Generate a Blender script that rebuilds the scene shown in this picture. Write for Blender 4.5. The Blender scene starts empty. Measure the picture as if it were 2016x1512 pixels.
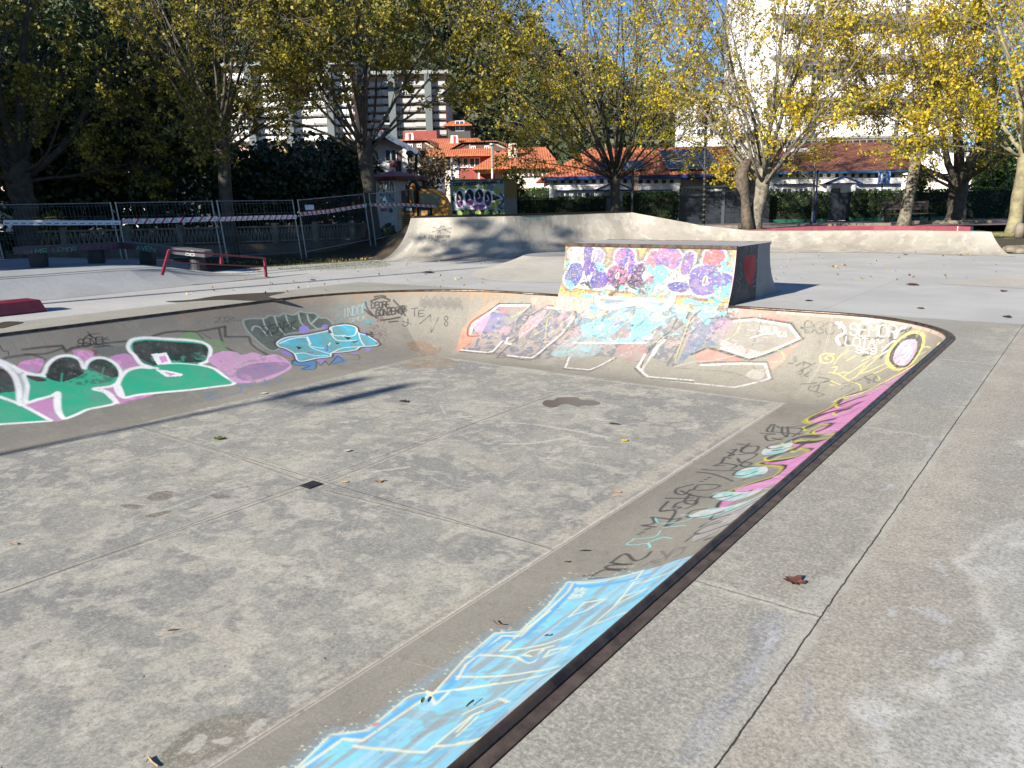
import bpy, math, random
import numpy as np
from mathutils import Vector, Matrix
from mathutils.geometry import tessellate_polygon
R = math.radians
C = bpy.context.scene.collection
sc = bpy.context.scene
rng = np.random.default_rng(7)
random.seed(7)

# ---------------------------------------------------------------- camera
FPX, CX, CY = 1530., 1008., 756.
PITCH, ROLL, YAW, H = R(13.0), .018, R(37.2), 1.65
HD = np.array([-math.sin(YAW), math.cos(YAW), 0.]); RT = np.array([math.cos(YAW), math.sin(YAW), 0.]); UP = np.array([0, 0, 1.])
FW = HD*math.cos(PITCH)-UP*math.sin(PITCH); CU = UP*math.cos(PITCH)+HD*math.sin(PITCH)
CR = RT*math.cos(ROLL)-CU*math.sin(ROLL); CV = CU*math.cos(ROLL)+RT*math.sin(ROLL)
cam = bpy.data.objects.new('camera', bpy.data.cameras.new('camera')); C.objects.link(cam); sc.camera = cam
cam.data.sensor_width = 36; cam.data.lens = 36*FPX/2016; cam.data.clip_end = 3000; cam.data.clip_start = .05
M = Matrix.Identity(4)
for i in range(3):
    M[i][0] = CR[i]; M[i][1] = CV[i]; M[i][2] = -FW[i]
M[2][3] = H
cam.matrix_world = M
# ---------------------------------------------------------------- world, sun, exposure
SUN_EL, SUN_AZ = R(22.8), R(7.0)          # shadows run towards +Y, a little +X
w = bpy.data.worlds.new("World"); sc.world = w; w.use_nodes = True
nt = w.node_tree; nt.nodes.clear()
sky = nt.nodes.new('ShaderNodeTexSky'); sky.sky_type = 'NISHITA'; sky.sun_disc = False
sky.sun_elevation = SUN_EL; sky.sun_rotation = math.pi+SUN_AZ; sky.air_density = .9; sky.dust_density = .0; sky.ozone_density = 4.5
bg = nt.nodes.new('ShaderNodeBackground'); bg.inputs[1].default_value = .065
wo = nt.nodes.new('ShaderNodeOutputWorld'); tn = nt.nodes.new('ShaderNodeMix'); tn.data_type = 'RGBA'; tn.blend_type = 'MULTIPLY'; tn.inputs[0].default_value = 1; tn.inputs[7].default_value = (.70, .88, 1.06, 1); nt.links.new(sky.outputs[0], tn.inputs[6]); nt.links.new(tn.outputs[2], bg.inputs[0]); nt.links.new(bg.outputs[0], wo.inputs[0])
sl = bpy.data.lights.new('sun', 'SUN'); sl.energy = 5.0; sl.angle = R(.53); sl.color = (1, .93, .83)
so = bpy.data.objects.new('sun', sl); C.objects.link(so)
sd = Vector((math.sin(SUN_AZ)*math.cos(SUN_EL), math.cos(SUN_AZ)*math.cos(SUN_EL), -math.sin(SUN_EL)))
so.rotation_euler = sd.to_track_quat('-Z', 'Y').to_euler(); so.location = (0, 0, 30)
vs = sc.view_settings; vs.view_transform = 'Standard'; vs.look = 'None'; vs.gamma = 1; vs.exposure = 1.16

# ---------------------------------------------------------------- photo geometry helpers (pixel of the photo -> place in the world)
def ray(x, y): return FW+CR*(x-CX)/FPX-CV*(y-CY)/FPX
def at(x, y, z=0):
    d = ray(x, y); return np.array([0, 0, H])+d*((z-H)/d[2])
def atd(x, y, dist):
    d = ray(x, y); return np.array([0, 0, H])+d*(dist/(d@HD))
def lat(px, d, z=H):                      # lateral offset (along RT) seen at photo column px, heading depth d, height z
    k = (px-CX)/FPX; dz = z-H
    wv = d*math.cos(PITCH)-dz*math.sin(PITCH); cu = dz*math.cos(PITCH)+d*math.sin(PITCH)
    return (k*wv+cu*math.sin(ROLL))/math.cos(ROLL)
def zz(px, py, d): return float(atd(px, py, d)[2])
def G(px, d, z=0):
    p = RT*lat(px, d, z)+HD*d; return (float(p[0]), float(p[1]), z)
def proj(P):
    v = P-np.array([0, 0, H]); wv = v@FW
    return CX+FPX*(v@CR)/wv, CY-FPX*(v@CV)/wv

# ---------------------------------------------------------------- object helpers
def tag(o, label=None, cat=None, group=None, kind=None):
    if label: o['label'] = label
    if cat: o['category'] = cat
    if group: o['group'] = group
    if kind: o['kind'] = kind
    return o
def thing(name, label, cat, loc=(0, 0, 0), rotz=0, group=None):
    o = bpy.data.objects.new(name, None); C.objects.link(o); o.empty_display_size = .2
    o.location = loc; o.rotation_euler = (0, 0, rotz); tag(o, label, cat, group)

    return o
def inv(parent):
    return (Matrix.Translation(parent.location) @ Matrix.Rotation(parent.rotation_euler[2], 4, 'Z')).inverted()
def raw_mesh(name, V, F=None, Q=None, mat=None, parent=None, smooth=False, frame='W', mats=None, mi=None):
    """V (n,3); F list of faces, or Q (m,k) array of equal-size faces"""
    V = np.asarray(V, float).reshape(-1, 3)
    if frame == 'B': V = V[:, :1]*RT+V[:, 1:2]*HD+V[:, 2:3]*UP
    if parent is not None and frame != 'L':
        m = np.array(inv(parent)); V = V@m[:3, :3].T+m[:3, 3]
    me = bpy.data.meshes.new(name)
    if Q is not None:
        Q = np.asarray(Q, np.int32); n, k = Q.shape
        me.vertices.add(len(V)); me.vertices.foreach_set('co', V.astype(np.float32).ravel())
        me.loops.add(n*k); me.loops.foreach_set('vertex_index', Q.ravel())
        me.polygons.add(n); me.polygons.foreach_set('loop_start', np.arange(0, n*k, k, dtype=np.int32))
        me.update(calc_edges=True)
    else:
        me.from_pydata(V.tolist(), [], F)
    if smooth: me.polygons.foreach_set('use_smooth', np.ones(len(me.polygons), bool))
    for m_ in (mats or ([mat] if mat else [])): me.materials.append(m_)
    if mi is not None: me.polygons.foreach_set('material_index', np.asarray(mi, np.int32))
    o = bpy.data.objects.new(name, me); C.objects.link(o)
    if parent is not None: o.parent = parent
    return o
class MB:
    def __init__(s): s.v = []; s.f = []
    def add(s, V, F):
        n = len(s.v); s.v += [tuple(map(float, p)) for p in V]; s.f += [tuple(n+i for i in f) for f in F]; return s
    def hexa(s, b, t):                    # bottom 4, top 4 (same winding, ccw from above)
        return s.add(list(b)+list(t), [(3, 2, 1, 0), (4, 5, 6, 7), (0, 1, 5, 4), (1, 2, 6, 5), (2, 3, 7, 6), (3, 0, 4, 7)])
    def box(s, x0, x1, y0, y1, z0, z1):
        return s.hexa([(x0, y0, z0), (x1, y0, z0), (x1, y1, z0), (x0, y1, z0)], [(x0, y0, z1), (x1, y0, z1), (x1, y1, z1), (x0, y1, z1)])
    def bar(s, a, b, w, h, up=(0, 0, 1)):  # rectangular bar
        a = Vector(a); b = Vector(b); d = (b-a).normalized(); u = Vector(up)
        sd_ = d.cross(u)
        if sd_.length < 1e-4: sd_ = d.cross(Vector((1, 0, 0)))
        sd_.normalize(); u = sd_.cross(d)
        q = [(-1, -1), (1, -1), (1, 1), (-1, 1)]
        V = [p+sd_*(x*w/2)+u*(y*h/2) for p in (a, b) for x, y in q]
        return s.add(V, [(0, 1, 2, 3), (7, 6, 5, 4), (0, 4, 5, 1), (1, 5, 6, 2), (2, 6, 7, 3), (3, 7, 4, 0)])
    def tube(s, pts, rad, n=8, caps=True):
        pts = [Vector(p) for p in pts]
        if not hasattr(rad, '__len__'): rad = [rad]*len(pts)
        V = []; pu = None
        for i, p in enumerate(pts):
            d = (pts[min(i+1, len(pts)-1)]-pts[max(i-1, 0)])
            if d.length < 1e-9: d = Vector((0, 0, 1))
            d.normalize()
            if pu is None: pu = d.cross(Vector((0.31, .95, .1))); pu = pu.normalized() if pu.length > 1e-3 else d.orthogonal().normalized()
            pu = (pu-d*pu.dot(d)).normalized(); v = d.cross(pu)
            V += [p+(pu*math.cos(2*math.pi*k/n)+v*math.sin(2*math.pi*k/n))*rad[i] for k in range(n)]
        F = [(i*n+k, i*n+(k+1) % n, (i+1)*n+(k+1) % n, (i+1)*n+k) for i in range(len(pts)-1) for k in range(n)]
        if caps: F += [tuple(range(n))[::-1], tuple((len(pts)-1)*n+k for k in range(n))]
        return s.add(V, F)
    def lathe(s, c, prof, n=16):           # prof [(r,z)]
        V = [(c[0]+r*math.cos(2*math.pi*k/n), c[1]+r*math.sin(2*math.pi*k/n), c[2]+z) for r, z in prof for k in range(n)]
        F = [(i*n+k, i*n+(k+1) % n, (i+1)*n+(k+1) % n, (i+1)*n+k) for i in range(len(prof)-1) for k in range(n)]
        F += [tuple(range(n))[::-1], tuple((len(prof)-1)*n+k for k in range(n))]
        return s.add(V, F)
    def prism(s, poly, a, b, axis='z'):    # extrude 2D polygon; axis z: (x,y), axis y: (x,z) extruded along y
        n = len(poly)
        f = (lambda p, t: (p[0], p[1], t)) if axis == 'z' else ((lambda p, t: (p[0], t, p[1])) if axis == 'y' else (lambda p, t: (t, p[0], p[1])))
        V = [f(p, a) for p in poly]+[f(p, b) for p in poly]
        return s.add(V, [tuple(range(n))[::-1], tuple(n+i for i in range(n))]+[(i, (i+1) % n, n+(i+1) % n, n+i) for i in range(n)])
    def build(s, name, mat, parent=None, frame='W', smooth=False, bevel=0):
        o = raw_mesh(name, s.v, s.f, mat=mat, parent=parent, smooth=smooth, frame=frame)
        if bevel:
            b = o.modifiers.new('bevel', 'BEVEL'); b.width = bevel; b.segments = 2; b.limit_method = 'ANGLE'
        return o
def struct(o): return tag(o, kind='structure')

# ---------------------------------------------------------------- materials
def newmat(name):
    m = bpy.data.materials.new(name); m.use_nodes = True; n = m.node_tree
    n.nodes.clear(); out = n.nodes.new('ShaderNodeOutputMaterial'); b = n.nodes.new('ShaderNodeBsdfPrincipled')
    n.links.new(b.outputs[0], out.inputs[0]); return m, n, b
class N:                                   # tiny node wiring helper
    def __init__(s, nt): s.t = nt
    def n(s, typ, **kw):
        x = s.t.nodes.new(typ)
        for k, v in kw.items(): setattr(x, k, v)
        return x
    def ln(s, a, b): s.t.links.new(a, b)
    def val(s, inp, v):
        if hasattr(v, 'is_output') or isinstance(v, bpy.types.NodeSocket): s.ln(v, inp)
        else: inp.default_value = v
    def noise(s, vec, scale, det=4, rough=.6, dist=0):
        x = s.n('ShaderNodeTexNoise'); x.inputs['Scale'].default_value = scale; x.inputs['Detail'].default_value = det
        x.inputs['Roughness'].default_value = rough; x.inputs['Distortion'].default_value = dist
        s.ln(vec, x.inputs['Vector']); return x.outputs['Fac']
    def ramp(s, f, a, b, va=0., vb=1.):
        x = s.n('ShaderNodeMapRange'); x.interpolation_type = 'SMOOTHSTEP'; s.val(x.inputs[0], f)
        for i, v in zip((1, 2, 3, 4), (a, b, va, vb)): x.inputs[i].default_value = v
        return x.outputs[0]
    def math(s, op, a, b=0., c=None):
        x = s.n('ShaderNodeMath', operation=op); s.val(x.inputs[0], a); s.val(x.inputs[1], b)
        if c is not None: s.val(x.inputs[2], c)
        return x.outputs[0]
    def mix(s, f, a, b, blend='MIX'):
        x = s.n('ShaderNodeMix', data_type='RGBA', blend_type=blend); s.val(x.inputs[0], f)
        for i, v in ((6, a), (7, b)):
            if isinstance(v, tuple): v = (*v, 1) if len(v) == 3 else v
            s.val(x.inputs[i], v)
        return x.outputs[2]
    def mapping(s, vec, scale=(1, 1, 1), rot=(0, 0, 0), loc=(0, 0, 0)):
        x = s.n('ShaderNodeMapping'); x.inputs['Scale'].default_value = scale; x.inputs['Rotation'].default_value = rot; x.inputs['Location'].default_value = loc
        s.ln(vec, x.inputs['Vector']); return x.outputs[0]
    def bump(s, h, strength, dist=.01):
        x = s.n('ShaderNodeBump'); x.inputs['Strength'].default_value = strength; x.inputs['Distance'].default_value = dist
        s.ln(h, x.inputs['Height']); return x.outputs[0]
def simple(name, col, rough=.7, metal=0., var=.25, scale=6., col2=None, bump=.0, spec=None):
    m, t, b = newmat(name); q = N(t)
    tc = q.n('ShaderNodeTexCoord').outputs['Object']
    f = q.noise(tc, scale, 5)
    c2 = col2 or tuple(c*(1-var) for c in col)
    c = q.mix(q.ramp(f, .35, .68), col, c2)
    f2 = q.noise(tc, scale*9, 3)
    c = q.mix(q.math('MULTIPLY', q.ramp(f2, .5, .8), var*.7), c, tuple(x*.6 for x in col))
    q.ln(c, b.inputs['Base Color']); b.inputs['Roughness'].default_value = rough; b.inputs['Metallic'].default_value = metal
    if spec is not None: b.inputs['Specular IOR Level'].default_value = spec
    if bump: q.ln(q.bump(f2, bump), b.inputs['Normal'])
    return m
def concrete(name, base, blot, light, speck=.5, paint=False, lines=(), region=None, rough=.85, streak=False, grain=1., big=1.):
    """weathered concrete; lines: [(axis, value, amount, width)] joints in world xy; region: second slab colour beyond world lines"""
    m, t, b = newmat(name); q = N(t)
    pos = q.n('ShaderNodeNewGeometry').outputs['Position']
    sp = q.n('ShaderNodeSeparateXYZ'); q.ln(pos, sp.inputs[0]); X, Y = sp.outputs[0], sp.outputs[1]
    n1 = q.noise(pos, .55*big, 6, .62, .4); n2 = q.noise(pos, 2.3*big, 6, .65, .3); n3 = q.noise(pos, 9, 5, .7); n4 = q.noise(pos, 70*grain, 3, .8); n5 = q.noise(pos, 220*grain, 2, .7)
    n6 = q.noise(pos, 26*grain, 4, .75, .2)
    c = q.mix(q.math('MULTIPLY', q.ramp(n1, .36, .66), .85), base, blot)
    c = q.mix(q.math('MULTIPLY', q.ramp(n2, .50, .72), .38), c, light)
    c = q.mix(q.math('MULTIPLY', q.ramp(q.math('ADD', q.math('MULTIPLY', n6, .75), q.math('MULTIPLY', n2, .35)), .54, .66), speck*.55), c, tuple(x*.66 for x in blot))
    c = q.mix(q.math('MULTIPLY', q.ramp(n6, .44, .34), speck*.5), c, light)
    c = q.mix(q.math('MULTIPLY', q.ramp(n3, .54, .70), .30), c, tuple(x*.62 for x in blot))
    # short pale scuffs left by wheels
    sv = q.mapping(pos, (1.4, 8, 1), (0, 0, 1.0)); s1 = q.noise(sv, 1.5, 5, .65)
    c = q.mix(q.math('MULTIPLY', q.ramp(s1, .63, .72), .35), c, light)
    if streak:
        sv = q.mapping(pos, (.5, 6, 6), (0, 0, YAW)); s1 = q.noise(sv, 1.6, 5, .6)
        c = q.mix(q.math('MULTIPLY', q.ramp(s1, .45, .7), .35), c, tuple(x*.8 for x in base))
    if region:
        c2 = region['col']; cc = q.mix(q.ramp(n1, .35, .65), c2, region['col2'])
        sv = q.mapping(pos, (.35, 3.2, 3), (0, 0, -YAW)); s1 = q.noise(sv, 2.2, 6, .65)
        cc = q.mix(q.math('MULTIPLY', q.ramp(s1, .45, .72), .5), cc, tuple(x*.80 for x in c2))
        sv = q.mapping(pos, (1.5, 14, 3), (0, 0, -YAW+.15)); s1 = q.noise(sv, 1.7, 4, .6)
        cc = q.mix(q.math('MULTIPLY', q.ramp(s1, .60, .75), .35), cc, tuple(x*.66 for x in c2))
        wob = q.math('MULTIPLY', q.math('SUBTRACT', n2, .5), .25)
        a = q.ramp(q.math('ADD', X, wob), -13.42, -13.47); d = q.ramp(q.math('ADD', Y, wob), 12.08, 12.12)
        f = q.math('MAXIMUM', a, d)
        c = q.mix(f, c, cc)
    if paint == 'stain':
        at_ = q.n('ShaderNodeAttribute', attribute_name='Paint'); c = q.mix(q.math('MULTIPLY', at_.outputs['Alpha'], q.ramp(n6, .34, .52, .55, 1)), c, at_.outputs['Color'])
        n7 = q.noise(pos, 42*grain, 5, .85); c = q.mix(q.math('MULTIPLY', q.ramp(n7, .54, .62), .42*speck), c, (.12, .117, .105)); c = q.mix(q.math('MULTIPLY', q.ramp(n7, .46, .39), .55*speck), c, (.47, .45, .38))
    if speck:
        c = q.mix(q.math('MULTIPLY', q.ramp(n4, .50, .62), speck*.75), c, tuple(x*.38 for x in base))
        c = q.mix(q.math('MULTIPLY', q.ramp(n4, .46, .37), speck*.6), c, tuple(min(1, x*1.35) for x in light))
        c = q.mix(q.math('MULTIPLY', q.ramp(n5, .55, .7), speck*.35), c, tuple(x*.5 for x in base))
    wv = q.math('MULTIPLY', q.math('SUBTRACT', n3, .5), .018)
    for ax, v, amt, wd, rng_ in lines:
        s_ = (X, Y)[ax]; o_ = (Y, X)[ax]
        d = q.math('ABSOLUTE', q.math('SUBTRACT', q.math('ADD', s_, wv), v))
        f = q.ramp(d, wd*1.25, wd*.4); halo = q.ramp(d, .06, .01)
        if rng_:
            k = q.math('MULTIPLY', q.math('GREATER_THAN', o_, rng_[0]), q.math('LESS_THAN', o_, rng_[1]))
            f = q.math('MULTIPLY', f, k); halo = q.math('MULTIPLY', halo, k)
        c = q.mix(q.math('MULTIPLY', q.math('MULTIPLY', halo, q.ramp(n2, .4, .6)), .5*amt), c, light)
        c = q.mix(q.math('MULTIPLY', f, amt), c, (.03, .026, .022))
    h = q.math('ADD', q.math('MULTIPLY', n4, .6), q.math('MULTIPLY', n5, .4))
    if paint and paint != 'stain':
        at_ = q.n('ShaderNodeAttribute', attribute_name='Paint'); fine = q.ramp(n4, .60, .70, 1, .35); f3 = q.ramp(n3, .62, .72, 1, .55)
        k = q.math('MULTIPLY', at_.outputs['Alpha'], q.math('MULTIPLY', fine, f3))
        k = q.math('MULTIPLY', k, .96)
        vc = q.mix(q.math('MULTIPLY', q.ramp(n2, .4, .65), .18), at_.outputs['Color'], (.25, .24, .22))
        c = q.mix(k, c, vc)
    q.ln(c, b.inputs['Base Color']); b.inputs['Roughness'].default_value = rough; b.inputs['Specular IOR Level'].default_value = .3
    q.ln(q.bump(h, .35 if speck > .3 else .15, .004), b.inputs['Normal'])
    return m
def leafmat(name, cols, trans=.45, rough=.6):
    m, t, b = newmat(name); q = N(t)
    at_ = q.n('ShaderNodeAttribute', attribute_name='Tint')
    cr = q.n('ShaderNodeValToRGB'); q.ln(at_.outputs['Fac'], cr.inputs[0]); e = cr.color_ramp.elements
    while len(e) < len(cols): e.new(.5)
    for i, c in enumerate(cols): e[i].position = i/(len(cols)-1); e[i].color = (*c, 1)
    out = [x for x in t.nodes if x.type == 'OUTPUT_MATERIAL'][0]
    q.ln(cr.outputs[0], b.inputs['Base Color']); b.inputs['Roughness'].default_value = rough
    tr = q.n('ShaderNodeBsdfTranslucent'); q.ln(cr.outputs[0], tr.inputs[0]); mx = q.n('ShaderNodeMixShader'); mx.inputs[0].default_value = trans
    q.ln(b.outputs[0], mx.inputs[1]); q.ln(tr.outputs[0], mx.inputs[2]); q.ln(mx.outputs[0], out.inputs[0])
    return m
def tiles(name, col, col2, sc_=3.2):
    m, t, b = newmat(name); q = N(t)
    tc = q.n('ShaderNodeTexCoord').outputs['Object']
    wv = q.n('ShaderNodeTexWave', wave_type='BANDS', bands_direction='X'); q.ln(tc, wv.inputs['Vector']); wv.inputs['Scale'].default_value = sc_*.5
    w2 = q.n('ShaderNodeTexWave', wave_type='BANDS', bands_direction='Z', wave_profile='SAW'); q.ln(tc, w2.inputs['Vector']); w2.inputs['Scale'].default_value = sc_*.8
    f = q.noise(tc, 1.4, 5); f2 = q.noise(tc, 9, 4, .7)
    c = q.mix(q.ramp(f, .4, .6), col, col2); c = q.mix(q.math('MULTIPLY', q.ramp(f2, .5, .7), .4), c, tuple(x*.5 for x in col))
    c = q.mix(q.math('MULTIPLY', q.ramp(w2.outputs['Fac'], .78, .98), .55), c, tuple(x*.35 for x in col))
    c = q.mix(q.math('MULTIPLY', q.ramp(wv.outputs['Fac'], .3, .05), .4), c, tuple(x*.4 for x in col))
    q.ln(c, b.inputs['Base Color']); b.inputs['Roughness'].default_value = .85
    q.ln(q.bump(wv.outputs['Fac'], .5, .05), b.inputs['Normal'])
    return m
def painted(name, rough=.6, under=(.4, .4, .4)):
    m, t, b = newmat(name); q = N(t)
    tc = q.n('ShaderNodeTexCoord').outputs['Object']; n1 = q.noise(tc, 3, 5); n2 = q.noise(tc, 40, 3, .7)
    at_ = q.n('ShaderNodeAttribute', attribute_name='Paint')
    u = q.mix(q.ramp(n1, .35, .65), under, tuple(x*.75 for x in under))
    u = q.mix(q.math('MULTIPLY', q.ramp(n2, .5, .7), .3), u, tuple(x*.5 for x in under))
    c = q.mix(q.math('MULTIPLY', at_.outputs['Alpha'], q.ramp(n2, .66, .74, 1, .5)), u, at_.outputs['Color'])
    q.ln(c, b.inputs['Base Color']); b.inputs['Roughness'].default_value = rough
    return m

# ---------------------------------------------------------------- painted surfaces: a fine grid of points with a colour on each
def vn(shape, si, sj, seed):               # value noise 0..1 on a grid
    r = np.random.default_rng(seed); n, m = shape
    a = r.random((int(n/si)+3, int(m/sj)+3))
    i = np.arange(n)/si; j = np.arange(m)/sj; i0 = i.astype(int); j0 = j.astype(int); u = i-i0; v = j-j0
    u = u*u*(3-2*u); v = v*v*(3-2*v); u = u[:, None]; v = v[None]
    return (a[np.ix_(i0, j0)]*(1-u)+a[np.ix_(i0+1, j0)]*u)*(1-v)+(a[np.ix_(i0, j0+1)]*(1-u)+a[np.ix_(i0+1, j0+1)]*u)*v
def fb(shape, s, seed): return .5*vn(shape, s, s, seed)+.3*vn(shape, s/2.3, s/2.3, seed+1)+.2*vn(shape, max(1.2, s/5), max(1.2, s/5), seed+2)
def crop(ox, oy, s): return lambda pts: [(ox+x/s, oy+y/s) for x, y in pts]
def cr_(pts, closed=False, k=6):           # Catmull-Rom through points
    P = [np.array(p, float) for p in pts]; n = len(P); out = []
    if n < 3: return [tuple(p) for p in P]
    for i in range(n if closed else n-1):
        p0 = P[(i-1) % n] if closed or i else P[0]; p1 = P[i]; p2 = P[(i+1) % n]; p3 = P[(i+2) % n] if closed or i+2 < n else P[-1]
        for q_ in range(k):
            t = q_/k; out.append(tuple(.5*((2*p1)+(-p0+p2)*t+(2*p0-5*p1+4*p2-p3)*t*t+(-p0+3*p1-3*p2+p3)*t**3)))
    if not closed: out.append(tuple(P[-1]))
    return out
FONT = dict(x.split(':') for x in """A:00 24 40|12 32;B:00 04 34 43 32 02|32 41 30 00;C:43 34 14 03 01 10 30 41;D:00 04 24 42 20 00;E:44 04 00 40|02 32;F:44 04 00|02 32;G:43 34 14 03 01 10 30 41 42 22;H:00 04|40 44|02 42;I:20 24;J:34 31 20 10 01;K:00 04|44 02 40;L:04 00 40;M:00 04 22 44 40;N:00 04 40 44;O:14 03 01 10 30 41 43 34 14;P:00 04 34 43 32 02;R:00 04 34 43 32 02|22 40;S:43 34 14 03 12 32 41 30 10 01;T:04 44|24 20;U:04 01 10 30 41 44;V:04 20 44;W:04 10 22 30 44;X:00 44|04 40;Y:04 22 44|22 20;Z:04 44 00 40;0:14 03 01 10 30 41 43 34 14;1:13 24 20;2:03 14 34 43 42 00 40;3:03 14 34 43 22 41 30 10 01;4:30 34 01 41;5:44 04 02 32 41 30 00;8:22 13 24 33 22 11 20 31 22;9:33 24 13 22 33 30;.:20 21;-:12 32;*:11 33|13 31|21 23;':23 24""".split(';'))
class Surf:
    def __init__(s, P):
        s.P = P; s.n, s.m = P.shape[:2]; s.px, s.py = proj(P.reshape(-1, 3)); s.px = s.px.reshape(s.n, s.m); s.py = s.py.reshape(s.n, s.m)
        dn = P.reshape(-1, 3)-np.array([0, 0, H]); bad = (dn@FW).reshape(s.n, s.m) < .2; s.px[bad] = 1e6; s.py[bad] = 1e6
        s.rgb = np.zeros((s.n, s.m, 3)); s.a = np.zeros((s.n, s.m)); s.seed = 11; s.st = 6
        s.cpx = s.px[::6, ::6]; s.cpy = s.py[::6, ::6]
    def loc(s, p):
        k = np.argmin((s.cpx-p[0])**2+(s.cpy-p[1])**2); i, j = np.unravel_index(k, s.cpx.shape); i = i*6; j = j*6
        i = float(min(i, s.n-2)); j = float(min(j, s.m-2)); k0 = i if s.px[int(i), int(j)] < 1e5 and 0 < p[0] < 2016 and 0 < p[1] < 1512 else 1e9
        for _ in range(4):
            a = int(min(max(i, 0), s.n-2)); b = int(min(max(j, 0), s.m-2))
            o = np.array([s.px[a, b], s.py[a, b]])
            J = np.array([[s.px[a+1, b]-o[0], s.px[a, b+1]-o[0]], [s.py[a+1, b]-o[1], s.py[a, b+1]-o[1]]])
            dt = np.linalg.det(J)
            if abs(dt) < 1e-7: break
            d = np.linalg.solve(J, np.array(p)-o); i = a+float(np.clip(d[0], -400, 400)); j = b+float(np.clip(d[1], -200, 200))
        if j > s.m+1 or j < -60 or (k0 < 1e8 and abs(i-k0) > 90):   # off the surface: take the nearest point of it
            i, j = np.unravel_index(np.argmin((s.px-p[0])**2+(s.py-p[1])**2), s.px.shape)
        return float(i), float(j)
    def pos(s, ij):
        i = min(max(ij[0], 0), s.n-1.001); j = min(max(ij[1], 0), s.m-1.001); a, b = int(i), int(j); u, v = i-a, j-b
        P = s.P; return (P[a, b]*(1-u)+P[a+1, b]*u)*(1-v)+(P[a, b+1]*(1-u)+P[a+1, b+1]*u)*v
    def over(s, sl, al, col):
        A = s.a[sl]; C_ = s.rgb[sl]; col = np.asarray(col, float); na = A+(1-A)*al
        s.rgb[sl] = np.where(na[..., None] > 1e-4, (C_*(A*(1-al))[..., None]+col*al[..., None])/np.maximum(na, 1e-4)[..., None], C_); s.a[sl] = na
    def worn(s, sl, al, wear, sc_):
        if wear:
            s.seed += 3; n = fb(al.shape, sc_, s.seed); n2 = vn(al.shape, 1.6, 1.6, s.seed+1)
            n = .7*n+.3*n2; al = al*np.clip((n-(wear*.62+.1))*9+.5, 0, 1)
        return al
    def mask(s, pts, smooth=True, idx=False):
        ij = [tuple(p) for p in pts] if idx else [s.loc(p) for p in pts]
        if smooth: ij = cr_(ij, True, 5)
        ij = np.array(ij); i0, j0 = np.floor(ij.min(0)).astype(int); i1, j1 = np.ceil(ij.max(0)).astype(int)
        i0 = max(i0, 0); j0 = max(j0, 0); i1 = min(i1, s.n-1); j1 = min(j1, s.m-1)
        if i1 <= i0 or j1 <= j0: return None, None
        I, J = np.meshgrid(np.arange(i0, i1+1), np.arange(j0, j1+1), indexing='ij'); ins = np.zeros(I.shape, bool)
        for k in range(len(ij)):
            a, b = ij[k], ij[(k+1) % len(ij)]
            if a[1] == b[1]: continue
            c = ((a[1] > J) != (b[1] > J)) & (I < (b[0]-a[0])*(J-a[1])/(b[1]-a[1])+a[0]); ins ^= c
        return (slice(i0, i1+1), slice(j0, j1+1)), ins.astype(float)
    def fill(s, pts, col, al=1., smooth=True, wear=0, ws=14):
        sl, m = s.mask(pts, smooth)
        if sl is None: return s
        s.over(sl, s.worn(sl, m*al, wear, ws), col); return s
    def blend(s, pts, cols, al=1., smooth=True, ws=18, wear=0):      # several colours clouded into each other
        sl, m = s.mask(pts, smooth)
        if sl is None: return s
        s.seed += 5; n = fb(m.shape, ws, s.seed); n = (n-n.min())/(n.max()-n.min()+1e-6); c = np.array(cols, float); x = n*(len(c)-1)
        k = np.clip(x.astype(int), 0, len(c)-2); u = (x-k)[..., None]; u = np.clip((u-.5)*2.5+.5, 0, 1)
        s.over(sl, s.worn(sl, m*al, wear, ws*.8), c[k]*(1-u)+c[k+1]*u); return s
    def stroke(s, pts, wd, col, al=1., smooth=True, closed=False, wear=0, soft=.35, ws=10):
        if len(pts) > 2 and smooth: pts = cr_(pts, closed)
        elif closed: pts = list(pts)+[pts[0]]
        ij = [s.loc(p) for p in pts]; P3 = [s.pos(q_) for q_ in ij]
        step = max(np.linalg.norm(s.P[min(int(abs(ij[0][0])), s.n-2)+1, s.m//2]-s.P[min(int(abs(ij[0][0])), s.n-2), s.m//2]), 1e-3); sj = max(np.linalg.norm(s.P[s.n//2, 1]-s.P[s.n//2, 0]), 1e-3)
        A = np.array(ij); pi = int(wd*1.5/step)+3; pj = int(wd*1.5/sj)+3
        i0, j0 = np.floor(A.min(0)).astype(int)-(pi, pj); i1, j1 = np.ceil(A.max(0)).astype(int)+(pi, pj)
        i0 = max(i0, 0); j0 = max(j0, 0); i1 = min(i1, s.n-1); j1 = min(j1, s.m-1)
        if i1 <= i0 or j1 <= j0: return s
        D = np.full((i1-i0+1, j1-j0+1), 9.)
        for a, b, qa, qb in zip(P3[:-1], P3[1:], ij[:-1], ij[1:]):
            x0 = max(int(min(qa[0], qb[0]))-pi, i0); x1 = min(int(max(qa[0], qb[0]))+pi+1, i1+1); y0 = max(int(min(qa[1], qb[1]))-pj, j0); y1 = min(int(max(qa[1], qb[1]))+pj+1, j1+1)
            if x1 <= x0 or y1 <= y0: continue
            V = s.P[x0:x1, y0:y1]; ab = b-a; L = ab@ab
            t = np.clip(((V-a)@ab)/max(L, 1e-9), 0, 1); d = np.linalg.norm(V-a-t[..., None]*ab, axis=-1)
            S_ = D[x0-i0:x1-i0, y0-j0:y1-j0]; np.minimum(S_, d, out=S_)
        h = wd/2; al_ = np.clip((h*(1+soft)-D)/(2*h*soft+.004), 0, 1)*al
        sl = (slice(i0, i1+1), slice(j0, j1+1)); s.over(sl, s.worn(sl, al_, wear, ws), col); return s
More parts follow.
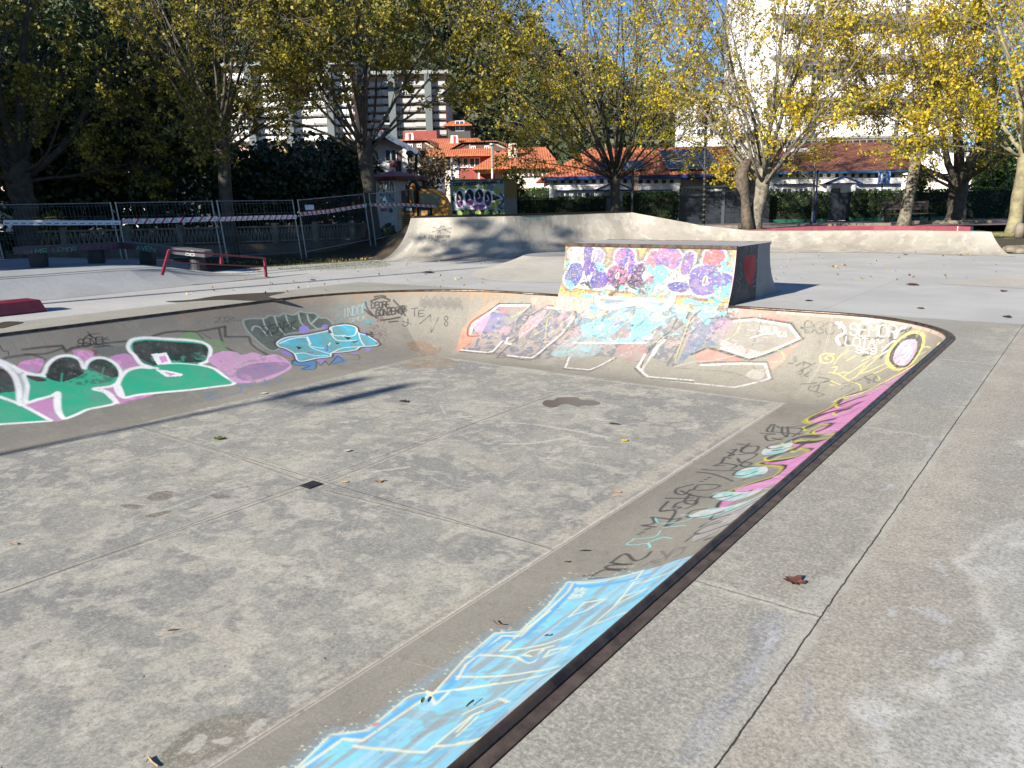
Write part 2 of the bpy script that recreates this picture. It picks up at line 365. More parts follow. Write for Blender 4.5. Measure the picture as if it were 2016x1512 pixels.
    def strokes(s, L, *a, **k):
        for p in L: s.stroke(p, *a, **k)
        return s
    def text(s, t, p0, p1, up, wd, col, al=.95, jit=.0, smooth=True, **k):   # p0 start px, p1 end px of the baseline, up = px vector of letter height
        r = np.random.default_rng(len(t)+int(p0[0])); n = len(t); e = (np.array(p1, float)-p0)/(n*1.25-.25); u = np.array(up, float)
        for i, ch in enumerate(t):
            if ch == ' ' or ch not in FONT: continue
            for st in FONT[ch].split('|'):
                P = [np.array(p0)+e*(i*1.25+(int(c[0])/4)+jit*r.normal()*.3)+u*(int(c[1])/4+jit*r.normal()*.3) for c in st.split()]
                s.stroke([tuple(q_) for q_ in P], wd, col, al, smooth=smooth, **k)
        return s
    def splat(s, pts, col, n, sz, al=1., seed=1, wear=.3):           # scattered blots inside a polygon
        sl, m = s.mask(pts)
        if sl is None: return s
        f = fb(m.shape, sz, seed); f = (f > np.quantile(f, 1-n)).astype(float); s.over(sl, s.worn(sl, m*f*al, wear, sz), col); return s
    def build(s, name, mat, parent=None):
        n, m = s.n, s.m; idx = np.arange(n*m).reshape(n, m)
        Q = np.stack([idx[:-1, :-1], idx[1:, :-1], idx[1:, 1:], idx[:-1, 1:]], -1).reshape(-1, 4)
        o = raw_mesh(name, s.P.reshape(-1, 3), Q=Q, mat=mat, parent=parent, smooth=True)
        ca = o.data.color_attributes.new('Paint', 'FLOAT_COLOR', 'POINT')
        d = np.concatenate([s.rgb.reshape(-1, 3), s.a.reshape(-1, 1)], 1).astype(np.float32); ca.data.foreach_set('color', d.ravel())
        return o
def hx(s, k=.85):
    s = s.lstrip('#'); v = [int(s[i:i+2], 16)/255 for i in (0, 2, 4)]
    return tuple(k*(x/12.92 if x <= .04045 else ((x+.055)/1.055)**2.4) for x in v)
# ================================================================= THE PARK GROUND
# ramp stations in the frame of the view (photo column of base, depth), (column of top, depth, height)
ST = [(738, 24.3, 809, 26.1, 1.3), (830, 24.25, 860, 26.15, 1.3), (905, 24.25, 925, 26.2, 1.3), (985, 24.6, 1015, 26.6, 1.3), (1075, 25.6, 1075, 27.6, 1.3), (1170, 26.6, 1150, 28.7, 1.3),
      (1265, 27.0, 1239, 29.8, 1.3), (1400, 26.2, 1383, 28.8, .79), (1480, 25.2, 1478, 27.6, .61), (1587, 24.9, 1600, 26.9, .60), (1700, 24.3, 1712, 26.3, .60), (1770, 23.7, 1800, 25.6, .60), (1880, 22.6, 1890, 24.5, .60), (2000, 21.6, 1952, 23.7, .60)]
SB = [np.array(G(a, d)[:2]) for a, d, *_ in ST]; STp = [np.array(G(c, e, z)[:2]) for a, d, c, e, z in ST]; SZ = [s[4] for s in ST]
tl = [float(p@RT[:2]) for p in STp]; td = [float(p@HD[:2]) for p in STp]
def sm(x): x = np.clip(x, 0, 1); return x*x*(3-2*x)
def terrain_z(l, d):
    dt = np.interp(l, [-60, -12, tl[0]-1]+tl+[tl[-1]+1, 60], [34, 31, td[0]+2.5]+td+[td[-1], td[-1]-3])
    z = .5*sm((d-dt-.1)/2.6)*np.where(l > tl[-1]+.5, .55, 1)+.03*np.sin(l*.7)*np.sin(d*.5)*sm((d-dt)/4)
    zb = np.zeros_like(z)
    for k in range(6):
        a = np.array([tl[k], td[k]+1.0]); b = np.array([tl[k+1], td[k+1]+1.0]); ab = b-a
        t = np.clip(((l-a[0])*ab[0]+(d-a[1])*ab[1])/(ab@ab), 0, 1); ds = np.hypot(l-a[0]-t*ab[0], d-a[1]-t*ab[1])
        zb = np.maximum(zb, 1.12*np.exp(-(ds/1.15)**2))
    return np.maximum(z, zb)
slab = [(7, -9), (7, float(G(2120, 21.2)[1]))]+[tuple(STp[k]*.72+SB[k]*.28) for k in range(len(ST)-1, -1, -1)]+[G(735, 25.0)[:2], G(524, 22.9)[:2], G(415, 21.6)[:2], (-26.0, 10.5), (-26.0, -9)]
def inpoly(x, y, poly):
    r = np.zeros(x.shape, bool); n = len(poly)
    for i in range(n):
        a, b = poly[i], poly[(i+1) % n]
        if a[1] != b[1]: r ^= ((a[1] > y) != (b[1] > y)) & (x < (b[0]-a[0])*(y-a[1])/(b[1]-a[1])+a[0])
    return r
m_soil, t_, b_ = newmat('leafy soil'); q = N(t_); ps = q.n('ShaderNodeNewGeometry').outputs['Position']
n1 = q.noise(ps, .5, 5); n2 = q.noise(ps, 14, 4, .8); n3 = q.noise(ps, 50, 3, .8)
c_ = q.mix(q.ramp(n1, .46, .62), (.060, .042, .026), (.032, .045, .014)); c_ = q.mix(q.math('MULTIPLY', q.ramp(n2, .60, .68), .6), c_, (.15, .10, .035)); c_ = q.mix(q.math('MULTIPLY', q.ramp(n3, .5, .7), .5), c_, (.03, .025, .015))
q.ln(c_, b_.inputs[0]); b_.inputs['Roughness'].default_value = .95; q.ln(q.bump(n3, .8, .03), b_.inputs['Normal'])
ls = np.concatenate([np.arange(-1500, -60, 60), np.arange(-60, 40, .5), np.arange(40, 1500, 60)]); ds_ = np.concatenate([np.arange(-300, -10, 30), np.arange(-10, 60, .5), np.arange(60, 1800, 40)])
L_, D_ = np.meshgrid(ls, ds_, indexing='ij'); Z_ = terrain_z(L_, D_)-.03; far = sm((D_-60)/60); Z_ = Z_*(1-far)+(.5)*far
XY = L_[..., None]*RT[:2]+D_[..., None]*HD[:2]; ins = inpoly(XY[..., 0], XY[..., 1], slab)
idx = np.arange(L_.size).reshape(L_.shape); Qd = np.stack([idx[:-1, :-1], idx[1:, :-1], idx[1:, 1:], idx[:-1, 1:]], -1)
keep = ~(ins[:-1, :-1] & ins[1:, :-1] & ins[1:, 1:] & ins[:-1, 1:])
struct(raw_mesh('ground', np.dstack([XY, Z_]).reshape(-1, 3), Q=Qd[keep], mat=m_soil, smooth=True))

# ---------------------------------------------------------------- bowl outline: top rim T, floor edge B
Tn = []; Bn = []
def seg(n, fT, fB):
    for k in range(int(n)):
        u = k/int(n); Tn.append(fT(u)); Bn.append(fB(u))
def lerp(a, b, u): return (a[0]+(b[0]-a[0])*u, a[1]+(b[1]-a[1])*u)
XL, XR, YF, YN = -12.15, -1.37, 11.92, -4.2; BL, BR, BF, BN = -9.62, -3.18, 10.2, -2.5
seg(50, lambda u: lerp((XL, -2.5), (XL, 2.6), u), lambda u: lerp((BL, -2.5), (BL, 2.6), u))
seg(510, lambda u: lerp((XL, 2.6), (XL, 8.72), u), lambda u: lerp((BL, 2.6), (BL, 8.72), u))
def arc(cx, cy, r, a0, a1): return lambda u: (cx+r*math.cos(R(a0+(a1-a0)*u)), cy+r*math.sin(R(a0+(a1-a0)*u)))
seg(420, arc(-8.95, 8.72, 3.2, 180, 90), lambda u: (BL, 8.72+(BF-8.72)*min(1, u*2)) if u < .5 else (BL+(-8.95-BL)*(u-.5)*2, BF))
seg(490, lambda u: lerp((-8.95, YF), (-3.07, YF), u), lambda u: lerp((-8.95, BF), (BR, BF), u))
seg(225, arc(-3.07, 10.22, 1.7, 90, 0), lambda u: (BR, BF-.0*u))
seg(620, lambda u: lerp((XR, 10.22), (XR, 4.0), u), lambda u: lerp((BR, BF), (BR, 4.0), u))
seg(460, lambda u: lerp((XR, 4.0), (XR, .8), u), lambda u: lerp((BR, 4.0), (BR, .8), u))
seg(40, lambda u: lerp((XR, .8), (XR, -2.5), u), lambda u: lerp((BR, .8), (BR, -2.5), u))
seg(12, arc(-3.07, -2.5, 1.7, 0, -90), lambda u: (BR, BN))
seg(40, lambda u: lerp((-3.07, YN), (-10.45, YN), u), lambda u: lerp((BR, BN), (BL, BN), u))
seg(12, arc(-10.45, -2.5, 1.7, -90, -180), lambda u: (BL, BN))
Tn.append(Tn[0]); Bn.append(Bn[0]); T = np.array(Tn); B = np.array(Bn); D0 = 1.0
def profile(T, B, zb, zt, m):
    """transition wall: circular arc tangent to the floor at B, reaching T"""
    run = np.linalg.norm(T-B, axis=1)[:, None]; h = (np.asarray(zt)-zb).reshape(-1, 1)*np.ones_like(run); Rr = (run**2+h**2)/(2*h)
    am = np.arcsin(np.clip(run/Rr, 0, 1)); am = np.where(h > Rr, math.pi-am, am)
    a = am*np.linspace(0, 1, m)[None]; f = Rr*np.sin(a)/run; z = zb+Rr*(1-np.cos(a))
    XYp = B[:, None]+(T-B)[:, None]*f[..., None]; return np.dstack([XYp, z])
wall = Surf(profile(T, B, -D0, 0., 190))
LT = (.46, .43, .37)
m_wall = concrete('bowl wall concrete', (.262, .246, .202), (.185, .175, .145), (.36, .333, .27), speck=.30, paint=True, grain=.9)
m_floor = concrete('bowl floor concrete', (.298, .293, .250), (.222, .222, .202), (.42, .405, .335), speck=.52, paint='stain', lines=[(0, -6.04, .85, .006, None), (1, 4.69, .8, .006, None)], grain=.75)
SLK = dict(speck=.6,
                  lines=[(0, -.74, .98, .0042, (-9, 12.1)), (1, 3.01, .5, .007, (-1.3, -.74)), (1, 5.96, .35, .006, (-1.3, -.74)), (1, 6.83, .55, .007, (-.74, 7)), (1, 9.02, .3, .005, (-1.3, -.74)), (1, 1.2, .5, .006, (-.74, 7)), (0, -3.35, .5, .006, (12.1, 19)), (1, 16.2, .3, .006, (-4.6, 7)), (0, 2.2, .6, .006, (-9, 12)), (1, 7.6, .5, .006, (-13.4, -12.2)), (1, 4.2, .5, .006, (-13.4, -12.2))],
                  region=dict(col=(.47, .465, .44), col2=(.39, .388, .37)), grain=.9)
m_slab = concrete('slab concrete', (.335, .322, .270), (.255, .246, .208), (.45, .43, .355), **SLK); m_deckp = concrete('stained slab concrete', (.335, .322, .270), (.255, .246, .208), (.45, .43, .355), paint='stain', **SLK)
# deck slab with the bowl cut out of it
inner = [tuple(T[k]) for k in list(range(0, 50, 5))+list(range(50, 560, 40))+list(range(560, 980, 12))+list(range(980, 1470, 40))+list(range(1470, 1695, 8))+list(range(1695, 2775, 60))+list(range(2775, 2815, 5))+list(range(2815, 2827))+list(range(2827, 2867, 8))+list(range(2867, 2879))]
out3 = [Vector((x, y, 0)) for x, y in slab]; in3 = [Vector((x, y, 0)) for x, y in inner]
tri = tessellate_polygon([out3, in3]); allv = out3+in3
skirt = MB(); skirt.add([tuple(v) for v in allv], tri)
for i in range(len(slab)):
    a = slab[i]; b = slab[(i+1) % len(slab)]; skirt.add([(a[0], a[1], 0), (b[0], b[1], 0), (b[0], b[1], -.3), (a[0], a[1], -.3)], [(0, 1, 2, 3)])
deck = struct(skirt.build('skatepark_slab', m_slab))
bowl = thing('skate_bowl', 'sunken concrete skate bowl with graffiti-covered curved walls and a rusty steel rim', 'skate bowl', (-6.4, 4.0, -1))
fl = MB(); bb = [tuple(B[k]) for k in (0, 50, 560, 770, 979, 1470, 1695, 2315, 2775, 2820, 2867)]
bc = [(BL, BN), (BR, BN), (BR, BF), (BL, BF)]
yy_ = np.concatenate([np.linspace(BN, .4, 30), np.linspace(.42, BF, 700)]); xx_ = np.linspace(BL, BR, 460)
floorS = Surf(np.stack([np.stack([np.full(len(yy_), x), yy_, np.full(len(yy_), -D0)], -1) for x in xx_]))
deckS = Surf(np.stack([np.stack([np.full(620, x), np.linspace(.3, 11.6, 620), np.full(620, .003)], -1) for x in np.linspace(-1.283, 3.4, 290)]))
# rim: steel pipe and flat plate
m_rim = simple('rusty steel rim', (.12, .080, .055), .38, .6, .45, 9, (.038, .029, .026), .15)
m_plate = simple('brown steel plate', (.165, .120, .088), .48, .45, .45, 10, (.075, .056, .046), .15)
def outn(k):
    d = T[k]-B[k]; return d/np.linalg.norm(d)
def rimn(k):
    a = T[(k+3) % (len(T)-1)]-T[(k-3) % (len(T)-1)]; a = a/np.linalg.norm(a); nrm = np.array([-a[1], a[0]]); o = outn(k)
    return nrm if nrm@o > 0 else -nrm
XB0, XB1 = -7.95, -4.70
kl = 980+int(490*(XB0+8.95)/5.88); kr = 980+int(490*(XB1+8.95)/5.88)+1
def rim(ks):
    mb = MB(); mb.tube([(T[k][0]+rimn(k)[0]*.008, T[k][1]+rimn(k)[1]*.008, .004) for k in ks], .025, 12); mb.build('coping_pipe', m_rim, bowl, smooth=True)
    p = MB(); V = []
    for k in ks:
        n_ = rimn(k)
        for o_, z_ in ((.036, -.01), (.036, .010), (.084, .010), (.084, -.01)): V.append((T[k][0]+n_[0]*o_, T[k][1]+n_[1]*o_, z_))
    F = [(i*4+j, i*4+(j+1) % 4, (i+1)*4+(j+1) % 4, (i+1)*4+j) for i in range(len(ks)-1) for j in range(4)]
    p.add(V, F+[(0, 1, 2, 3), tuple(len(V)-4+j for j in (3, 2, 1, 0))]); p.build('coping_plate', m_plate, bowl)
rim(list(range(kr, 1470, 30))+list(range(1470, 1695, 9))+list(range(1695, 2815, 80))+[2814]+list(range(2815, 2828)))
rim(list(range(2867, 2880))+list(range(0, 560, 40))+list(range(560, 980, 12))+[980, kl])
dg = thing('drain_cover', 'small square dark metal drain grate set in the middle of the bowl floor', 'drain cover', (-5.95, 4.55, -1))
mb = MB()
for i in range(6): mb.box(-.068+i*.024, -.068+i*.024+.013, -.07, .07, .003, .012)
mb.build('slats', simple('drain iron', (.10, .10, .105), .5, .5), dg, 'L')
mb = MB(); mb.box(-.08, .08, -.085, .085, .0015, .006); mb.build('frame', simple('drain frame', (.03, .03, .03), .6, .4), dg, 'L')

# ---------------------------------------------------------------- the tall painted block on the far side of the bowl
blk = thing('ramp_block', 'tall concrete block covered in purple bubble letters on the far rim of the bowl', 'skate ramp', ((XB0+XB1)/2, 13.2, 0))
RB = 1.98; BZ = .93; YB = 13.75; YE = 14.6; YS = 13.15
def bfy(z): return BF+RB*math.sin(math.acos(1-(z+1)/RB))
zs = np.linspace(0, BZ, 110); xs = np.linspace(XB0, XB1, 300)
face = Surf(np.stack([np.stack([xs, np.full_like(xs, bfy(z)), np.full_like(xs, z)], -1) for z in zs], 1))
sideS = Surf(np.stack([np.stack([np.full(90, XB1), bfy(z)+(YS-bfy(z))*np.linspace(0, 1, 90), np.full(90, z)], -1) for z in zs], 1))
m_grey = concrete('grey block concrete', (.27, .275, .27), (.20, .205, .20), (.34, .34, .33), speck=.2)
m_face = concrete('painted face concrete', (.285, .262, .222), (.20, .186, .160), (.40, .365, .30), speck=.30, paint=True)
rbk = ((YE-YB)**2+BZ**2)/(2*BZ); am = math.asin(min(1, (YE-YB)/rbk))
if BZ > rbk: am = math.pi-am
back = [(YE-rbk*math.sin(am*t), rbk*(1-math.cos(am*t))) for t in np.linspace(0, 1, 14)]
mb = MB(); V = [(x, y, z) for y, z in back for x in (XB0, XB1)]; mb.add(V, [(2*i, 2*i+1, 2*i+3, 2*i+2) for i in range(13)])
mb.build('back_ramp', m_grey, blk, smooth=True)
mb = MB(); mb.add([(XB0, bfy(BZ)+.05, BZ), (XB1, bfy(BZ)+.05, BZ), (XB1, YB, BZ), (XB0, YB, BZ)], [(0, 1, 2, 3)]); mb.build('top', concrete('block top', (.36, .36, .35), (.27, .27, .265), (.45, .44, .42), speck=.3), blk)
mb = MB(); poly = [(YS, 0), (YE, 0)]+back[1:]+[(YS, BZ)]
mb.add([(XB1, y, z) for y, z in poly], [tuple(range(len(poly)))]); mb.build('side_panel', m_grey, blk)
mb = MB(); poly = [(bfy(z), z) for z in zs[::8]]+[(YB, BZ)]+back[::-1]
mb.add([(XB0, y, z) for y, z in poly], [tuple(range(len(poly)))[::-1]]); mb.build('side_panel', m_grey, blk)
mb = MB(); mb.box(XB0-.01, XB1+.01, bfy(BZ)-.02, bfy(BZ)+.052, BZ-.045, BZ+.015); mb.build('coping', m_rim, blk, bevel=.008)
mb = MB(); mb.box(XB0-.01, XB1+.01, YB-.04, YB+.02, BZ-.03, BZ+.012); mb.build('coping', m_plate, blk)

# ---------------------------------------------------------------- the long ramp along the back of the park
sub = 60; TB = []; 
Lb = np.array([(*b, *t, z) for b, t, z in zip(SB, STp, SZ)]); k_ = np.arange(len(Lb)); kk = np.linspace(0, len(Lb)-1, (len(Lb)-1)*sub+1)
Li = np.stack([np.interp(kk, k_, Lb[:, c]) for c in range(5)], -1)
ker = np.ones(25)/25
for c in range(2, 5) if False else range(0, 4): 
    v = np.concatenate([2*Li[0, c]-Li[12:0:-1, c], Li[:, c], 2*Li[-1, c]-Li[-2:-14:-1, c]]); Li[:, c] = np.convolve(v, ker, 'valid')
bank = Surf(profile(Li[:, 2:4], Li[:, 0:2], .004, Li[:, 4], 60))
lr = thing('quarter_pipe', 'long pale concrete ramp curving along the back edge of the skatepark', 'skate ramp', (float(Lb[6, 0]), float(Lb[6, 1]), 0))
m_bank = concrete('ramp concrete', (.40, .37, .31), (.29, .265, .225), (.50, .465, .39), speck=.2, paint=True, streak=True)
mb = MB(); n_ = len(Li); V = []; 
for k in range(0, n_, 6):
    x, y, z = Li[k, 2], Li[k, 3], Li[k, 4]; o_ = (Li[k, 2:4]-Li[k, 0:2]); o_ = o_/np.linalg.norm(o_); w_ = .16 if k < 6*sub else .75
    V += [(x, y, z), (x+o_[0]*w_, y+o_[1]*w_, z), (x+o_[0]*w_, y+o_[1]*w_, -.1), (x+o_[0]*.05, y+o_[1]*.05, -.1)]
nn = len(V)//4; mb.add(V, [(i*4+j, i*4+j+1, (i+1)*4+j+1, (i+1)*4+j) for i in range(nn-1) for j in range(3)]+[(0, 1, 2, 3)]); mb.build('top_edge', m_grey, lr)
prof = bank.P[0]; mb = MB(); mb.add([tuple(p) for p in prof]+[(*(prof[-1][:2]), -.1), (*(prof[0][:2]), -.1)], [tuple(range(len(prof)+2))]); mb.build('side_panel', m_grey, lr)
prof = bank.P[-1]; mb = MB(); mb.add([tuple(p) for p in prof]+[(*(prof[-1][:2]), -.1), (*(prof[0][:2]), -.1)], [tuple(range(len(prof)+2))[::-1]]); mb.build('side_panel', m_grey, lr)
mb = MB(); mb.tube([(Li[k, 2], Li[k, 3], Li[k, 4]+.01) for k in range(0, 6*sub+1, 10)], .035, 8); mb.build('coping_pipe', simple('black coping', (.02, .018, .018), .4, .5), lr, smooth=True)
# red ledge on the ramp's low end
m_red = simple('dark red paint', (.20, .018, .035), .38, 0, .3, 4, (.14, .012, .024), .05)
red = thing('red_ledge', 'long low dark red grinding ledge along the top of the back ramp', 'skate ledge', G(1690, 26.6, .6)); mb = MB()
pts = []
for px_, d_ in ((1470, 28.05), (1600, 27.25), (1720, 26.5), (1800, 25.85), (1885, 24.95), (1910, 24.7)):
    pts.append(np.array(G(px_, d_, .6)))
mbr = MB(); wl = .32; V = []
for i, p in enumerate(pts):
    a = pts[min(i+1, len(pts)-1)]-pts[max(i-1, 0)]; a = a/np.linalg.norm(a); nn_ = np.array([-a[1], a[0], 0]); zt = .135 if 0 < i < len(pts)-1 else .03
    if i == len(pts)-1: zt = .12
    V += [p-nn_*0+(0, 0, 0), p+nn_*wl, p+nn_*wl+(0, 0, zt), p+(0, 0, zt)]
mbr.add(V, [(i*4+j, i*4+(j+1) % 4, (i+1)*4+(j+1) % 4, (i+1)*4+j) for i in range(len(pts)-1) for j in range(4)]+[(0, 1, 2, 3), tuple(len(V)-4+j for j in (3, 2, 1, 0))]); mbr.build('beam', m_red, red)
mb = MB(); p = pts[-2]; mb.bar(p+(0, -.003, .0), p+(0, -.003, .14), .025, .02, (1, 0, 0)); mb.build('edge_stripe', simple('white stripe', (.75, .72, .7)), red)

# ---------------------------------------------------------------- low banks on the slab
def mound(name, label, cat, base, top, zt, mat, m=14, conc=.55):
    cx = sum(p[0] for p in base)/len(base); cy = sum(p[1] for p in base)/len(base)
    o = thing(name, label, cat, (cx, cy, 0)); b = cr_(base, True, 6); t = cr_(top, True, 6); n = len(b); V = []
    zt_ = zt if hasattr(zt, '__len__') else [zt]*len(top); zt_ = [v[0] for v in cr_([(z, 0) for z in zt_], True, 6)]
    for j in range(m):
        u = j/(m-1); h = (u**2*(.45)+u*.55) if True else u
        for i in range(n): V.append((b[i][0]+(t[i][0]-b[i][0])*u, b[i][1]+(t[i][1]-b[i][1])*u, .004+zt_[i]*h))
    F = [(j*n+i, j*n+(i+1) % n, (j+1)*n+(i+1) % n, (j+1)*n+i) for j in range(m-1) for i in range(n)]
    raw_mesh('bank', V, F, mat=mat, parent=o, smooth=True)
    tt = [(p[0], p[1], .004+z) for p, z in zip(t, zt_)]; raw_mesh('top', tt, [tuple(range(n))], mat=m_grey, parent=o)
    return o
m_pale = concrete('pale bank concrete', (.42, .395, .345), (.33, .31, .27), (.52, .49, .42), speck=.25, streak=True)
mound('bank_mound', 'low flat-topped concrete mound on the slab behind the purple painted block', 'skate ramp',
      [G(929, 18.7), G(985, 17.3), G(1110, 16.7), G(1200, 17.2), G(1230, 19), G(1200, 22.5), G(1100, 24), G(1010, 23.5), G(955, 21.2)],
      [G(1033, 20.6), G(1060, 20.2), G(1115, 20.1), G(1170, 20.2), G(1180, 20.6), G(1160, 21.3), G(1110, 22), G(1060, 21.8), G(1036, 21.2)], .33, m_pale)
o = thing('bank_wedge', 'pale concrete wedge rising at the right edge of the slab', 'skate ramp', (2, 18.5, 0)); mb = MB()
t0 = at(1846, 558.5, .004); p1 = at(2016, 568, .004); dd = (p1-t0); p1 = t0+dd*4.2
r1 = np.array([.6, 21.3, .33]); r2 = t0+(r1-t0)*1.9; r2[2] = r1[2]*1.6
mb.add([tuple(t0), tuple(p1), tuple(r2), (r2[0]+1, r2[1]+3, .0), (t0[0]+.1, t0[1]+.25, .004), (p1[0]+.5, p1[1], 0)], [(0, 1, 2), (0, 2, 3, 4), (1, 5, 3, 2)]); mb.build('slope', m_pale, o)

# ---------------------------------------------------------------- left side: platform with bank, red ledge, down rail, long bench
plat = thing('bank_platform', 'raised concrete platform with a sloping bank on the left of the slab', 'skate ramp', (-20, 6, 0))
PZ = .34; ys_ = [-6, 0, 4, 7, 9.0, 9.9, 10.6, 11.3, 12.0]; zt = [1, 1, 1, 1, 1, .92, .62, .25, .01]; V = []; m_ = 12
for y, k in zip(ys_, zt):
    xb = -16.25-.03*(y-6)-(.25 if y > 11.5 else 0); run = 1.35+(max(0, y-9.5)*.45)
    for j in range(m_):
        u = j/(m_-1); V.append((xb-run*u, y+(0 if y < 9.5 else .0), .004+PZ*k*(u*u*.6+u*.4)))
    V.append((-26, y+(.0 if y < 9 else (y-9)*.9), .004+PZ*k)); 
mm = m_+1; F = [(i*mm+j, (i+1)*mm+j, (i+1)*mm+j+1, i*mm+j+1) for i in range(len(ys_)-1) for j in range(mm-1)]
m_plat = concrete('platform concrete', (.34, .35, .35), (.26, .265, .265), (.42, .42, .41), speck=.25, streak=True)
raw_mesh('slope', V, F, mat=m_plat, parent=plat, smooth=False)
led = thing('red_ledge', 'short thick dark red ledge block at the left, casting a shadow on the slab', 'skate ledge', (-14.6, 2.5, 0))
mb = MB(); mb.hexa([(-14.9, -3, 0), (-14.37, -3, 0), (-14.37, 5.8, 0), (-14.9, 5.8, 0)], [(-14.9, -3, .215), (-14.40, -3, .215), (-14.40, 5.72, .215), (-14.9, 5.72, .215)]); mb.build('block', m_red, led, bevel=.02)
mb = MB(); mb.hexa([(-16.1, -3, 0), (-14.9, -3, 0), (-14.9, 5.78, 0), (-16.1, 5.78, 0)], [(-16.1, -3, .20), (-14.9, -3, .21), (-14.9, 5.7, .21), (-16.1, 4.6, .20)]); mb.build('slab', m_grey, led)
# down rail
rail = thing('down_rail', 'sloping dark red steel double-bar rail beside the left platform', 'grind rail', G(420, 18.4)); mb = MB()
a0 = np.array(G(333, 17.4, .80)); b0 = np.array(G(521, 19.4, .47)); a1 = np.array(G(331, 17.35, .54)); b1 = np.array(G(521.5, 19.4, .26))
mb.bar(a0, b0, .055, .045); mb.build('top_bar', m_red, rail); mb = MB(); mb.bar(a1, b1, .035, .03); mb.build('lower_bar', m_red, rail)
for p, q_ in ((a0, G(319, 17.2, .28)), (b0, G(524, 19.4, 0))):
    mb = MB(); mb.bar(p, q_, .055, .05, (1, 0, 0)); mb.build('leg', m_red, rail)
mb = MB(); mp = a0+(b0-a0)*.52; mq = a1+(b1-a1)*.52; mb.bar(mp, mq, .05, .05, (1, 0, 0)); mb.build('strut', m_red, rail)
# long navy bench slab on barrels
bn = thing('slab_bench', 'long bent navy slab bench with graffiti tags, resting on four dark barrels', 'bench', G(210, 20.5))
K = [np.array(G(25, 18.8, .87)), np.array(G(238, 21.2, .85)), np.array(G(402, 20.6, .61))]; th = .17; bw = HD*.55
m_navy = painted('navy slab paint', .5, (.024, .027, .05))
for k in range(2):
    a, b = K[k], K[k+1]; P = np.stack([[a+(b-a)*u+np.array([0, 0, -th*(1-v)]) for v in np.linspace(0, 1, 20)] for u in np.linspace(0, 1, 240)])
    s_ = Surf(P)
    if k == 0:
        s_.text('MS', (70, 501), (92, 499), (0, -10), .018, hx('#4fae7a')); s_.text('LEMOR', (105, 498), (150, 495), (0, -9), .016, hx('#58a080')); s_.text('SKLX', (160, 494), (198, 491), (0, -9), .018, hx('#8a3350')); s_.text('KNER', (205, 491), (232, 490), (0, -9), .018, hx('#8a3350')); s_.text('UIA', (48, 503), (64, 502), (0, -10), .014, hx('#777788'))
    else:
        s_.text('AYEN', (268, 493), (305, 496), (0, -9), .02, hx('#5fae7a')); s_.text('SB', (365, 503), (383, 504), (0, -9), .02, hx('#bbbbaa')); s_.fill([(240, 480), (262, 480), (262, 502), (240, 500)], hx('#4a1c22'), .8)
    s_.build('front_face', m_navy, bn)
    mb = MB(); e = np.array([0, 0, th]); mb.hexa([a-e, b-e, b-e+bw, a-e+bw], [a, b, b+bw, a+bw]); o = mb.build('slab', simple('bench slab', (.16, .16, .17), .6, 0, .3), bn)  # paler grey than the front: light on the slab's top put into colour
    for v in o.data.vertices: v.co = v.co+Vector(tuple(HD*.006))
m_bar = simple('dark barrel', (.02, .022, .028), .6, 0, .3)
for px_, d_, z0, z1 in ((78, 19.3, .34, .70), (191, 20.6, .30, .69), (294, 21.6, .0, .59), (391, 21.0, .0, .45)):
    c = G(px_, d_+.25, z0); mb = MB(); mb.lathe(c, [(.20, 0), (.205, .02), (.215, (z1-z0)*.5), (.20, z1-z0-.02), (.20, z1-z0)], 18); mb.build('barrel', m_bar, bn, smooth=False)
# puddles
m_pud, t_, b_ = newmat('puddle water'); b_.inputs['Base Color'].default_value = (.085, .072, .052, 1); b_.inputs['Roughness'].default_value = .32
def puddle(name, pts, z, label=None):
    P = cr_([tuple(at(x, y, z)[:2]) for x, y in pts], True, 4); raw = raw_mesh(name, [(x, y, z) for x, y in P], [tuple(range(len(P)))], mat=m_pud); struct(raw)
c3 = crop(860, 450, 4)
puddle('puddle', c3([(835, 1365), (870, 1350), (920, 1350), (960, 1330), (1100, 1328), (1130, 1345), (1220, 1350), (1285, 1372), (1240, 1390), (1140, 1392), (1110, 1402), (1050, 1385), (980, 1380), (930, 1405), (870, 1403), (835, 1385)]), -D0+.004)
puddle('puddle', [(326, 593), (375, 590), (430, 582), (500, 577), (560, 575), (540, 580), (528, 584), (548, 588), (556, 592), (500, 592), (440, 590), (390, 592), (350, 595)], .005)
puddle('puddle', [(-10, 640), (10, 633), (46, 634), (20, 642), (0, 646)], .005)
# ================================================================= GRAFFITI (all strokes lie on the concrete surfaces, widths in metres)
K0 = (.012, .012, .016); WH = (.78, .78, .76); GRN = hx('#1fa37c', .95); PNK = hx('#d793c4', .95); CYN = hx('#5fc3dc'); BLU = hx('#3f7fb4')
cA = crop(0, 560, 4); cB = crop(400, 560, 4); cC = crop(860, 450, 4); cD = crop(1260, 450, 4); cG = crop(1512, 560, 4); cH = crop(1150, 780, 4); cI = crop(900, 1080, 3.5); cJ = crop(400, 1080, 3.5); cF = crop(1008, 300, 4)
W = wall
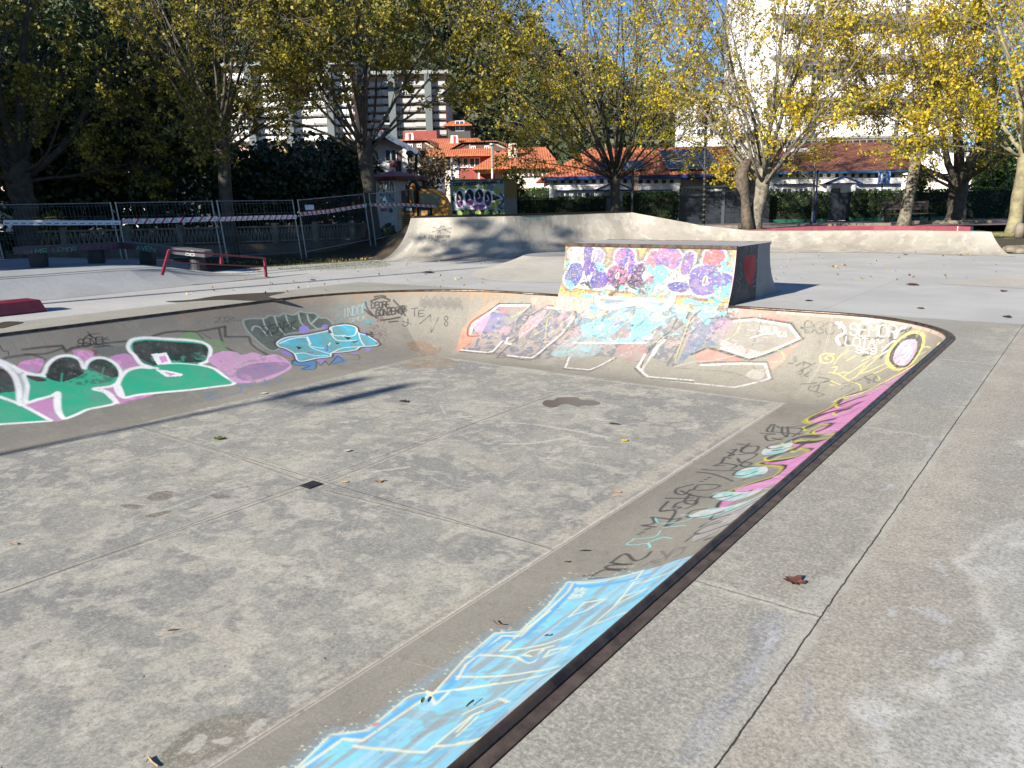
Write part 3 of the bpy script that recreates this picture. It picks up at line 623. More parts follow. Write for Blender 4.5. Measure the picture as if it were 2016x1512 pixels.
# ---- construction joints and rust under the rim
jd = (.16, .14, .12); jl = (.42, .39, .33)
for L in ([(53, 663), (62, 700), (85, 770)], [(268, 640), (300, 690), (340, 740), (410, 795)], [(450, 612), (480, 650), (540, 710), (650, 755)], [(720, 597), (745, 640), (775, 672), (812, 692), (847, 700)], [(650, 712), (700, 720), (735, 725)], [(150, 815), (200, 845)],
          [(1637, 622), (1625, 680), (1600, 740), (1560, 782)], [(1640, 622), (1628, 682), (1602, 742), (1563, 783)], [(880, 685), (905, 650)],
          [(1367, 770), (1420, 700)], [(930, 1085), (1040, 1120), (1110, 1128), (1200, 1128)], [(760, 1290), (830, 1310), (900, 1325)], [(1430, 858), (1530, 862)], [(1235, 990), (1330, 1003)], [(1090, 885), (1100, 880)]):
    W.stroke(L, .012, jl, .75, wear=.35); W.stroke([(x+1.2, y+1) for x, y in L], .005, jd, .7)
i_ = lambda k, j: W.P[k, j]
def ridge(k0, k1, j, wd, col, al, wear):     # line along the wall at a fixed height
    for a in range(k0, k1, 60):
        sl = (slice(a, min(a+60, k1)+1), slice(0, 24)); d = np.linalg.norm(W.P[sl]-W.P[a:min(a+60, k1)+1, j:j+1], axis=-1)
        W.over(sl, W.worn(sl, np.clip((wd*1.3-d)/(wd*.6+.002), 0, 1)*al, wear, 9), col)
ridge(560, 2775, 0, .026, jl, .85, .3); ridge(50, 560, 0, .022, jl, .7, .35); ridge(50, 2775, 0, .009, (.05, .045, .04), .85, .2)
rr = np.random.default_rng(5)
for _ in range(90):
    k = int(rr.choice([rr.integers(700, 1470), rr.integers(1470, 1700), rr.integers(200, 700)], p=[.6, .25, .15])); n_ = int(rr.integers(8, 55)); a = .15+.35*rr.random(); w_ = int(rr.integers(1, 4))
    sl = (slice(k-w_, k+w_+1), slice(190-n_, 190)); al = np.linspace(0, a, n_)[None]*np.ones((2*w_+1, 1)); W.over(sl, al, (.40, .19, .07))
sl = (slice(400, 1760), slice(172, 190)); W.over(sl, W.worn(sl, np.linspace(0, .55, 18)[None]*np.ones((1360, 1)), .45, 25), (.34, .20, .10))
sl = (slice(1400, 1760), slice(184, 190)); W.over(sl, W.worn(sl, .7*np.ones((360, 6)), .2, 12), (.55, .38, .30))
sl = (slice(50, 900), slice(20, 190)); W.over(sl, W.worn(sl, .30*np.ones((850, 170)), .3, 60), (.15, .14, .125))
# rust puddle stain in the far left corner
W.blend(cB([(1600, 480), (1680, 440), (1800, 470), (1880, 500), (1840, 550), (1760, 570), (1680, 540)]), [(.30, .17, .09), (.20, .12, .07), (.33, .25, .17)], .6, ws=20, wear=.25)
# ---- big white-outlined green and black letters, left wall
W.stroke(cA([(180, 512), (330, 495), (490, 482), (520, 530), (570, 500), (760, 470), (900, 455), (1030, 445)]), .05, (.03, .03, .03), .8, smooth=False)
W.stroke(cA([(200, 550), (360, 545), (500, 500)]), .04, (.03, .03, .03), .7); W.stroke(cA([(0, 600), (60, 575), (170, 560), (260, 555), (350, 590)]), .05, (.04, .035, .045), .7)
W.stroke(cA([(1200, 408), (1300, 378), (1400, 368), (1550, 372), (1770, 332)]), .05, (.03, .03, .03), .85, smooth=False)
W.stroke(cA([(1772, 332), (1775, 412), (1960, 412), (1978, 468), (2020, 505), (2100, 550)]), .055, (.03, .03, .03), .85, smooth=False)
W.stroke(cA([(1725, 350), (1745, 430), (1770, 490), (1900, 555)]), .05, (.03, .03, .03), .8); W.stroke(cA([(1550, 375), (1600, 430), (1640, 470)]), .03, (.03, .03, .03), .7); W.stroke(cA([(1590, 385), (1660, 425)]), .03, (.03, .03, .03), .7)
W.fill(cA([(1410, 430), (1450, 385), (1520, 378), (1600, 440), (1500, 450)]), hx('#6f9a63'), .8, wear=.2); W.fill(cA([(1590, 432), (1740, 440), (1785, 515), (1680, 530), (1640, 480)]), hx('#6f9a63'), .75, wear=.35)
W.fill(cA([(760, 500), (1000, 488), (1010, 545), (920, 560), (800, 560)]), hx('#5e6a68'), .7, wear=.15); W.fill(cA([(640, 520), (750, 515), (770, 550), (700, 560)]), hx('#7a4858'), .7)
W.fill(cA([(600, 520), (700, 515), (740, 550), (680, 600)]), hx('#c9a9ad'), .7)
for P in ([(150, 620), (250, 588), (345, 590), (300, 690), (160, 680)], [(570, 525), (640, 520), (740, 560), (700, 610), (640, 625)], [(865, 575), (960, 545), (1030, 560), (1100, 650), (960, 680), (910, 620)],
          [(190, 940), (400, 900), (445, 900), (450, 1000), (500, 1062), (400, 1075)], [(790, 820), (910, 790), (940, 860), (975, 893), (1180, 855), (1195, 880), (1050, 915), (920, 945), (870, 890)]):
    W.blend(cA(P), [PNK, hx('#c58bb8'), hx('#b99ab8')], .95)
W.blend(cA([(-80, 700), (0, 665), (70, 690), (120, 750), (140, 850), (-80, 870)]), [K0, (.02, .05, .045)], .95); W.fill(cA([(-80, 860), (140, 842), (160, 930), (-80, 880)]), GRN, smooth=False)
W.fill(cA([(-80, 890), (0, 890), (160, 950), (270, 1010), (380, 1070), (200, 1085), (-80, 1095)]), GRN, smooth=False)
L2 = [(345, 700), (370, 640), (420, 590), (480, 565), (560, 562), (630, 595), (662, 660), (690, 610), (745, 580), (830, 582), (910, 625), (950, 690), (940, 755), (880, 800), (740, 822), (820, 845), (870, 885), (905, 935), (800, 962), (690, 985), (600, 1025), (505, 1055), (470, 1000), (462, 930), (460, 855), (400, 880), (300, 905), (205, 925), (215, 800), (190, 710), (290, 712)]
W.fill(cA(L2), GRN); W.fill(cA([(190, 705), (240, 710), (370, 750), (300, 765), (230, 740)]), K0)
W.blend(cA([(350, 700), (375, 640), (430, 590), (490, 572), (590, 585), (650, 640), (662, 690), (620, 720), (500, 765), (400, 750)]), [K0, K0, (.02, .05, .05)], .97); W.fill(cA([(690, 655), (745, 595), (825, 592), (900, 640), (940, 700), (900, 730), (780, 700)]), K0, .95)
W.splat(cA([(480, 700), (700, 660), (920, 700), (900, 760), (600, 790)]), K0, .45, 14, .5, 3); W.splat(cA([(500, 900), (850, 860), (880, 930), (600, 1000)]), hx('#3f9a80'), .3, 18, .6, 5)
W.stroke(cA(L2), .06, WH, .97, closed=True)
W.stroke(cA([(0, 625), (60, 660), (120, 730), (150, 830), (160, 940), (205, 925)]), .08, WH, .97); W.stroke(cA([(100, 640), (200, 690), (350, 722)]), .05, WH, .95); W.stroke(cA([(0, 600), (90, 640), (150, 690)]), .07, WH, .9)
W.stroke(cA([(160, 700), (190, 800), (210, 900)]), .05, (.5, .6, .58), .6); W.stroke(cA([(0, 885), (150, 940), (270, 1000), (400, 1072)]), .055, WH, .95); W.stroke(cA([(-60, 1105), (100, 1095), (400, 1075)]), .05, WH, .95)
W.stroke(cA([(455, 850), (440, 920), (455, 1000), (505, 1058)]), .06, WH, .95)
L3 = [(1010, 480), (1045, 435), (1150, 420), (1300, 428), (1480, 438), (1600, 458), (1655, 500), (1652, 560), (1632, 605), (1580, 630), (1680, 660), (1760, 715), (1845, 780), (1700, 805), (1500, 830), (1300, 848), (1100, 868), (980, 890), (950, 850), (930, 790), (960, 720), (1010, 675), (1100, 652), (1190, 655), (1110, 620), (1060, 560), (1020, 520)]
W.fill(cA(L3), GRN); W.blend(cA([(1045, 480), (1080, 450), (1200, 442), (1400, 455), (1580, 470), (1640, 510), (1640, 570), (1600, 610), (1460, 615), (1350, 600), (1200, 640), (1110, 610), (1060, 550)]), [K0, K0, (.01, .035, .03)], .97)
W.splat(cA([(1200, 560), (1600, 540), (1600, 620), (1300, 640)]), GRN, .3, 16, .5, 7); W.stroke(cA([(1110, 590), (1200, 640)]), .03, hx('#2f9a80'), .7); W.stroke(cA([(1440, 570), (1440, 600)]), .05, hx('#2f9a80'), .7); W.stroke(cA([(690, 650), (820, 720)]), .025, hx('#2f9a80'), .7); W.stroke(cA([(820, 650), (800, 715)]), .025, hx('#2f9a80'), .7); W.stroke(cA([(350, 740), (480, 775)]), .03, hx('#35a58a'), .7); W.stroke(cA([(490, 700), (480, 770)]), .03, hx('#35a58a'), .7)
W.fill(cA([(1190, 550), (1310, 535), (1355, 620), (1240, 632)]), WH, smooth=False); W.fill(cA([(1250, 568), (1300, 560), (1322, 605), (1272, 618)]), PNK, smooth=False)
W.fill(cA([(1220, 668), (1330, 680), (1442, 705), (1430, 722), (1310, 728)]), WH, smooth=False); W.fill(cA([(1288, 685), (1390, 705), (1335, 716)]), PNK, smooth=False)
W.stroke(cA(L3), .065, WH, .97, closed=True); W.stroke(cA([(1060, 560), (1120, 640), (1240, 660)]), .05, WH, .9); W.stroke(cA([(1260, 628), (1420, 622), (1600, 640)]), .03, WH, .9)
W.stroke(cA([(975, 890), (940, 800), (900, 790)]), .05, WH, .95); W.stroke(cA([(930, 938), (870, 860), (800, 825)]), .05, WH, .95)
W.stroke(cA([(900, 790), (935, 870), (985, 892)]), .05, WH, .95); W.stroke(cA([(920, 943), (1100, 898), (1330, 855)]), .02, K0, .7, wear=.3)
W.text('SENEK', cA([(612, 490)])[0], cA([(850, 470)])[0], (0, -15), .022, K0, jit=.12); W.stroke(cA([(620, 465), (760, 470), (890, 490)]), .02, K0); W.stroke(cA([(690, 375), (735, 420), (700, 395), (790, 385)]), .02, K0); W.stroke(cA([(650, 440), (700, 400), (760, 430), (860, 435)]), .02, K0); W.stroke(cA([(740, 495), (860, 480)]), .03, K0)
W.text('2024', cA([(1692, 298)])[0], cA([(1850, 292)])[0], (0, -10), .014, K0); W.text('...', cA([(1858, 292)])[0], cA([(1900, 290)])[0], (0, -10), .014, K0); W.text('2B', cA([(1706, 600)])[0], cA([(1820, 595)])[0], (0, -9), .018, K0)
W.stroke(cA([(0, 480), (25, 525), (60, 525), (70, 555)]), .018, K0, .9)
# ---- pink cloud and blue outline letters
pc = cB([(40, 600), (75, 555), (160, 525), (250, 530), (310, 552), (400, 535), (480, 562), (560, 550), (640, 578), (692, 630), (680, 672), (560, 730), (420, 770), (260, 775), (180, 720), (100, 650)])
W.blend(pc, [PNK, hx('#cf9fc4'), hx('#c3a5bd')], .92); W.blend(cB([(260, 690), (340, 640), (480, 615), (650, 615), (680, 650), (600, 690), (420, 750), (300, 750)]), [hx('#6f6a92'), hx('#8a7196'), hx('#b68ab0')], .8, ws=26)
W.splat(pc, hx('#8d8790'), .12, 10, .6, 9); W.stroke(cB([(240, 640), (330, 600), (560, 560)]), .02, hx('#e3b3d3'), .8); W.stroke(cB([(420, 772), (560, 732), (690, 640)]), .02, hx('#d9b2cc'), .8)
for L in ([(0, 850), (100, 842), (60, 870), (15, 902), (100, 900), (200, 880)], [(200, 870), (290, 850), (305, 810), (250, 790)], [(300, 795), (340, 810), (400, 800)], [(320, 780), (350, 800), (500, 790), (480, 745)], [(500, 770), (600, 765), (625, 745), (560, 735)]): W.stroke(cB(L), .028, BLU, .85, smooth=False)
# ---- grey-green letters with pale outline
gp = cB([(318, 285), (380, 268), (480, 268), (520, 245), (590, 250), (640, 228), (710, 240), (760, 215), (830, 225), (880, 228), (920, 262), (970, 265), (1020, 320), (900, 350), (780, 372), (650, 400), (600, 500), (540, 522), (470, 480), (390, 410), (335, 345)])
W.blend(gp, [hx('#41504a'), hx('#4d5c54'), hx('#39463f')], .92); W.stroke(gp, .04, hx('#93a39c'), .85, closed=True, wear=.15)
for L in ([(470, 270), (490, 330), (540, 400)], [(560, 250), (590, 330), (640, 390)], [(650, 240), (670, 300), (720, 350)], [(750, 230), (770, 300), (820, 350)], [(820, 240), (840, 300), (900, 350)], [(900, 262), (850, 310)], [(385, 360), (400, 330), (450, 340), (500, 400)]): W.stroke(cB(L), .035, hx('#a9b8b2'), .85)
W.text('SEARK', cB([(465, 395)])[0], cB([(740, 345)])[0], (0, -15), .024, K0, jit=.12); W.stroke(cB([(505, 330), (610, 305)]), .018, K0); W.stroke(cB([(520, 290), (545, 400)]), .018, K0); W.stroke(cB([(530, 390), (600, 405), (640, 370)]), .02, K0)
# ---- cyan piece with black outline
W.splat(cB([(620, 500), (720, 540), (660, 560)]), hx('#8f77c9'), .8, 10, .9, 2); 
for x, y, r_ in ((640, 525, 30), (795, 355, 42), (960, 335, 26), (1190, 525, 28), (930, 590, 34), (1060, 565, 28), (1295, 510, 24), (1270, 385, 20)): W.blend(cB([(x+r_*math.cos(a), y+r_*.8*math.sin(a)) for a in np.linspace(0, 5.6, 7)]), [hx('#9b86d8'), hx('#8a78bb')], .85, ws=8)
sb = cB([(580, 462), (620, 430), (690, 410), (760, 405), (850, 392), (985, 362), (1010, 335), (1120, 318), (1200, 335), (1222, 380), (1290, 402), (1382, 465), (1330, 485), (1240, 490), (1200, 515), (1110, 530), (1010, 540), (1000, 568), (900, 580), (780, 605), (740, 592), (718, 545), (650, 505), (600, 490)])
W.fill(cB([(700, 600), (760, 585), (880, 598), (892, 640), (850, 668), (760, 668), (800, 645), (740, 640), (705, 625)]), BLU, .9); W.fill(cB([(1010, 600), (1060, 565), (1145, 600), (1030, 628)]), BLU, .8)
W.stroke(cB([(695, 600), (730, 590), (700, 610), (720, 635), (840, 640), (780, 668), (880, 665), (892, 610)]), .028, (.02, .03, .05), .9); W.stroke(cB([(880, 600), (930, 640), (960, 600), (990, 635), (1030, 595), (1060, 560), (1110, 600), (1020, 628)]), .026, (.02, .03, .05), .9, smooth=False); W.stroke(cB([(1130, 550), (1215, 555), (1235, 575), (1220, 592), (1150, 595)]), .026, (.06, .06, .08), .8)
W.stroke(sb, .10, K0, .97, closed=True); W.blend(sb, [CYN, hx('#4fb4c8'), hx('#63a5a8'), hx('#86a9a2')], .97, ws=16)
W.stroke(sb, .028, WH, .95, closed=True)
for L in ([(600, 465), (690, 430), (800, 415), (830, 450), (860, 500), (1010, 550)], [(820, 410), (850, 470)], [(720, 545), (800, 540), (880, 560), (980, 560)], [(860, 490), (960, 500), (1000, 460)], [(1000, 380), (1060, 440), (1200, 440)], [(1010, 345), (1030, 400), (1120, 400)], [(1210, 345), (1190, 400), (1100, 410)], [(1010, 540), (1100, 500), (1240, 490)], [(1225, 385), (1240, 440), (1270, 485)]): W.stroke(cB(L), .026, WH, .9)
for P in ([(735, 488), (778, 495), (752, 512)], [(825, 535), (865, 530), (850, 546)], [(955, 505), (985, 478), (975, 525)], [(1110, 410), (1165, 420), (1140, 433)], [(1170, 452), (1222, 445), (1195, 458)], [(985, 350), (1015, 380), (990, 385)], [(1040, 455), (1075, 462), (1055, 470)]):
    W.fill(cB(P), hx('#9b86d8') if P[0][0] in (825, 955) else K0, smooth=False); W.stroke(cB(P), .014, K0, closed=True, smooth=False)
W.splat(cB([(1280, 370), (1350, 380), (1340, 420), (1280, 400)]), K0, .5, 5, .9, 4)
# ---- tags near the far left corner
W.text('INDOR', cB([(1100, 262)])[0], cB([(1290, 218)])[0], (0, -17), .020, hx('#9fc4c6'), .8, jit=.06); W.text('SMOK', cB([(1150, 300)])[0], cB([(1290, 270)])[0], (0, -8), .018, hx('#a9c4c0'), .7)
for k in range(12):
    x = 1010+rr.random()*260; y = 170+rr.random()*150; W.stroke(cB([(x, y), (x+40*rr.normal(), y+30*rr.normal()), (x+60*rr.random(), y-50*rr.random())]), .018, hx('#4fa3ae'), .6, wear=.3)
W.splat(cB([(1240, 280), (1360, 260), (1340, 330), (1260, 350)]), hx('#4fa3ae'), .35, 8, .7, 8)
W.text('DEORE', cB([(1325, 188)])[0], cB([(1470, 178)])[0], (0, -11), .032, K0, jit=.05); W.text('GONZERO', cB([(1362, 250)])[0], cB([(1570, 225)])[0], (0, -12), .036, K0, jit=.08)
for L in ([(1320, 132), (1400, 103), (1470, 120)], [(1350, 98), (1400, 90), (1435, 94)], [(1278, 140), (1300, 200), (1365, 265)], [(1500, 125), (1550, 180), (1590, 245)], [(1270, 195), (1320, 240), (1350, 250)], [(1400, 282), (1480, 272), (1550, 258)], [(1465, 296), (1530, 290)], [(1530, 205), (1560, 170), (1590, 190), (1560, 240)]): W.stroke(cB(L), .042, K0, .95)
for ch, p, u, e in (('S', (1555, 218), 12, 12), ('T', (1640, 250), 15, 12), ('E', (1700, 252), 11, 10), ('J', (1570, 330), 14, 14), ('8', (1885, 330), 20, 14)):
    W.text(ch, cB([p])[0], tuple(np.array(cB([p])[0])+(e, -1)), (0, -u), .024, K0, .85, jit=.04)
W.stroke(cB([(1705, 310), (1790, 238), (1795, 380), (1852, 262)]), .026, K0, .85, smooth=False); W.stroke(cB([(1570, 290), (1620, 305), (1640, 315)]), .022, K0, .8)
W.text('RAZI', cB([(1700, 440)])[0], cB([(1860, 440)])[0], (0, -9), .016, (.15, .13, .12), .6, jit=.1)
for k in range(26): # grey feathered tag
    x = 1700+k*12.5; y = 165+18*math.sin(k*1.3)+k*.6; W.stroke(cB([(x, y), (x+18, y-60-10*rr.random()), (x+26, y+10), (x+34, y-40)]), .018, (.11, .10, .095), .75, wear=.2)
W.stroke(cB([(1745, 180), (1710, 150), (1730, 120), (1770, 150)]), .02, (.1, .09, .09), .7)
for x, y in ((1400, 300), (1420, 380), (1390, 440), (1380, 420), (1340, 330)): W.splat(cB([(x-30, y-40), (x+30, y-30), (x+40, y+60), (x-20, y+50)]), hx('#6f3f44'), .25, 4, .6, int(x))
# ---- worn mural across the far wall
W.blend(cC([(185, 850), (200, 790), (300, 680), (400, 590), (480, 560), (470, 600), (290, 740), (270, 830), (330, 850), (160, 970), (170, 900)]), [hx('#e8705a'), hx('#e08a70'), hx('#c79a84')], .85, wear=.2)
W.blend(cC([(745, 640), (750, 545), (900, 530), (990, 560), (1000, 600), (850, 610), (760, 680)]), [hx('#ea7660'), hx('#e79a84')], .85, wear=.15)
WM = .74
mur = cC([(480, 590), (740, 590), (800, 620), (870, 600), (1060, 600), (1180, 590), (1700, 620), (2100, 640), (2400, 700), (2300, 760), (2100, 800), (1900, 940), (1880, 1080), (1650, 1000), (1600, 1050), (1400, 1010), (1100, 1010), (760, 1030), (560, 1010), (400, 985), (200, 950), (330, 850), (260, 780), (400, 650)])
W.blend(mur, [hx('#7d7a80'), hx('#8f8a86'), hx('#5c6378'), hx('#a28f8c'), hx('#4f5d80'), hx('#8a8278')], .82, ws=30, wear=.12)
for P, cs in (([(500, 600), (700, 600), (640, 660), (520, 670)], ['#9d6f7a', '#8c8078']), ([(330, 760), (480, 660), (560, 740), (420, 820)], ['#6d6aa0', '#85809a', '#5d648c']), ([(280, 760), (420, 650), (380, 770), (340, 830)], ['#c98fa8', '#b7a0a8']), ([(560, 780), (640, 700), (740, 610), (700, 720), (600, 840)], ['#3f4a6a', '#5e6478']),
              ([(860, 620), (980, 630), (960, 700), (840, 860), (800, 800)], ['#4c5a80', '#6d7082', '#454a60']), ([(680, 760), (860, 640), (800, 750), (650, 860)], ['#d08aa6', '#b68a90']),
              ([(1100, 640), (1400, 560), (1900, 600), (1980, 640), (1700, 800), (1550, 900), (1400, 820), (1300, 900), (1150, 820)], ['#4fb7c6', '#3f8fb0', '#4a86a4', '#5ec6d2', '#6a8f98']),
              ([(900, 1000), (1050, 860), (1250, 850), (1300, 930), (1200, 1010)], ['#6fc2cc', '#8fa7a8', '#5f9fb8']), ([(1550, 680), (1640, 660), (1720, 760), (1680, 860), (1560, 820)], ['#3fc4d0', '#4aa8bc']), ([(1420, 800), (1500, 780), (1540, 860), (1440, 910)], ['#a8767a', '#8f7a78']),
              ([(1440, 920), (1640, 930), (1620, 1040), (1420, 1010)], ['#b5706a', '#a88a84'])):
    W.blend(cC(P), [hx(c) for c in cs], .85, ws=14, wear=.18)
W.blend(cD([(300, 1060), (400, 820), (500, 640), (620, 640), (700, 760), (640, 900), (520, 930), (420, 980)]), [hx('#4a5c8c'), hx('#6a7aa0'), hx('#3f6f98'), hx('#7d7a84')], .85, ws=16, wear=.15)
W.blend(cD([(440, 640), (520, 600), (560, 700), (520, 760)]), [hx('#56c2d2'), hx('#6fb0c0')], .85, ws=12, wear=.2); W.blend(cD([(600, 740), (680, 720), (760, 740), (700, 860), (620, 840)]), [hx('#c25fa6'), hx('#a08a94')], .7, ws=14, wear=.3)
W.blend(cD([(760, 620), (1140, 690), (1160, 730), (900, 700), (730, 700)]), [hx('#ee6a50'), hx('#e88a74')], .9, wear=.12); W.blend(cD([(1040, 1010), (1280, 880), (1200, 960), (1120, 1060), (1040, 1110), (1000, 1050)]), [hx('#e87a62'), hx('#d49a84')], .75, wear=.3)
W.blend(cD([(440, 985), (540, 940), (760, 1010), (780, 1045), (600, 1045), (480, 1060)]), [hx('#d8705c'), hx('#c98a7c')], .8, wear=.15)
cap = cD([(730, 715), (900, 705), (1190, 752), (1275, 868), (1150, 940), (975, 1000), (865, 1025), (740, 980), (600, 910), (560, 840), (640, 780)])
W.blend(cap, [hx('#8d857c'), hx('#9a9288'), hx('#85787c')], .75, ws=20, wear=.1); W.blend(cD([(640, 870), (760, 920), (960, 980), (870, 1020), (740, 980), (640, 920)]), [hx('#d9c3bc'), hx('#c9a8a4')], .85, wear=.1)
W.stroke(cD([(730, 715), (900, 702), (1190, 748), (1280, 868), (970, 1003), (860, 1032), (600, 955), (530, 938), (410, 990)]), .05, (.02, .02, .025), .9, smooth=False, wear=.06)
W.stroke(cD([(740, 728), (900, 716), (1175, 762), (1255, 865), (970, 985), (860, 1015), (640, 940)]), .04, (.68, .65, .61), .9, smooth=False, wear=.25)
W.stroke(cD([(460, 1060), (600, 1052), (800, 1048), (1000, 1052), (1040, 1185), (960, 1200)]), .04, (.05, .05, .05), .8, smooth=False, wear=.2); W.stroke(cD([(480, 1075), (800, 1062), (985, 1066), (1020, 1180), (740, 1250), (400, 1215), (50, 1180), (10, 1110), (110, 960), (160, 880)]), .05, (.62, .60, .56), .85, smooth=False, wear=.32)
W.fill(cD([(880, 1110), (990, 1120), (940, 1195), (830, 1165)]), hx('#c9c0b0'), .6, wear=.2); W.stroke(cD([(250, 1095), (700, 1130), (830, 1170), (950, 1190), (990, 1140), (900, 1100), (890, 1060)]), .014, K0, .7, wear=.2)
for L in ([(255, 1090), (350, 860), (400, 720), (480, 640)], [(10, 1100), (40, 1000), (120, 900)], [(250, 940), (310, 900), (260, 1000), (215, 1080)], [(400, 620), (330, 760), (180, 850), (40, 1000)], [(150, 720), (100, 780)], [(630, 740), (560, 850), (500, 900)]): W.stroke(cD(L), .028, (.03, .03, .04), .85, wear=.15)
W.stroke(cD([(250, 1095), (420, 1050), (560, 1040), (750, 1000)]), .02, hx('#d9c3bc'), .7)
for L in ([(270, 1060), (330, 880), (390, 720)], [(780, 700), (790, 760), (740, 840), (670, 880)], [(960, 970), (1100, 960), (1130, 1040), (1020, 1050)]): W.stroke(cD(L), .018, hx('#c9dc4a'), .7, wear=.2)
for L in ([(490, 592), (740, 592)], [(740, 592), (745, 650), (690, 745), (620, 800)], [(490, 592), (400, 655), (270, 740), (245, 840), (330, 845)], [(180, 965), (400, 988), (450, 978), (520, 900), (640, 850)], [(745, 680), (870, 608), (930, 612)], [(930, 612), (1060, 625), (1095, 700), (1000, 830), (880, 930), (750, 1032), (560, 1012), (480, 1008), (640, 860)],
          [(1180, 600), (1140, 700), (1100, 780), (980, 900)], [(1330, 660), (1290, 740), (1220, 820)], [(1560, 640), (1540, 720), (1560, 800), (1650, 880), (1740, 740)], [(2000, 620), (1900, 700), (1790, 880), (1650, 960)], [(1410, 1020), (1200, 1125), (1000, 1105), (1030, 1010)], [(1560, 1100), (1650, 1180), (2016, 1210)]):
    W.stroke(cC(L), .040, (.03, .03, .035), .85, wear=.15, smooth=len(L) > 4)
for L in ([(500, 606), (725, 604)], [(485, 608), (400, 672), (285, 750), (262, 830)], [(190, 955), (400, 975), (440, 965), (510, 890)], [(870, 622), (1050, 636)], [(1075, 700), (980, 830), (870, 920), (745, 1018), (560, 1000)], [(1040, 1015), (1010, 1095), (1200, 1112), (1390, 1020)], [(1640, 990), (1580, 1090), (1660, 1165), (2016, 1195)], [(1080, 900), (1640, 900)], [(1440, 890), (1500, 900)], [(560, 860), (540, 900), (580, 910)], [(1700, 1000), (1740, 930), (1790, 880)]):
    W.stroke(cC(L), .045, (.72, .70, .68), .85, wear=.2, smooth=False)
for L in ([(850, 900), (870, 720), (910, 700)], [(590, 700), (680, 650), (735, 600)], [(650, 860), (720, 780), (790, 760)], [(910, 560), (930, 620), (970, 660)], [(1180, 620), (1240, 660), (1330, 650)], [(1620, 640), (1700, 720), (1800, 700), (1980, 640)]): W.stroke(cC(L), .022, hx('#c3d65a'), .75, wear=.25)
W.text('ECO', cC([(950, 610)])[0], cC([(1090, 605)])[0], (0, -12), .016, K0, .9, jit=.1); W.stroke(cC([(950, 590), (980, 555), (1060, 552), (1108, 580), (1060, 615), (980, 618)]), .016, K0, .85, closed=True)
W.text('EONS', cD([(540, 705)])[0], cD([(740, 705)])[0], (0, -16), .026, K0, .9, jit=.08); W.stroke(cD([(525, 680), (560, 635), (700, 630), (765, 650), (740, 710), (600, 722)]), .018, K0, .8)
W.text('VILA', cD([(950, 820)])[0], cD([(1080, 830)])[0], (0, -13), .024, (.7, .7, .68), .85); W.text('K.S', cD([(1090, 850)])[0], cD([(1150, 850)])[0], (0, -9), .02, (.7, .7, .68), .8); W.stroke(cD([(960, 680), (940, 790), (885, 920)]), .03, (.1, .1, .1), .7, wear=.25); W.stroke(cD([(870, 860), (980, 830), (1050, 825)]), .02, WH, .7, wear=.3); W.stroke(cD([(900, 905), (1080, 910)]), .02, (.15, .14, .14), .6)
for L in ([(400, 860), (470, 830), (540, 870), (500, 930), (440, 910)], [(440, 800), (500, 850), (560, 900)]): W.stroke(cD(L), .012, (.06, .07, .12), .6)
# ---- tags on the far right part and corner
W.text('B3C', cD([(1300, 820)])[0], cD([(1530, 830)])[0], (0, -22), .018, (.05, .05, .05), .8, jit=.03); W.stroke(cD([(1290, 760), (1330, 725), (1380, 790), (1330, 810), (1275, 780)]), .018, (.05, .05, .05), .8); W.stroke(cD([(1270, 780), (1285, 785)]), .03, K0)
W.text('9', cD([(1400, 930)])[0], cD([(1425, 930)])[0], (0, -16), .018, (.14, .12, .11), .7, wear=.2)
W.splat(cD([(1210, 1010), (1240, 1005), (1235, 1050), (1205, 1045)]), (.07, .07, .09), .7, 6, .7, 3)
for L in ([(1230, 1080), (1290, 1055), (1360, 1075)], [(1240, 1130), (1380, 1060)], [(1260, 1100), (1300, 1150), (1350, 1110)], [(1250, 1145), (1320, 1165)], [(1170, 1060), (1205, 1062)], [(1290, 1050), (1270, 1170)], [(1410, 1170), (1490, 1190), (1420, 1215), (1490, 1200)], [(1265, 1225), (1390, 1215)], [(1340, 1240), (1330, 1270), (1400, 1290), (1450, 1310), (1400, 1320)], [(1360, 1250), (1410, 1230), (1390, 1280)]): W.stroke(cD(L), .030, (.04, .04, .045), .8, wear=.12)
for L in ([(590, 330), (610, 470), (560, 470)], [(760, 340), (740, 420), (900, 420)], [(850, 460), (800, 540), (750, 560)], [(990, 340), (960, 460)], [(1125, 340), (1060, 400), (930, 520), (890, 580)], [(620, 410), (640, 480)], [(900, 310), (880, 400)], [(960, 420), (1000, 450), (940, 540)], [(1040, 370), (1120, 350)]): W.stroke(cG(L), .045, (.025, .025, .03), .85)
W.text('SEMOR', cG([(640, 395)])[0], cG([(1010, 415)])[0], (2, -22), .019, WH, .97, jit=.04); W.stroke(cG([(540, 300), (590, 330), (605, 380), (540, 420), (565, 475)]), .04, WH, .95); W.stroke(cG([(575, 300), (560, 340)]), .03, WH); W.stroke(cG([(1000, 420), (1040, 350), (1080, 340)]), .04, WH, .95)
W.text('LOTAM', cG([(610, 475)])[0], cG([(900, 500)])[0], (2, -16), .018, WH, .97, jit=.05); W.text('SKS', cG([(690, 535)])[0], cG([(850, 550)])[0], (2, -11), .017, WH, .97); W.stroke(cG([(900, 520), (980, 450), (1020, 470), (880, 560)]), .03, WH, .9)
W.stroke(cG([(745, 280), (780, 258), (850, 262), (890, 275), (850, 295), (780, 295)]), .04, (.75, .66, .60), .95, closed=True)
YL = hx('#e6d52c', .95)
W.stroke(cG([(470, 590), (450, 580), (480, 560), (510, 570), (510, 600), (460, 620), (415, 605), (415, 560), (460, 545), (520, 550)]), .028, YL, .9)
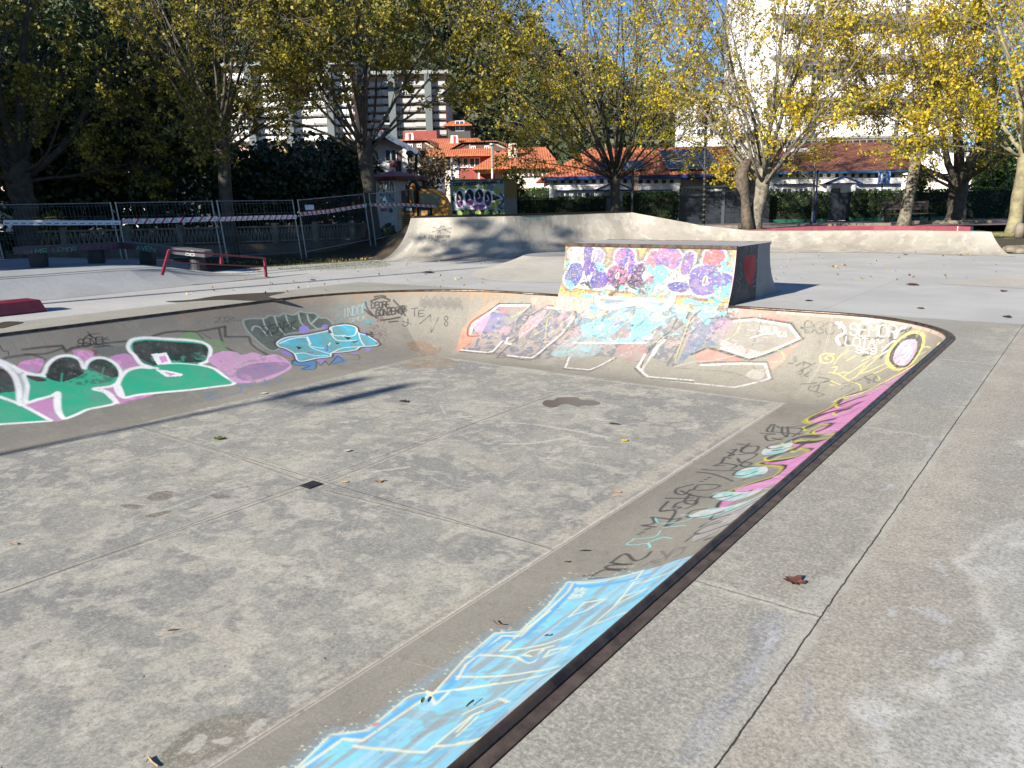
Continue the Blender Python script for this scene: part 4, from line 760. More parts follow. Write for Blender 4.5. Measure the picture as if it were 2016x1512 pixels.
for L in ([(500, 655), (545, 650), (520, 690), (560, 700), (600, 690), (630, 700)], [(520, 625), (560, 570), (630, 520)], [(620, 600), (690, 560)], [(740, 600), (800, 570)], [(730, 700), (790, 640), (900, 540)], [(730, 700), (800, 680), (950, 610)], [(840, 700), (960, 640)], [(480, 690), (560, 710), (640, 760), (720, 790), (735, 850)], [(500, 760), (570, 790)], [(600, 720), (680, 670), (860, 560)], [(640, 750), (700, 720), (760, 640)], [(830, 700), (880, 740), (860, 760)], [(1170, 520), (1240, 490), (1280, 500)], [(1180, 560), (1240, 530)], [(490, 790), (520, 795)]): W.stroke(cG(L), .024, YL, .85)
for L in ([(570, 830), (640, 790), (700, 760), (820, 705), (860, 730)], [(590, 780), (680, 760)], [(600, 800), (640, 800)], [(620, 860), (680, 820)], [(700, 760), (780, 740), (810, 760)], [(760, 720), (800, 780)], [(850, 720), (830, 760), (870, 770)], [(940, 550), (1000, 520)]): W.stroke(cG(L), .024, (.05, .05, .05), .8)
ov = cG([(1160, 388), (1208, 412), (1205, 490), (1150, 590), (1085, 652), (1010, 655), (960, 610), (955, 560), (985, 500), (1040, 440), (1100, 400)])
W.stroke(ov, .10, YL, .97, closed=True); W.fill(ov, K0, .97); W.blend(cG([(1150, 432), (1175, 470), (1150, 560), (1085, 636), (1015, 630), (985, 585), (1010, 510), (1070, 445)]), [hx('#eab4d6'), hx('#d59ac0')], .98)
W.stroke(cG([(1090, 500), (1060, 540), (1110, 520), (1070, 570), (1030, 575), (1060, 600)]), .035, WH, .95); W.stroke(cG([(1110, 480), (1130, 540), (1090, 590), (1050, 610), (1070, 625)]), .03, WH, .9)
# ---- pink flames, right wall
body = [(1874, 670), (1846, 690), (1812, 710), (1762, 740), (1702, 772), (1662, 782), (1645, 800), (1592, 828), (1640, 832), (1600, 850), (1655, 848), (1620, 868), (1548, 873), (1603, 882), (1560, 903), (1502, 911), (1550, 915), (1527, 938), (1480, 953), (1446, 966), (1500, 962), (1555, 938), (1600, 903), (1700, 818), (1790, 742), (1886, 668)]
W.stroke(body[:20], .15, hx('#c9c13a'), .9, smooth=True); W.stroke(body[:20], .085, K0, .97); W.blend(body, [hx('#cf78b2'), hx('#d98fc0'), hx('#c26aa4')], .97, ws=30)
for L in ([(620, 880), (700, 855), (790, 830)], [(560, 950), (680, 905), (760, 880)], [(540, 1010), (640, 970), (720, 930)], [(330, 1065), (470, 1010), (640, 980)], [(300, 1130), (420, 1080), (520, 1060)], [(380, 1160), (460, 1130), (500, 1100)], [(140, 1250), (260, 1200), (410, 1195)], [(200, 1300), (260, 1270), (300, 1240)], [(0, 1370), (100, 1330), (200, 1300)]):
    L2_ = [(x, y+8) for x, y in L]; W.stroke(cG(L), .10, (.02, .02, .02), .9); W.stroke(cG([(L[0][0]-14, L[0][1]-8), (L[0][0]-26, L[0][1]+4), (L[0][0]+10, L[0][1]+20), (L[1][0], L[1][1]+22)]), .035, hx('#d5cc45'), .95)
W.stroke(cG([(1452, 425), (1380, 475), (1230, 580), (1100, 665), (1000, 720), (900, 775), (760, 845), (600, 888), (510, 925)]), .05, YL, .95); W.stroke(cG([(1452, 445), (1230, 595), (1010, 728), (900, 785), (760, 853)]), .02, K0, .9)
W.blend([(1880, 676), (1790, 748), (1700, 824), (1600, 910), (1560, 944), (1572, 938), (1640, 870), (1720, 800), (1800, 728), (1886, 672)], [hx('#e2b6cf'), hx('#c9b4c0'), hx('#d98fc0')], .8, wear=.2)
for k in range(30):
    u = rr.random(); x = 1540+u*300; y = 958-(x-1540)*.857; a = rr.random()*.6+.3; W.stroke([(x, y-6), (x-40*a, y+10*a), (x-90*a, y+26*a-8)], .012, (hx('#e6b3d2'), K0, hx('#8e4a78'), WH)[k % 4], .55, wear=.3)
W.fill([(1410, 1000), (1424, 985), (1470, 968), (1500, 962), (1450, 985), (1425, 998)], hx('#d77fb4'), .95, smooth=False); W.stroke([(1412, 1002), (1418, 988), (1450, 975), (1480, 965)], .04, K0)
# mint feathers with black outlines
for P in ([(1440, 400), (1560, 380), (1640, 350), (1600, 430), (1400, 460)], [(1180, 620), (1260, 570), (1420, 550), (1440, 600), (1300, 640), (1200, 640)], [(1000, 795), (1080, 750), (1300, 750), (1400, 740), (1200, 820)], [(820, 950), (960, 890), (1200, 850), (1500, 720), (1650, 620), (1400, 800), (1100, 930), (900, 960)]):
    W.blend(cH(P), [hx('#bfe3da'), hx('#8fd2cc'), hx('#d8d8d4'), hx('#a7c9c4')], .85, ws=18, wear=.18)
W.blend(cH([(1640, 640), (1500, 760), (1300, 920), (1180, 1020), (1000, 1100), (850, 1140), (900, 1060), (1000, 960), (1250, 850), (1450, 740)]), [hx('#c9c8c6'), hx('#b0aca8'), hx('#dadad8')], .6, ws=20, wear=.25)
for L in ([(1640, 360), (1560, 365), (1470, 385), (1440, 405), (1480, 415), (1560, 400)], [(1480, 430), (1560, 420), (1620, 400)], [(1420, 550), (1280, 560), (1190, 600), (1180, 622), (1260, 625), (1360, 590)], [(1250, 660), (1330, 630), (1400, 620)], [(1120, 740), (1030, 770), (1000, 800), (1060, 800), (1160, 780)], [(960, 885), (860, 900), (810, 935), (830, 955), (950, 945), (1100, 900)], [(1240, 770), (1100, 820), (1060, 845), (1080, 850)], [(1650, 625), (1450, 760), (1200, 880), (1000, 960)], [(1600, 680), (1400, 800), (1200, 900)], [(1150, 930), (1000, 970), (1030, 930), (1100, 910)], [(1060, 980), (920, 1030), (960, 1000), (1050, 960)], [(900, 1080), (870, 1080), (950, 1030), (1080, 990)], [(800, 1145), (860, 1100), (960, 1070), (1100, 1020), (1200, 990)], [(880, 1140), (1000, 1090), (1060, 1060)], [(1240, 930), (1330, 890), (1260, 935)], [(950, 1130), (1100, 1080)]): W.stroke(cH(L), .030, (.035, .035, .04), .9)
# black tags, mid right wall
tg = (.03, .03, .035)
for L in ([(1480, 220), (1440, 275), (1540, 285), (1700, 300)], [(1385, 290), (1500, 297)], [(1500, 220), (1480, 280)], [(1520, 235), (1560, 250), (1740, 225)], [(1560, 240), (1560, 290), (1600, 320)], [(1600, 240), (1600, 310), (1520, 340), (1450, 350), (1430, 310), (1500, 300)], [(1620, 250), (1720, 260), (1640, 320)], [(1660, 300), (1720, 290)], [(1480, 330), (1560, 345)],
          [(1030, 545), (1080, 525), (1110, 480), (1150, 490)], [(1015, 550), (1100, 545)], [(1080, 525), (1200, 545), (1160, 575)], [(1130, 440), (1180, 460), (1140, 470), (1200, 420), (1160, 425)], [(1210, 375), (1310, 390)], [(1300, 372), (1230, 430), (1270, 400)], [(1260, 400), (1370, 395), (1340, 440), (1240, 440), (1250, 400)], [(1220, 460), (1340, 450), (1350, 470), (1240, 520), (1210, 490)], [(1280, 520), (1320, 530), (1270, 555), (1230, 540), (1270, 515)],
          [(890, 597), (1000, 610), (1100, 640), (1170, 670)], [(930, 575), (1200, 585)], [(860, 695), (740, 725), (720, 760), (780, 775), (840, 735)], [(920, 670), (935, 672)], [(950, 655), (965, 655)], [(980, 640), (992, 642)], [(860, 740), (900, 700), (1000, 695), (1070, 705), (1000, 735), (890, 742)], [(760, 745), (850, 780), (940, 795), (1000, 795)], [(645, 803), (860, 800)], [(840, 770), (790, 830), (860, 850), (900, 800)], [(660, 830), (600, 905), (760, 880), (720, 870)], [(700, 880), (740, 840), (870, 820), (880, 850), (800, 885)], [(600, 905), (720, 905), (640, 1025)], [(530, 955), (610, 960), (690, 970), (760, 965), (660, 1020)], [(460, 1018), (550, 1000), (540, 955)], [(460, 1018), (560, 1030)], [(560, 985), (600, 1000)], [(480, 1050), (520, 1040)], [(455, 1072), (470, 1070)], [(428, 1088), (436, 1086)],
          [(525, 1225), (480, 1270), (400, 1295), (340, 1245), (290, 1255), (215, 1310)], [(215, 1310), (300, 1325), (370, 1322)], [(370, 1322), (220, 1330), (170, 1345), (200, 1360), (330, 1362)], [(280, 1372), (150, 1370), (50, 1430), (110, 1432), (230, 1432)], [(0, 1415), (35, 1408)]): W.stroke(cH(L), .032, tg, .92)
for L in ([(560, 1310), (530, 1300), (640, 1270), (610, 1220)], [(600, 1310), (560, 1320)], [(640, 1290), (700, 1230), (820, 1185)], [(650, 1260), (720, 1200), (800, 1190)], [(700, 1270), (760, 1240), (790, 1200)], [(460, 1340), (520, 1310), (600, 1300)]): W.stroke(cH(L), .022, (.10, .095, .09), .8, wear=.2)
for L in ([(600, 1060), (570, 1100), (500, 1115)], [(390, 1130), (335, 1165), (400, 1170), (500, 1160), (520, 1190), (480, 1205)], [(500, 1115), (380, 1125)], [(540, 1140), (610, 1110), (690, 1120)], [(520, 1190), (510, 1150), (600, 1120)], [(620, 1035), (760, 1020), (800, 1020)], [(560, 960), (600, 1000), (780, 985), (860, 950)], [(760, 935), (860, 935)]): W.stroke(cH(L), .02, hx('#8fdcd8'), .85)
# ---- pale blue piece with cream lines, nearest wall
bp = [(560, 1530), (588, 1508), (651, 1446), (723, 1437), (800, 1374), (817, 1366), (842, 1362), (852, 1366), (920, 1291), (974, 1246), (1023, 1243), (1077, 1194), (1117, 1146), (1190, 1140), (1266, 1123), (1330, 1103), (1412, 1068), (1180, 1268), (1000, 1424), (890, 1519), (860, 1545), (700, 1560)]
b1_ = hx('#84d2e6', .92); b2_ = hx('#5ba9dd', .95); b3_ = hx('#a0b4ba'); CRM = hx('#e8e6c4', .9)
W.stroke([(x-3, y-1) for x, y in ([(560, 1530), (588, 1508), (651, 1446), (723, 1437), (800, 1374), (920, 1291), (974, 1246), (1023, 1243), (1077, 1194), (1117, 1146), (1190, 1140), (1266, 1123)])], .09, hx('#79bfe0'), .28, smooth=False, soft=.9)
W.blend(bp, [b1_, b1_, hx('#7cc3e2'), hx('#8fcfe8'), b1_, hx('#93bccb'), b1_], .97, smooth=False, ws=26)
sl, mk_ = W.mask(bp, False)
if sl is not None:                      # scuff streaks running up the wall
    st_ = vn(mk_.shape, 26, 7, 77)*.5+vn(mk_.shape, 55, 3, 78)*.5; W.over(sl, mk_*np.clip((st_-.53)*6, 0, .62), (.30, .275, .25)); W.over(sl, mk_*np.clip((vn(mk_.shape, 60, 4, 79)-.66)*9, 0, .5), hx('#b9dcea'))
edge = [(560, 1530), (588, 1508), (651, 1446), (723, 1437), (800, 1374), (817, 1366), (842, 1362), (852, 1366), (920, 1291), (974, 1246), (1023, 1243), (1077, 1194), (1117, 1146), (1190, 1140), (1266, 1123)]
def inset(L, dx, dy): return [(x+dx, y+dy) for x, y in L]
W.stroke(inset(edge, 9, 9), .060, b2_, .92, smooth=False); W.stroke(edge, .020, CRM, .85, smooth=False, wear=.15)
W.stroke(cJ([(680, 1510), (840, 1400), (960, 1312), (1100, 1322), (1560, 1010)]), .03, CRM, .88, smooth=False, wear=.08)
for L in ([(1040, 1360), (1300, 1385), (1540, 1402), (1600, 1350), (1850, 1150), (2016, 1080)], [(1560, 995), (1800, 960), (2016, 930)], [(1590, 1360), (1850, 1330), (2016, 1270)], [(1550, 990), (1600, 1075), (1650, 1030), (1690, 990)]): W.stroke(cJ(L), .026, CRM, .85, smooth=False, wear=.1)
for L in ([(60, 748), (180, 733), (300, 738), (410, 748), (500, 788), (530, 780), (600, 690), (520, 740), (450, 735), (500, 705), (660, 672)], [(0, 900), (60, 800), (310, 600), (440, 602), (760, 300), (800, 240), (1000, 225), (1280, 150)], [(300, 705), (400, 610), (640, 430)], [(300, 705), (600, 660), (800, 590), (950, 520), (1100, 460), (1260, 400)], [(940, 520), (1090, 390), (1280, 150)], [(1090, 385), (1130, 335), (1320, 270), (1200, 330), (1090, 385)], [(770, 470), (880, 370), (1030, 345), (900, 420), (770, 470)], [(600, 748), (640, 700), (760, 675), (690, 715), (600, 748)],
          [(0, 975), (250, 935), (500, 890), (850, 770)], [(0, 880), (250, 880), (500, 850), (700, 810)], [(0, 1340), (150, 1310), (250, 1260), (400, 1150)], [(40, 1140), (150, 1090), (290, 1032), (360, 1060), (250, 1090), (120, 1140), (0, 1260)], [(0, 1290), (150, 1150), (330, 1070)], [(1200, 220), (1350, 180), (1600, 60), (1730, 10)], [(1240, 240), (1450, 170), (1640, 60)]): W.stroke(cI(L), .024, CRM, .88, smooth=False, wear=.08)
for L in ([(790, 460), (900, 420), (1010, 360)], [(1110, 385), (1230, 340), (1300, 280)], [(440, 740), (500, 770), (590, 700)], [(150, 1140), (280, 1080), (340, 1060)], [(800, 235), (760, 310), (440, 610), (310, 612), (100, 740)], [(1210, 215), (1350, 165), (1600, 50)]): W.stroke(inset(cI(L), 3, 2), .026, b2_, .9)
for P in ([(860, 430), (895, 375), (975, 362)], [(1130, 365), (1160, 330), (1230, 305)], [(180, 1110), (300, 1050), (330, 1065), (200, 1130)], [(500, 730), (580, 705), (520, 745)]): W.fill(cI(P), (.32, .27, .23), .8, smooth=False)
o_ = cI([(800, 345), (905, 268)]); W.text('FICE', cI([(800, 330)])[0], cI([(925, 345)])[0], (1, -2), .01, CRM, .01)
W.text('BCIF', cI([(850, 335)])[0], cI([(905, 262)])[0], (-22, 2), .02, CRM, .9)
for k in range(150):                    # cream specks of overspray outside the outline
    u = rr.random()*(len(edge)-1); i = int(u); x = edge[i][0]+(edge[i+1][0]-edge[i][0])*(u-i); y = edge[i][1]+(edge[i+1][1]-edge[i][1])*(u-i)
    d_ = abs(rr.normal())*14+1; W.stroke([(x-d_, y-d_*.5), (x-d_+1.6, y-d_*.5+.5)], .008+.008*rr.random(), CRM, .9)
W.fill(cJ([(1155, 1215), (1180, 1200), (1215, 1202), (1215, 1218), (1180, 1225)]), hx('#d98a8a'), .9)
# ================================================================= block face
Fc = face; OR = hx('#efb54e', .80); WB = (.50, .49, .47)
full = cF([(350, 1260), (500, 690), (1830, 700), (1740, 1260)])
Fc.rgb[:] = OR; Fc.a[:] = .93; sl = (slice(0, 300), slice(0, 110)); Fc.over(sl, np.clip((fb((300, 110), 34, 21)-.52)*6, 0, .8), hx('#eecf9a', .65)); Fc.over(sl, np.clip((fb((300, 110), 22, 31)-.60)*9, 0, .75), hx('#dca8a0', .65))
bub = dict(a=[(455, 790), (480, 765), (540, 755), (575, 800), (560, 870), (500, 885), (465, 850)], b=[(470, 885), (520, 878), (545, 900), (540, 985), (500, 1040), (450, 1045), (420, 1000), (440, 940)],
           c=[(570, 790), (590, 750), (640, 770), (655, 850), (710, 920), (748, 980), (730, 1040), (680, 1062), (620, 1040), (608, 960), (570, 1005), (552, 950), (575, 870)], c2=[(650, 790), (680, 770), (715, 800), (700, 860), (660, 850)],
           d=[(830, 790), (870, 765), (920, 765), (958, 805), (962, 880), (940, 960), (915, 960), (905, 905), (850, 892), (818, 850)], e=[(790, 905), (850, 888), (895, 920), (912, 980), (895, 1035), (840, 1062), (785, 1045), (752, 990), (758, 940)],
           f=[(960, 905), (1000, 885), (1050, 885), (1045, 930), (1018, 970), (1035, 1030), (1000, 1075), (950, 1065), (915, 1030), (945, 970)], g=[(1085, 800), (1130, 782), (1148, 830), (1110, 920), (1065, 945), (1055, 870)],
           h=[(1150, 800), (1200, 758), (1280, 760), (1325, 820), (1312, 880), (1262, 918), (1205, 890), (1142, 886)], i=[(1370, 805), (1415, 792), (1430, 830), (1400, 930), (1355, 960), (1330, 930), (1345, 860)],
           j=[(1545, 775), (1610, 757), (1668, 800), (1650, 880), (1605, 920), (1515, 880), (1520, 815)], k=[(1425, 935), (1500, 902), (1590, 915), (1642, 980), (1622, 1060), (1560, 1110), (1480, 1118), (1420, 1080), (1405, 1000)],
           l=[(1240, 1035), (1300, 1022), (1365, 1030), (1388, 1068), (1340, 1100), (1270, 1090), (1232, 1065)], m=[(1080, 985), (1140, 960), (1152, 1000), (1105, 1060), (1055, 1082), (1042, 1030)], n=[(1660, 960), (1730, 980), (1745, 1050), (1710, 1108), (1650, 1070)], o=[(1200, 950), (1225, 960), (1200, 1010), (1180, 1000)])
for k in list(bub): P = bub[k]; cx_ = sum(p[0] for p in P)/len(P); cy_ = sum(p[1] for p in P)/len(P); bub[k] = [(cx_+(x-cx_)*1.10, cy_+(y-cy_)*1.08) for x, y in P]
for k, P in bub.items(): Fc.stroke(cF(P), .165, (.05, .045, .05), .9, closed=True, wear=.25)
for k, P in bub.items(): Fc.stroke(cF(P), .095, WB, .96, closed=True, wear=.16)
Fc.blend(cF([(430, 980), (500, 1060), (640, 1080), (760, 1080), (1000, 1110), (1250, 1120), (1420, 1120), (1560, 1150), (1740, 1110), (1750, 980), (1600, 940), (1300, 930), (900, 900), (600, 920), (450, 930)]), [WB, WB, hx('#c9d9d4'), hx('#d9cfc0')], .95, wear=.12)
Fc.splat(cF([(420, 760), (1800, 740), (1760, 1000), (440, 1000)]), hx('#8fd0cc', .7), .16, 9, .8, 41); Fc.splat(cF([(420, 730), (1800, 720), (1790, 900), (440, 900)]), hx('#8b8276'), .16, 9, .7, 43, .45)
ch_ = {'a': ['#e88a78', '#e6b0b0', '#f0d8d4'], 'b': ['#3f57b0', '#4a4fa0', '#5a6cc0'], 'c': ['#3f3f98', '#5d4aa8', '#7a4c98'], 'c2': ['#7b5aa8', '#9a8ac0'], 'd': ['#b85aa8', '#5b55b0', '#c26ab0', '#4f4a9a'], 'e': ['#8a3f86', '#5a3a78', '#b0608a', '#4a3060'], 'f': ['#b05098', '#7a4a98', '#5a3570', '#2a2040'], 'g': ['#c46aa6', '#d0787a', '#9a62a8'], 'h': ['#b95aa6', '#6f62b8', '#d070a8', '#9a5aa8'], 'i': ['#6a5ab0', '#8d5aa8', '#4f4a9a'], 'j': ['#c05ab0', '#6a62b8', '#e0645c', '#a85ab0'], 'k': ['#4348a0', '#5a50a8', '#6f5ab0', '#3f56ac'], 'l': ['#4a4aa0', '#5f4f9f'], 'm': ['#a04a90', '#6a4a90', '#c06090', '#3a3060'], 'n': ['#5a50a8', '#7a78b8'], 'o': ['#c06aa0', '#b07aa8']}
for k, P in bub.items():
    Fc.blend(cF(P), [hx(c) for c in ch_[k]], .97, ws=15); Fc.splat(cF(P), (.50, .50, .52), .08, 2.6, .8, 60+len(P), .3)
for c_, r1_, r2_ in (((830, 972), 16, 28), ((900, 895), 12, 30), ((1520, 1010), 22, 42)):
    P = [(c_[0]+r1_*math.cos(a)+.25*r2_*math.sin(a), c_[1]-r2_*math.sin(a)) for a in np.linspace(0, 5.6, 8)]; Fc.fill(cF(P), WB); Fc.stroke(cF([(c_[0]-4, c_[1]+r2_*.5), (c_[0]+4, c_[1]-r2_*.5)]), .03, K0, .8, wear=.3)
Fc.stroke(cF([(1440, 1010), (1460, 1060), (1520, 1080)]), .09, hx('#9a78b8'), .8); Fc.stroke(cF([(1540, 970), (1640, 900), (1665, 870)]), .02, K0, .8)
for L in ([(565, 940), (555, 1000)], [(630, 950), (600, 1010), (560, 960)], [(670, 790), (650, 860)], [(640, 780), (630, 850)]): Fc.stroke(cF(L), .045, WB, .95)
for P, s_, f_ in (([(740, 1060), (900, 1040), (1100, 1100), (1240, 1080), (1260, 1180), (1000, 1220), (700, 1200)], 18, .5), ([(1060, 880), (1200, 900), (1240, 1000), (1200, 1080), (1050, 1100), (1020, 1000)], 14, .6), ([(1600, 900), (1760, 860), (1760, 1120), (1600, 1120)], 14, .45), ([(660, 840), (760, 840), (760, 940), (680, 930)], 14, .4), ([(420, 1000), (500, 1040), (480, 1090), (400, 1060)], 10, .4), ([(1250, 1120), (1720, 1160), (1700, 1240), (1250, 1240)], 20, .4), ([(500, 1120), (760, 1150), (760, 1240), (480, 1240)], 18, .45)):
    Fc.splat(cF(P), hx('#5ed0da'), f_, s_, .92, 80+s_+len(P), .2)
Fc.splat(cF([(780, 1000), (1060, 1020), (1060, 1100), (800, 1100)]), K0, .35, 9, .85, 5, .4); Fc.splat(cF([(660, 1120), (860, 1100), (840, 1190), (700, 1200)]), K0, .35, 10, .85, 6, .4); Fc.splat(cF([(1020, 1090), (1240, 1090), (1220, 1190), (1000, 1190)]), hx('#8f8d88'), .6, 12, .85, 8, .3); Fc.splat(cF([(380, 700), (1800, 700), (1720, 1240), (360, 1240)]), hx('#8b8276', .7), .13, 4, .85, 9, .4); Fc.splat(cF([(380, 700), (1800, 700), (1720, 1240), (360, 1240)]), (.07, .065, .06), .045, 2.5, .8, 19, .3)
for L in ([(545, 1035), (575, 1025), (590, 1045)], [(600, 1020), (610, 1060), (630, 1070)], [(1000, 1100), (1020, 1085), (1040, 1110)]): Fc.stroke(cF(L), .05, K0, .9)
big = [(655, 1130), (670, 1180), (720, 1220), (800, 1220), (900, 1195), (1000, 1185), (1090, 1225), (1180, 1235), (1250, 1180), (1270, 1130)]
for S_ in (Fc, W):
    S_.stroke(cF(big), .12, WB, .9, wear=.1); S_.stroke(cF([(640, 1130), (655, 1200), (715, 1245), (810, 1245), (900, 1225), (1000, 1215), (1090, 1255), (1190, 1262), (1275, 1200), (1295, 1130)]), .018, K0, .85, wear=.1)
    S_.stroke(cF([(420, 1080), (480, 1100), (560, 1075), (620, 1110)]), .018, K0, .7, wear=.2); S_.stroke(cF([(1370, 1130), (1440, 1160), (1540, 1165)]), .018, K0, .8); S_.stroke(cF([(1560, 1140), (1640, 1180), (1720, 1175)]), .018, K0, .8)
for L in ([(445, 870), (430, 930), (415, 1000)], [(470, 740), (560, 722), (640, 735)], [(820, 745), (900, 728), (960, 750)], [(1180, 740), (1290, 735), (1350, 790)], [(1480, 830), (1500, 760), (1580, 730), (1690, 760), (1720, 850)], [(1460, 870), (1480, 780), (1560, 722)], [(1000, 770), (985, 850)], [(1060, 735), (1075, 790)], [(1760, 950), (1770, 1010)], [(1390, 960), (1420, 900), (1470, 870)], [(1310, 780), (1340, 820)]): Fc.stroke(cF(L), .016, (.05, .045, .05), .8, wear=.2)
Fc.stroke([(1449, 490), (1446, 530), (1438, 600)], .03, hx('#e6b8c0'), .9)
W.blend(cF([(380, 1120), (520, 1120), (640, 1160), (560, 1240), (360, 1230), (350, 1180)]), [hx('#f0c98a'), hx('#e8b0a0'), hx('#e8c0b8')], .8, wear=.15)
for P, s_ in (([(600, 1200), (1000, 1240), (1400, 1220), (1540, 1240), (1450, 1400), (1200, 1450), (900, 1500), (560, 1450)], 20), ([(940, 1290), (1120, 1330), (1160, 1420), (1060, 1480), (950, 1420)], 14), ([(1300, 1180), (1760, 1200), (1700, 1300), (1500, 1300), (1300, 1260)], 18)): W.splat(cF(P), hx('#5fccd8'), .42, s_, .85, s_, .25)
W.splat(cF([(520, 1180), (1250, 1240), (1100, 1320), (560, 1300)]), hx('#efc070'), .22, 14, .85, 15, .2); W.splat(cF([(1250, 1180), (1760, 1200), (1720, 1260), (1260, 1240)]), hx('#efc070'), .25, 14, .85, 16, .2); W.splat(cF([(100, 1200), (1700, 1240), (1600, 1500), (0, 1500)]), hx('#c98aa0'), .10, 12, .7, 17, .3); W.splat(cF([(0, 1250), (1900, 1250), (1700, 1560), (-100, 1560)]), (.45, .44, .42), .08, 3.2, .6, 18, .45)
for k in range(70):
    x = 100+rr.random()*1600; y = 1240+rr.random()*250; dx = 30+60*rr.random(); c_ = (K0, WB, hx('#4a5c9c'), hx('#d8dc5a'), hx('#5ec8d4'), hx('#c46a8a'), K0)[k % 7]; W.stroke(cF([(x, y), (x-dx*.5, y+dx*.6), (x-dx*1.3, y+dx*1.1)]), .012+.014*rr.random(), c_, .6, wear=.35)
# ---- side panel of the block: black with a red heart
S2 = sideS; S2.rgb[:] = (.055, .053, .052); S2.a[:] = .96
cS = crop(1180, 340, 5.93)
S2.blend(cS([(1700, 990), (1760, 960), (1830, 985), (1820, 1150), (1770, 1310), (1720, 1250), (1690, 1100)]), [hx('#a02a30'), hx('#b4363c')], .95)
for L in ([(1770, 970), (1750, 1100), (1775, 1250)], [(1800, 1050), (1770, 1090), (1790, 1180)]): S2.stroke(cS(L), .018, (.08, .02, .02), .8)
for L in ([(1700, 880), (1720, 860), (1730, 910)], [(1760, 860), (1780, 870), (1770, 930)], [(1800, 850), (1820, 870)], [(1848, 800), (1860, 900), (1855, 1020), (1830, 1030)], [(1640, 1060), (1660, 1090), (1650, 1140)], [(1650, 1160), (1670, 1200), (1640, 1250), (1630, 1200)], [(1600, 1250), (1640, 1300), (1620, 1390)], [(1850, 1090), (1870, 1130)], [(1780, 1290), (1840, 1240), (1870, 1270), (1830, 1320), (1790, 1330)], [(1840, 1200), (1860, 1190)]): S2.stroke(cS(L), .018, hx('#8d8f92'), .8)
# ================================================================= small tags on the back ramp
cQ = crop(700, 240, 6.1)
bank.strokes([cQ([(920, 1265), (1050, 1290), (1140, 1330)]), cQ([(920, 1320), (1050, 1295), (1150, 1275)]), cQ([(1015, 1275), (1030, 1245), (1045, 1270), (1060, 1245), (1080, 1275)]), cQ([(990, 1340), (1008, 1310), (1025, 1340)])], .035, (.06, .06, .06), .75, smooth=False)
bank.text('48100 HARDCORE', cQ([(820, 1395)])[0], cQ([(1140, 1395)])[0], (0, -5.5), .035, (.05, .05, .05), .85); bank.text('CREW', cQ([(850, 1430)])[0], cQ([(1090, 1432)])[0], (0, -4), .03, (.05, .05, .05), .8)
bank.text('CEMENTERIO', (1031, 432), (1117, 429), (0, -8.5), .05, hx('#86b284'), .8)
for L in ([(1138, 425), (1143, 450), (1150, 500)], [(1015, 423), (1022, 460), (1035, 500)], [(1239, 417), (1248, 445), (1270, 470)], [(1025, 440), (1030, 480)], [(890, 430), (892, 505)]): bank.stroke(L, .03, (.16, .15, .13), .7, wear=.2)
for k in range(160):
    i = rr.integers(0, bank.n-40); j = rr.integers(6, 50); di = rr.integers(-14, 14); sl = None
    a = bank.P[i, j]; b = bank.P[min(max(i+di, 0), bank.n-1), min(j+rr.integers(3, 14), 59)]; bank.stroke([tuple(np.array(proj(p[None])).ravel()) for p in (a, b)], .03, (.24, .22, .19) if k % 2 else (.52, .49, .42), .4, wear=.4)

face.rgb *= .80; wall.rgb = np.minimum(wall.rgb, .78)
# the mural on the far wall is scraped by years of wheels: scratches that show the concrete, and faded colour
ks = slice(980, 1700); g3 = wall.rgb[ks].mean(-1, keepdims=True); wall.rgb[ks] = (g3+(wall.rgb[ks]-g3)*.72)*.94+.01
sc1 = fb((720, 190), 3.2, 301); sc2 = vn((720, 190), 2.0, 14, 302); wall.a[ks] *= np.clip(1.15-np.clip((sc1-.56)*7, 0, .75)-np.clip((sc2-.70)*6, 0, .6), 0, 1)*.93
g3 = face.rgb.mean(-1, keepdims=True); face.rgb = g3+(face.rgb-g3)*.86; sc1 = fb(face.a.shape, 3.0, 311); face.a *= np.clip(1.2-np.clip((sc1-.60)*8, 0, .8), 0, 1)
sc1 = fb((980, 190), 4, 321); wall.a[:980] *= np.clip(1.2-np.clip((sc1-.66)*7, 0, .5), 0, 1)
# ================================================================= stains, scuffs and dirt on the flat concrete
cK = crop(600, 750, 2.7486); cL = crop(0, 900, 2.47); cM = crop(1600, 800, 4.846); cN_ = crop(1400, 1100, 3.2727)
S = floorS; al = (slice(0, S.n), slice(30, S.m)); shp = (S.n, S.m-30)
def layer(S, sl, shp, sc_, seed, th_, gain, mx, col, mod=None):
    f = fb(shp, sc_, seed); a = np.clip((f-th_)*gain, 0, mx); a = a if mod is None else a*mod; S.over(sl, a, col)
big = fb(shp, 95, 500); mid = fb(shp, 34, 510)
S.over(al, np.clip((big-.46)*4.0, 0, .50), (.195, .196, .192)); S.over(al, np.clip((.46-big)*3, 0, .35), (.34, .335, .275))
layer(S, al, shp, 30, 520, .55, 8, .55, (.45, .425, .345)); layer(S, al, shp, 18, 530, .61, 8, .30, (.20, .195, .188)); layer(S, al, shp, 9, 540, .60, 9, .50, (.50, .465, .385)); layer(S, al, shp, 5, 550, .64, 9, .35, (.15, .145, .135))
r = np.random.default_rng(31)
TAN = (.47, .425, .335); PAL = (.54, .52, .435)
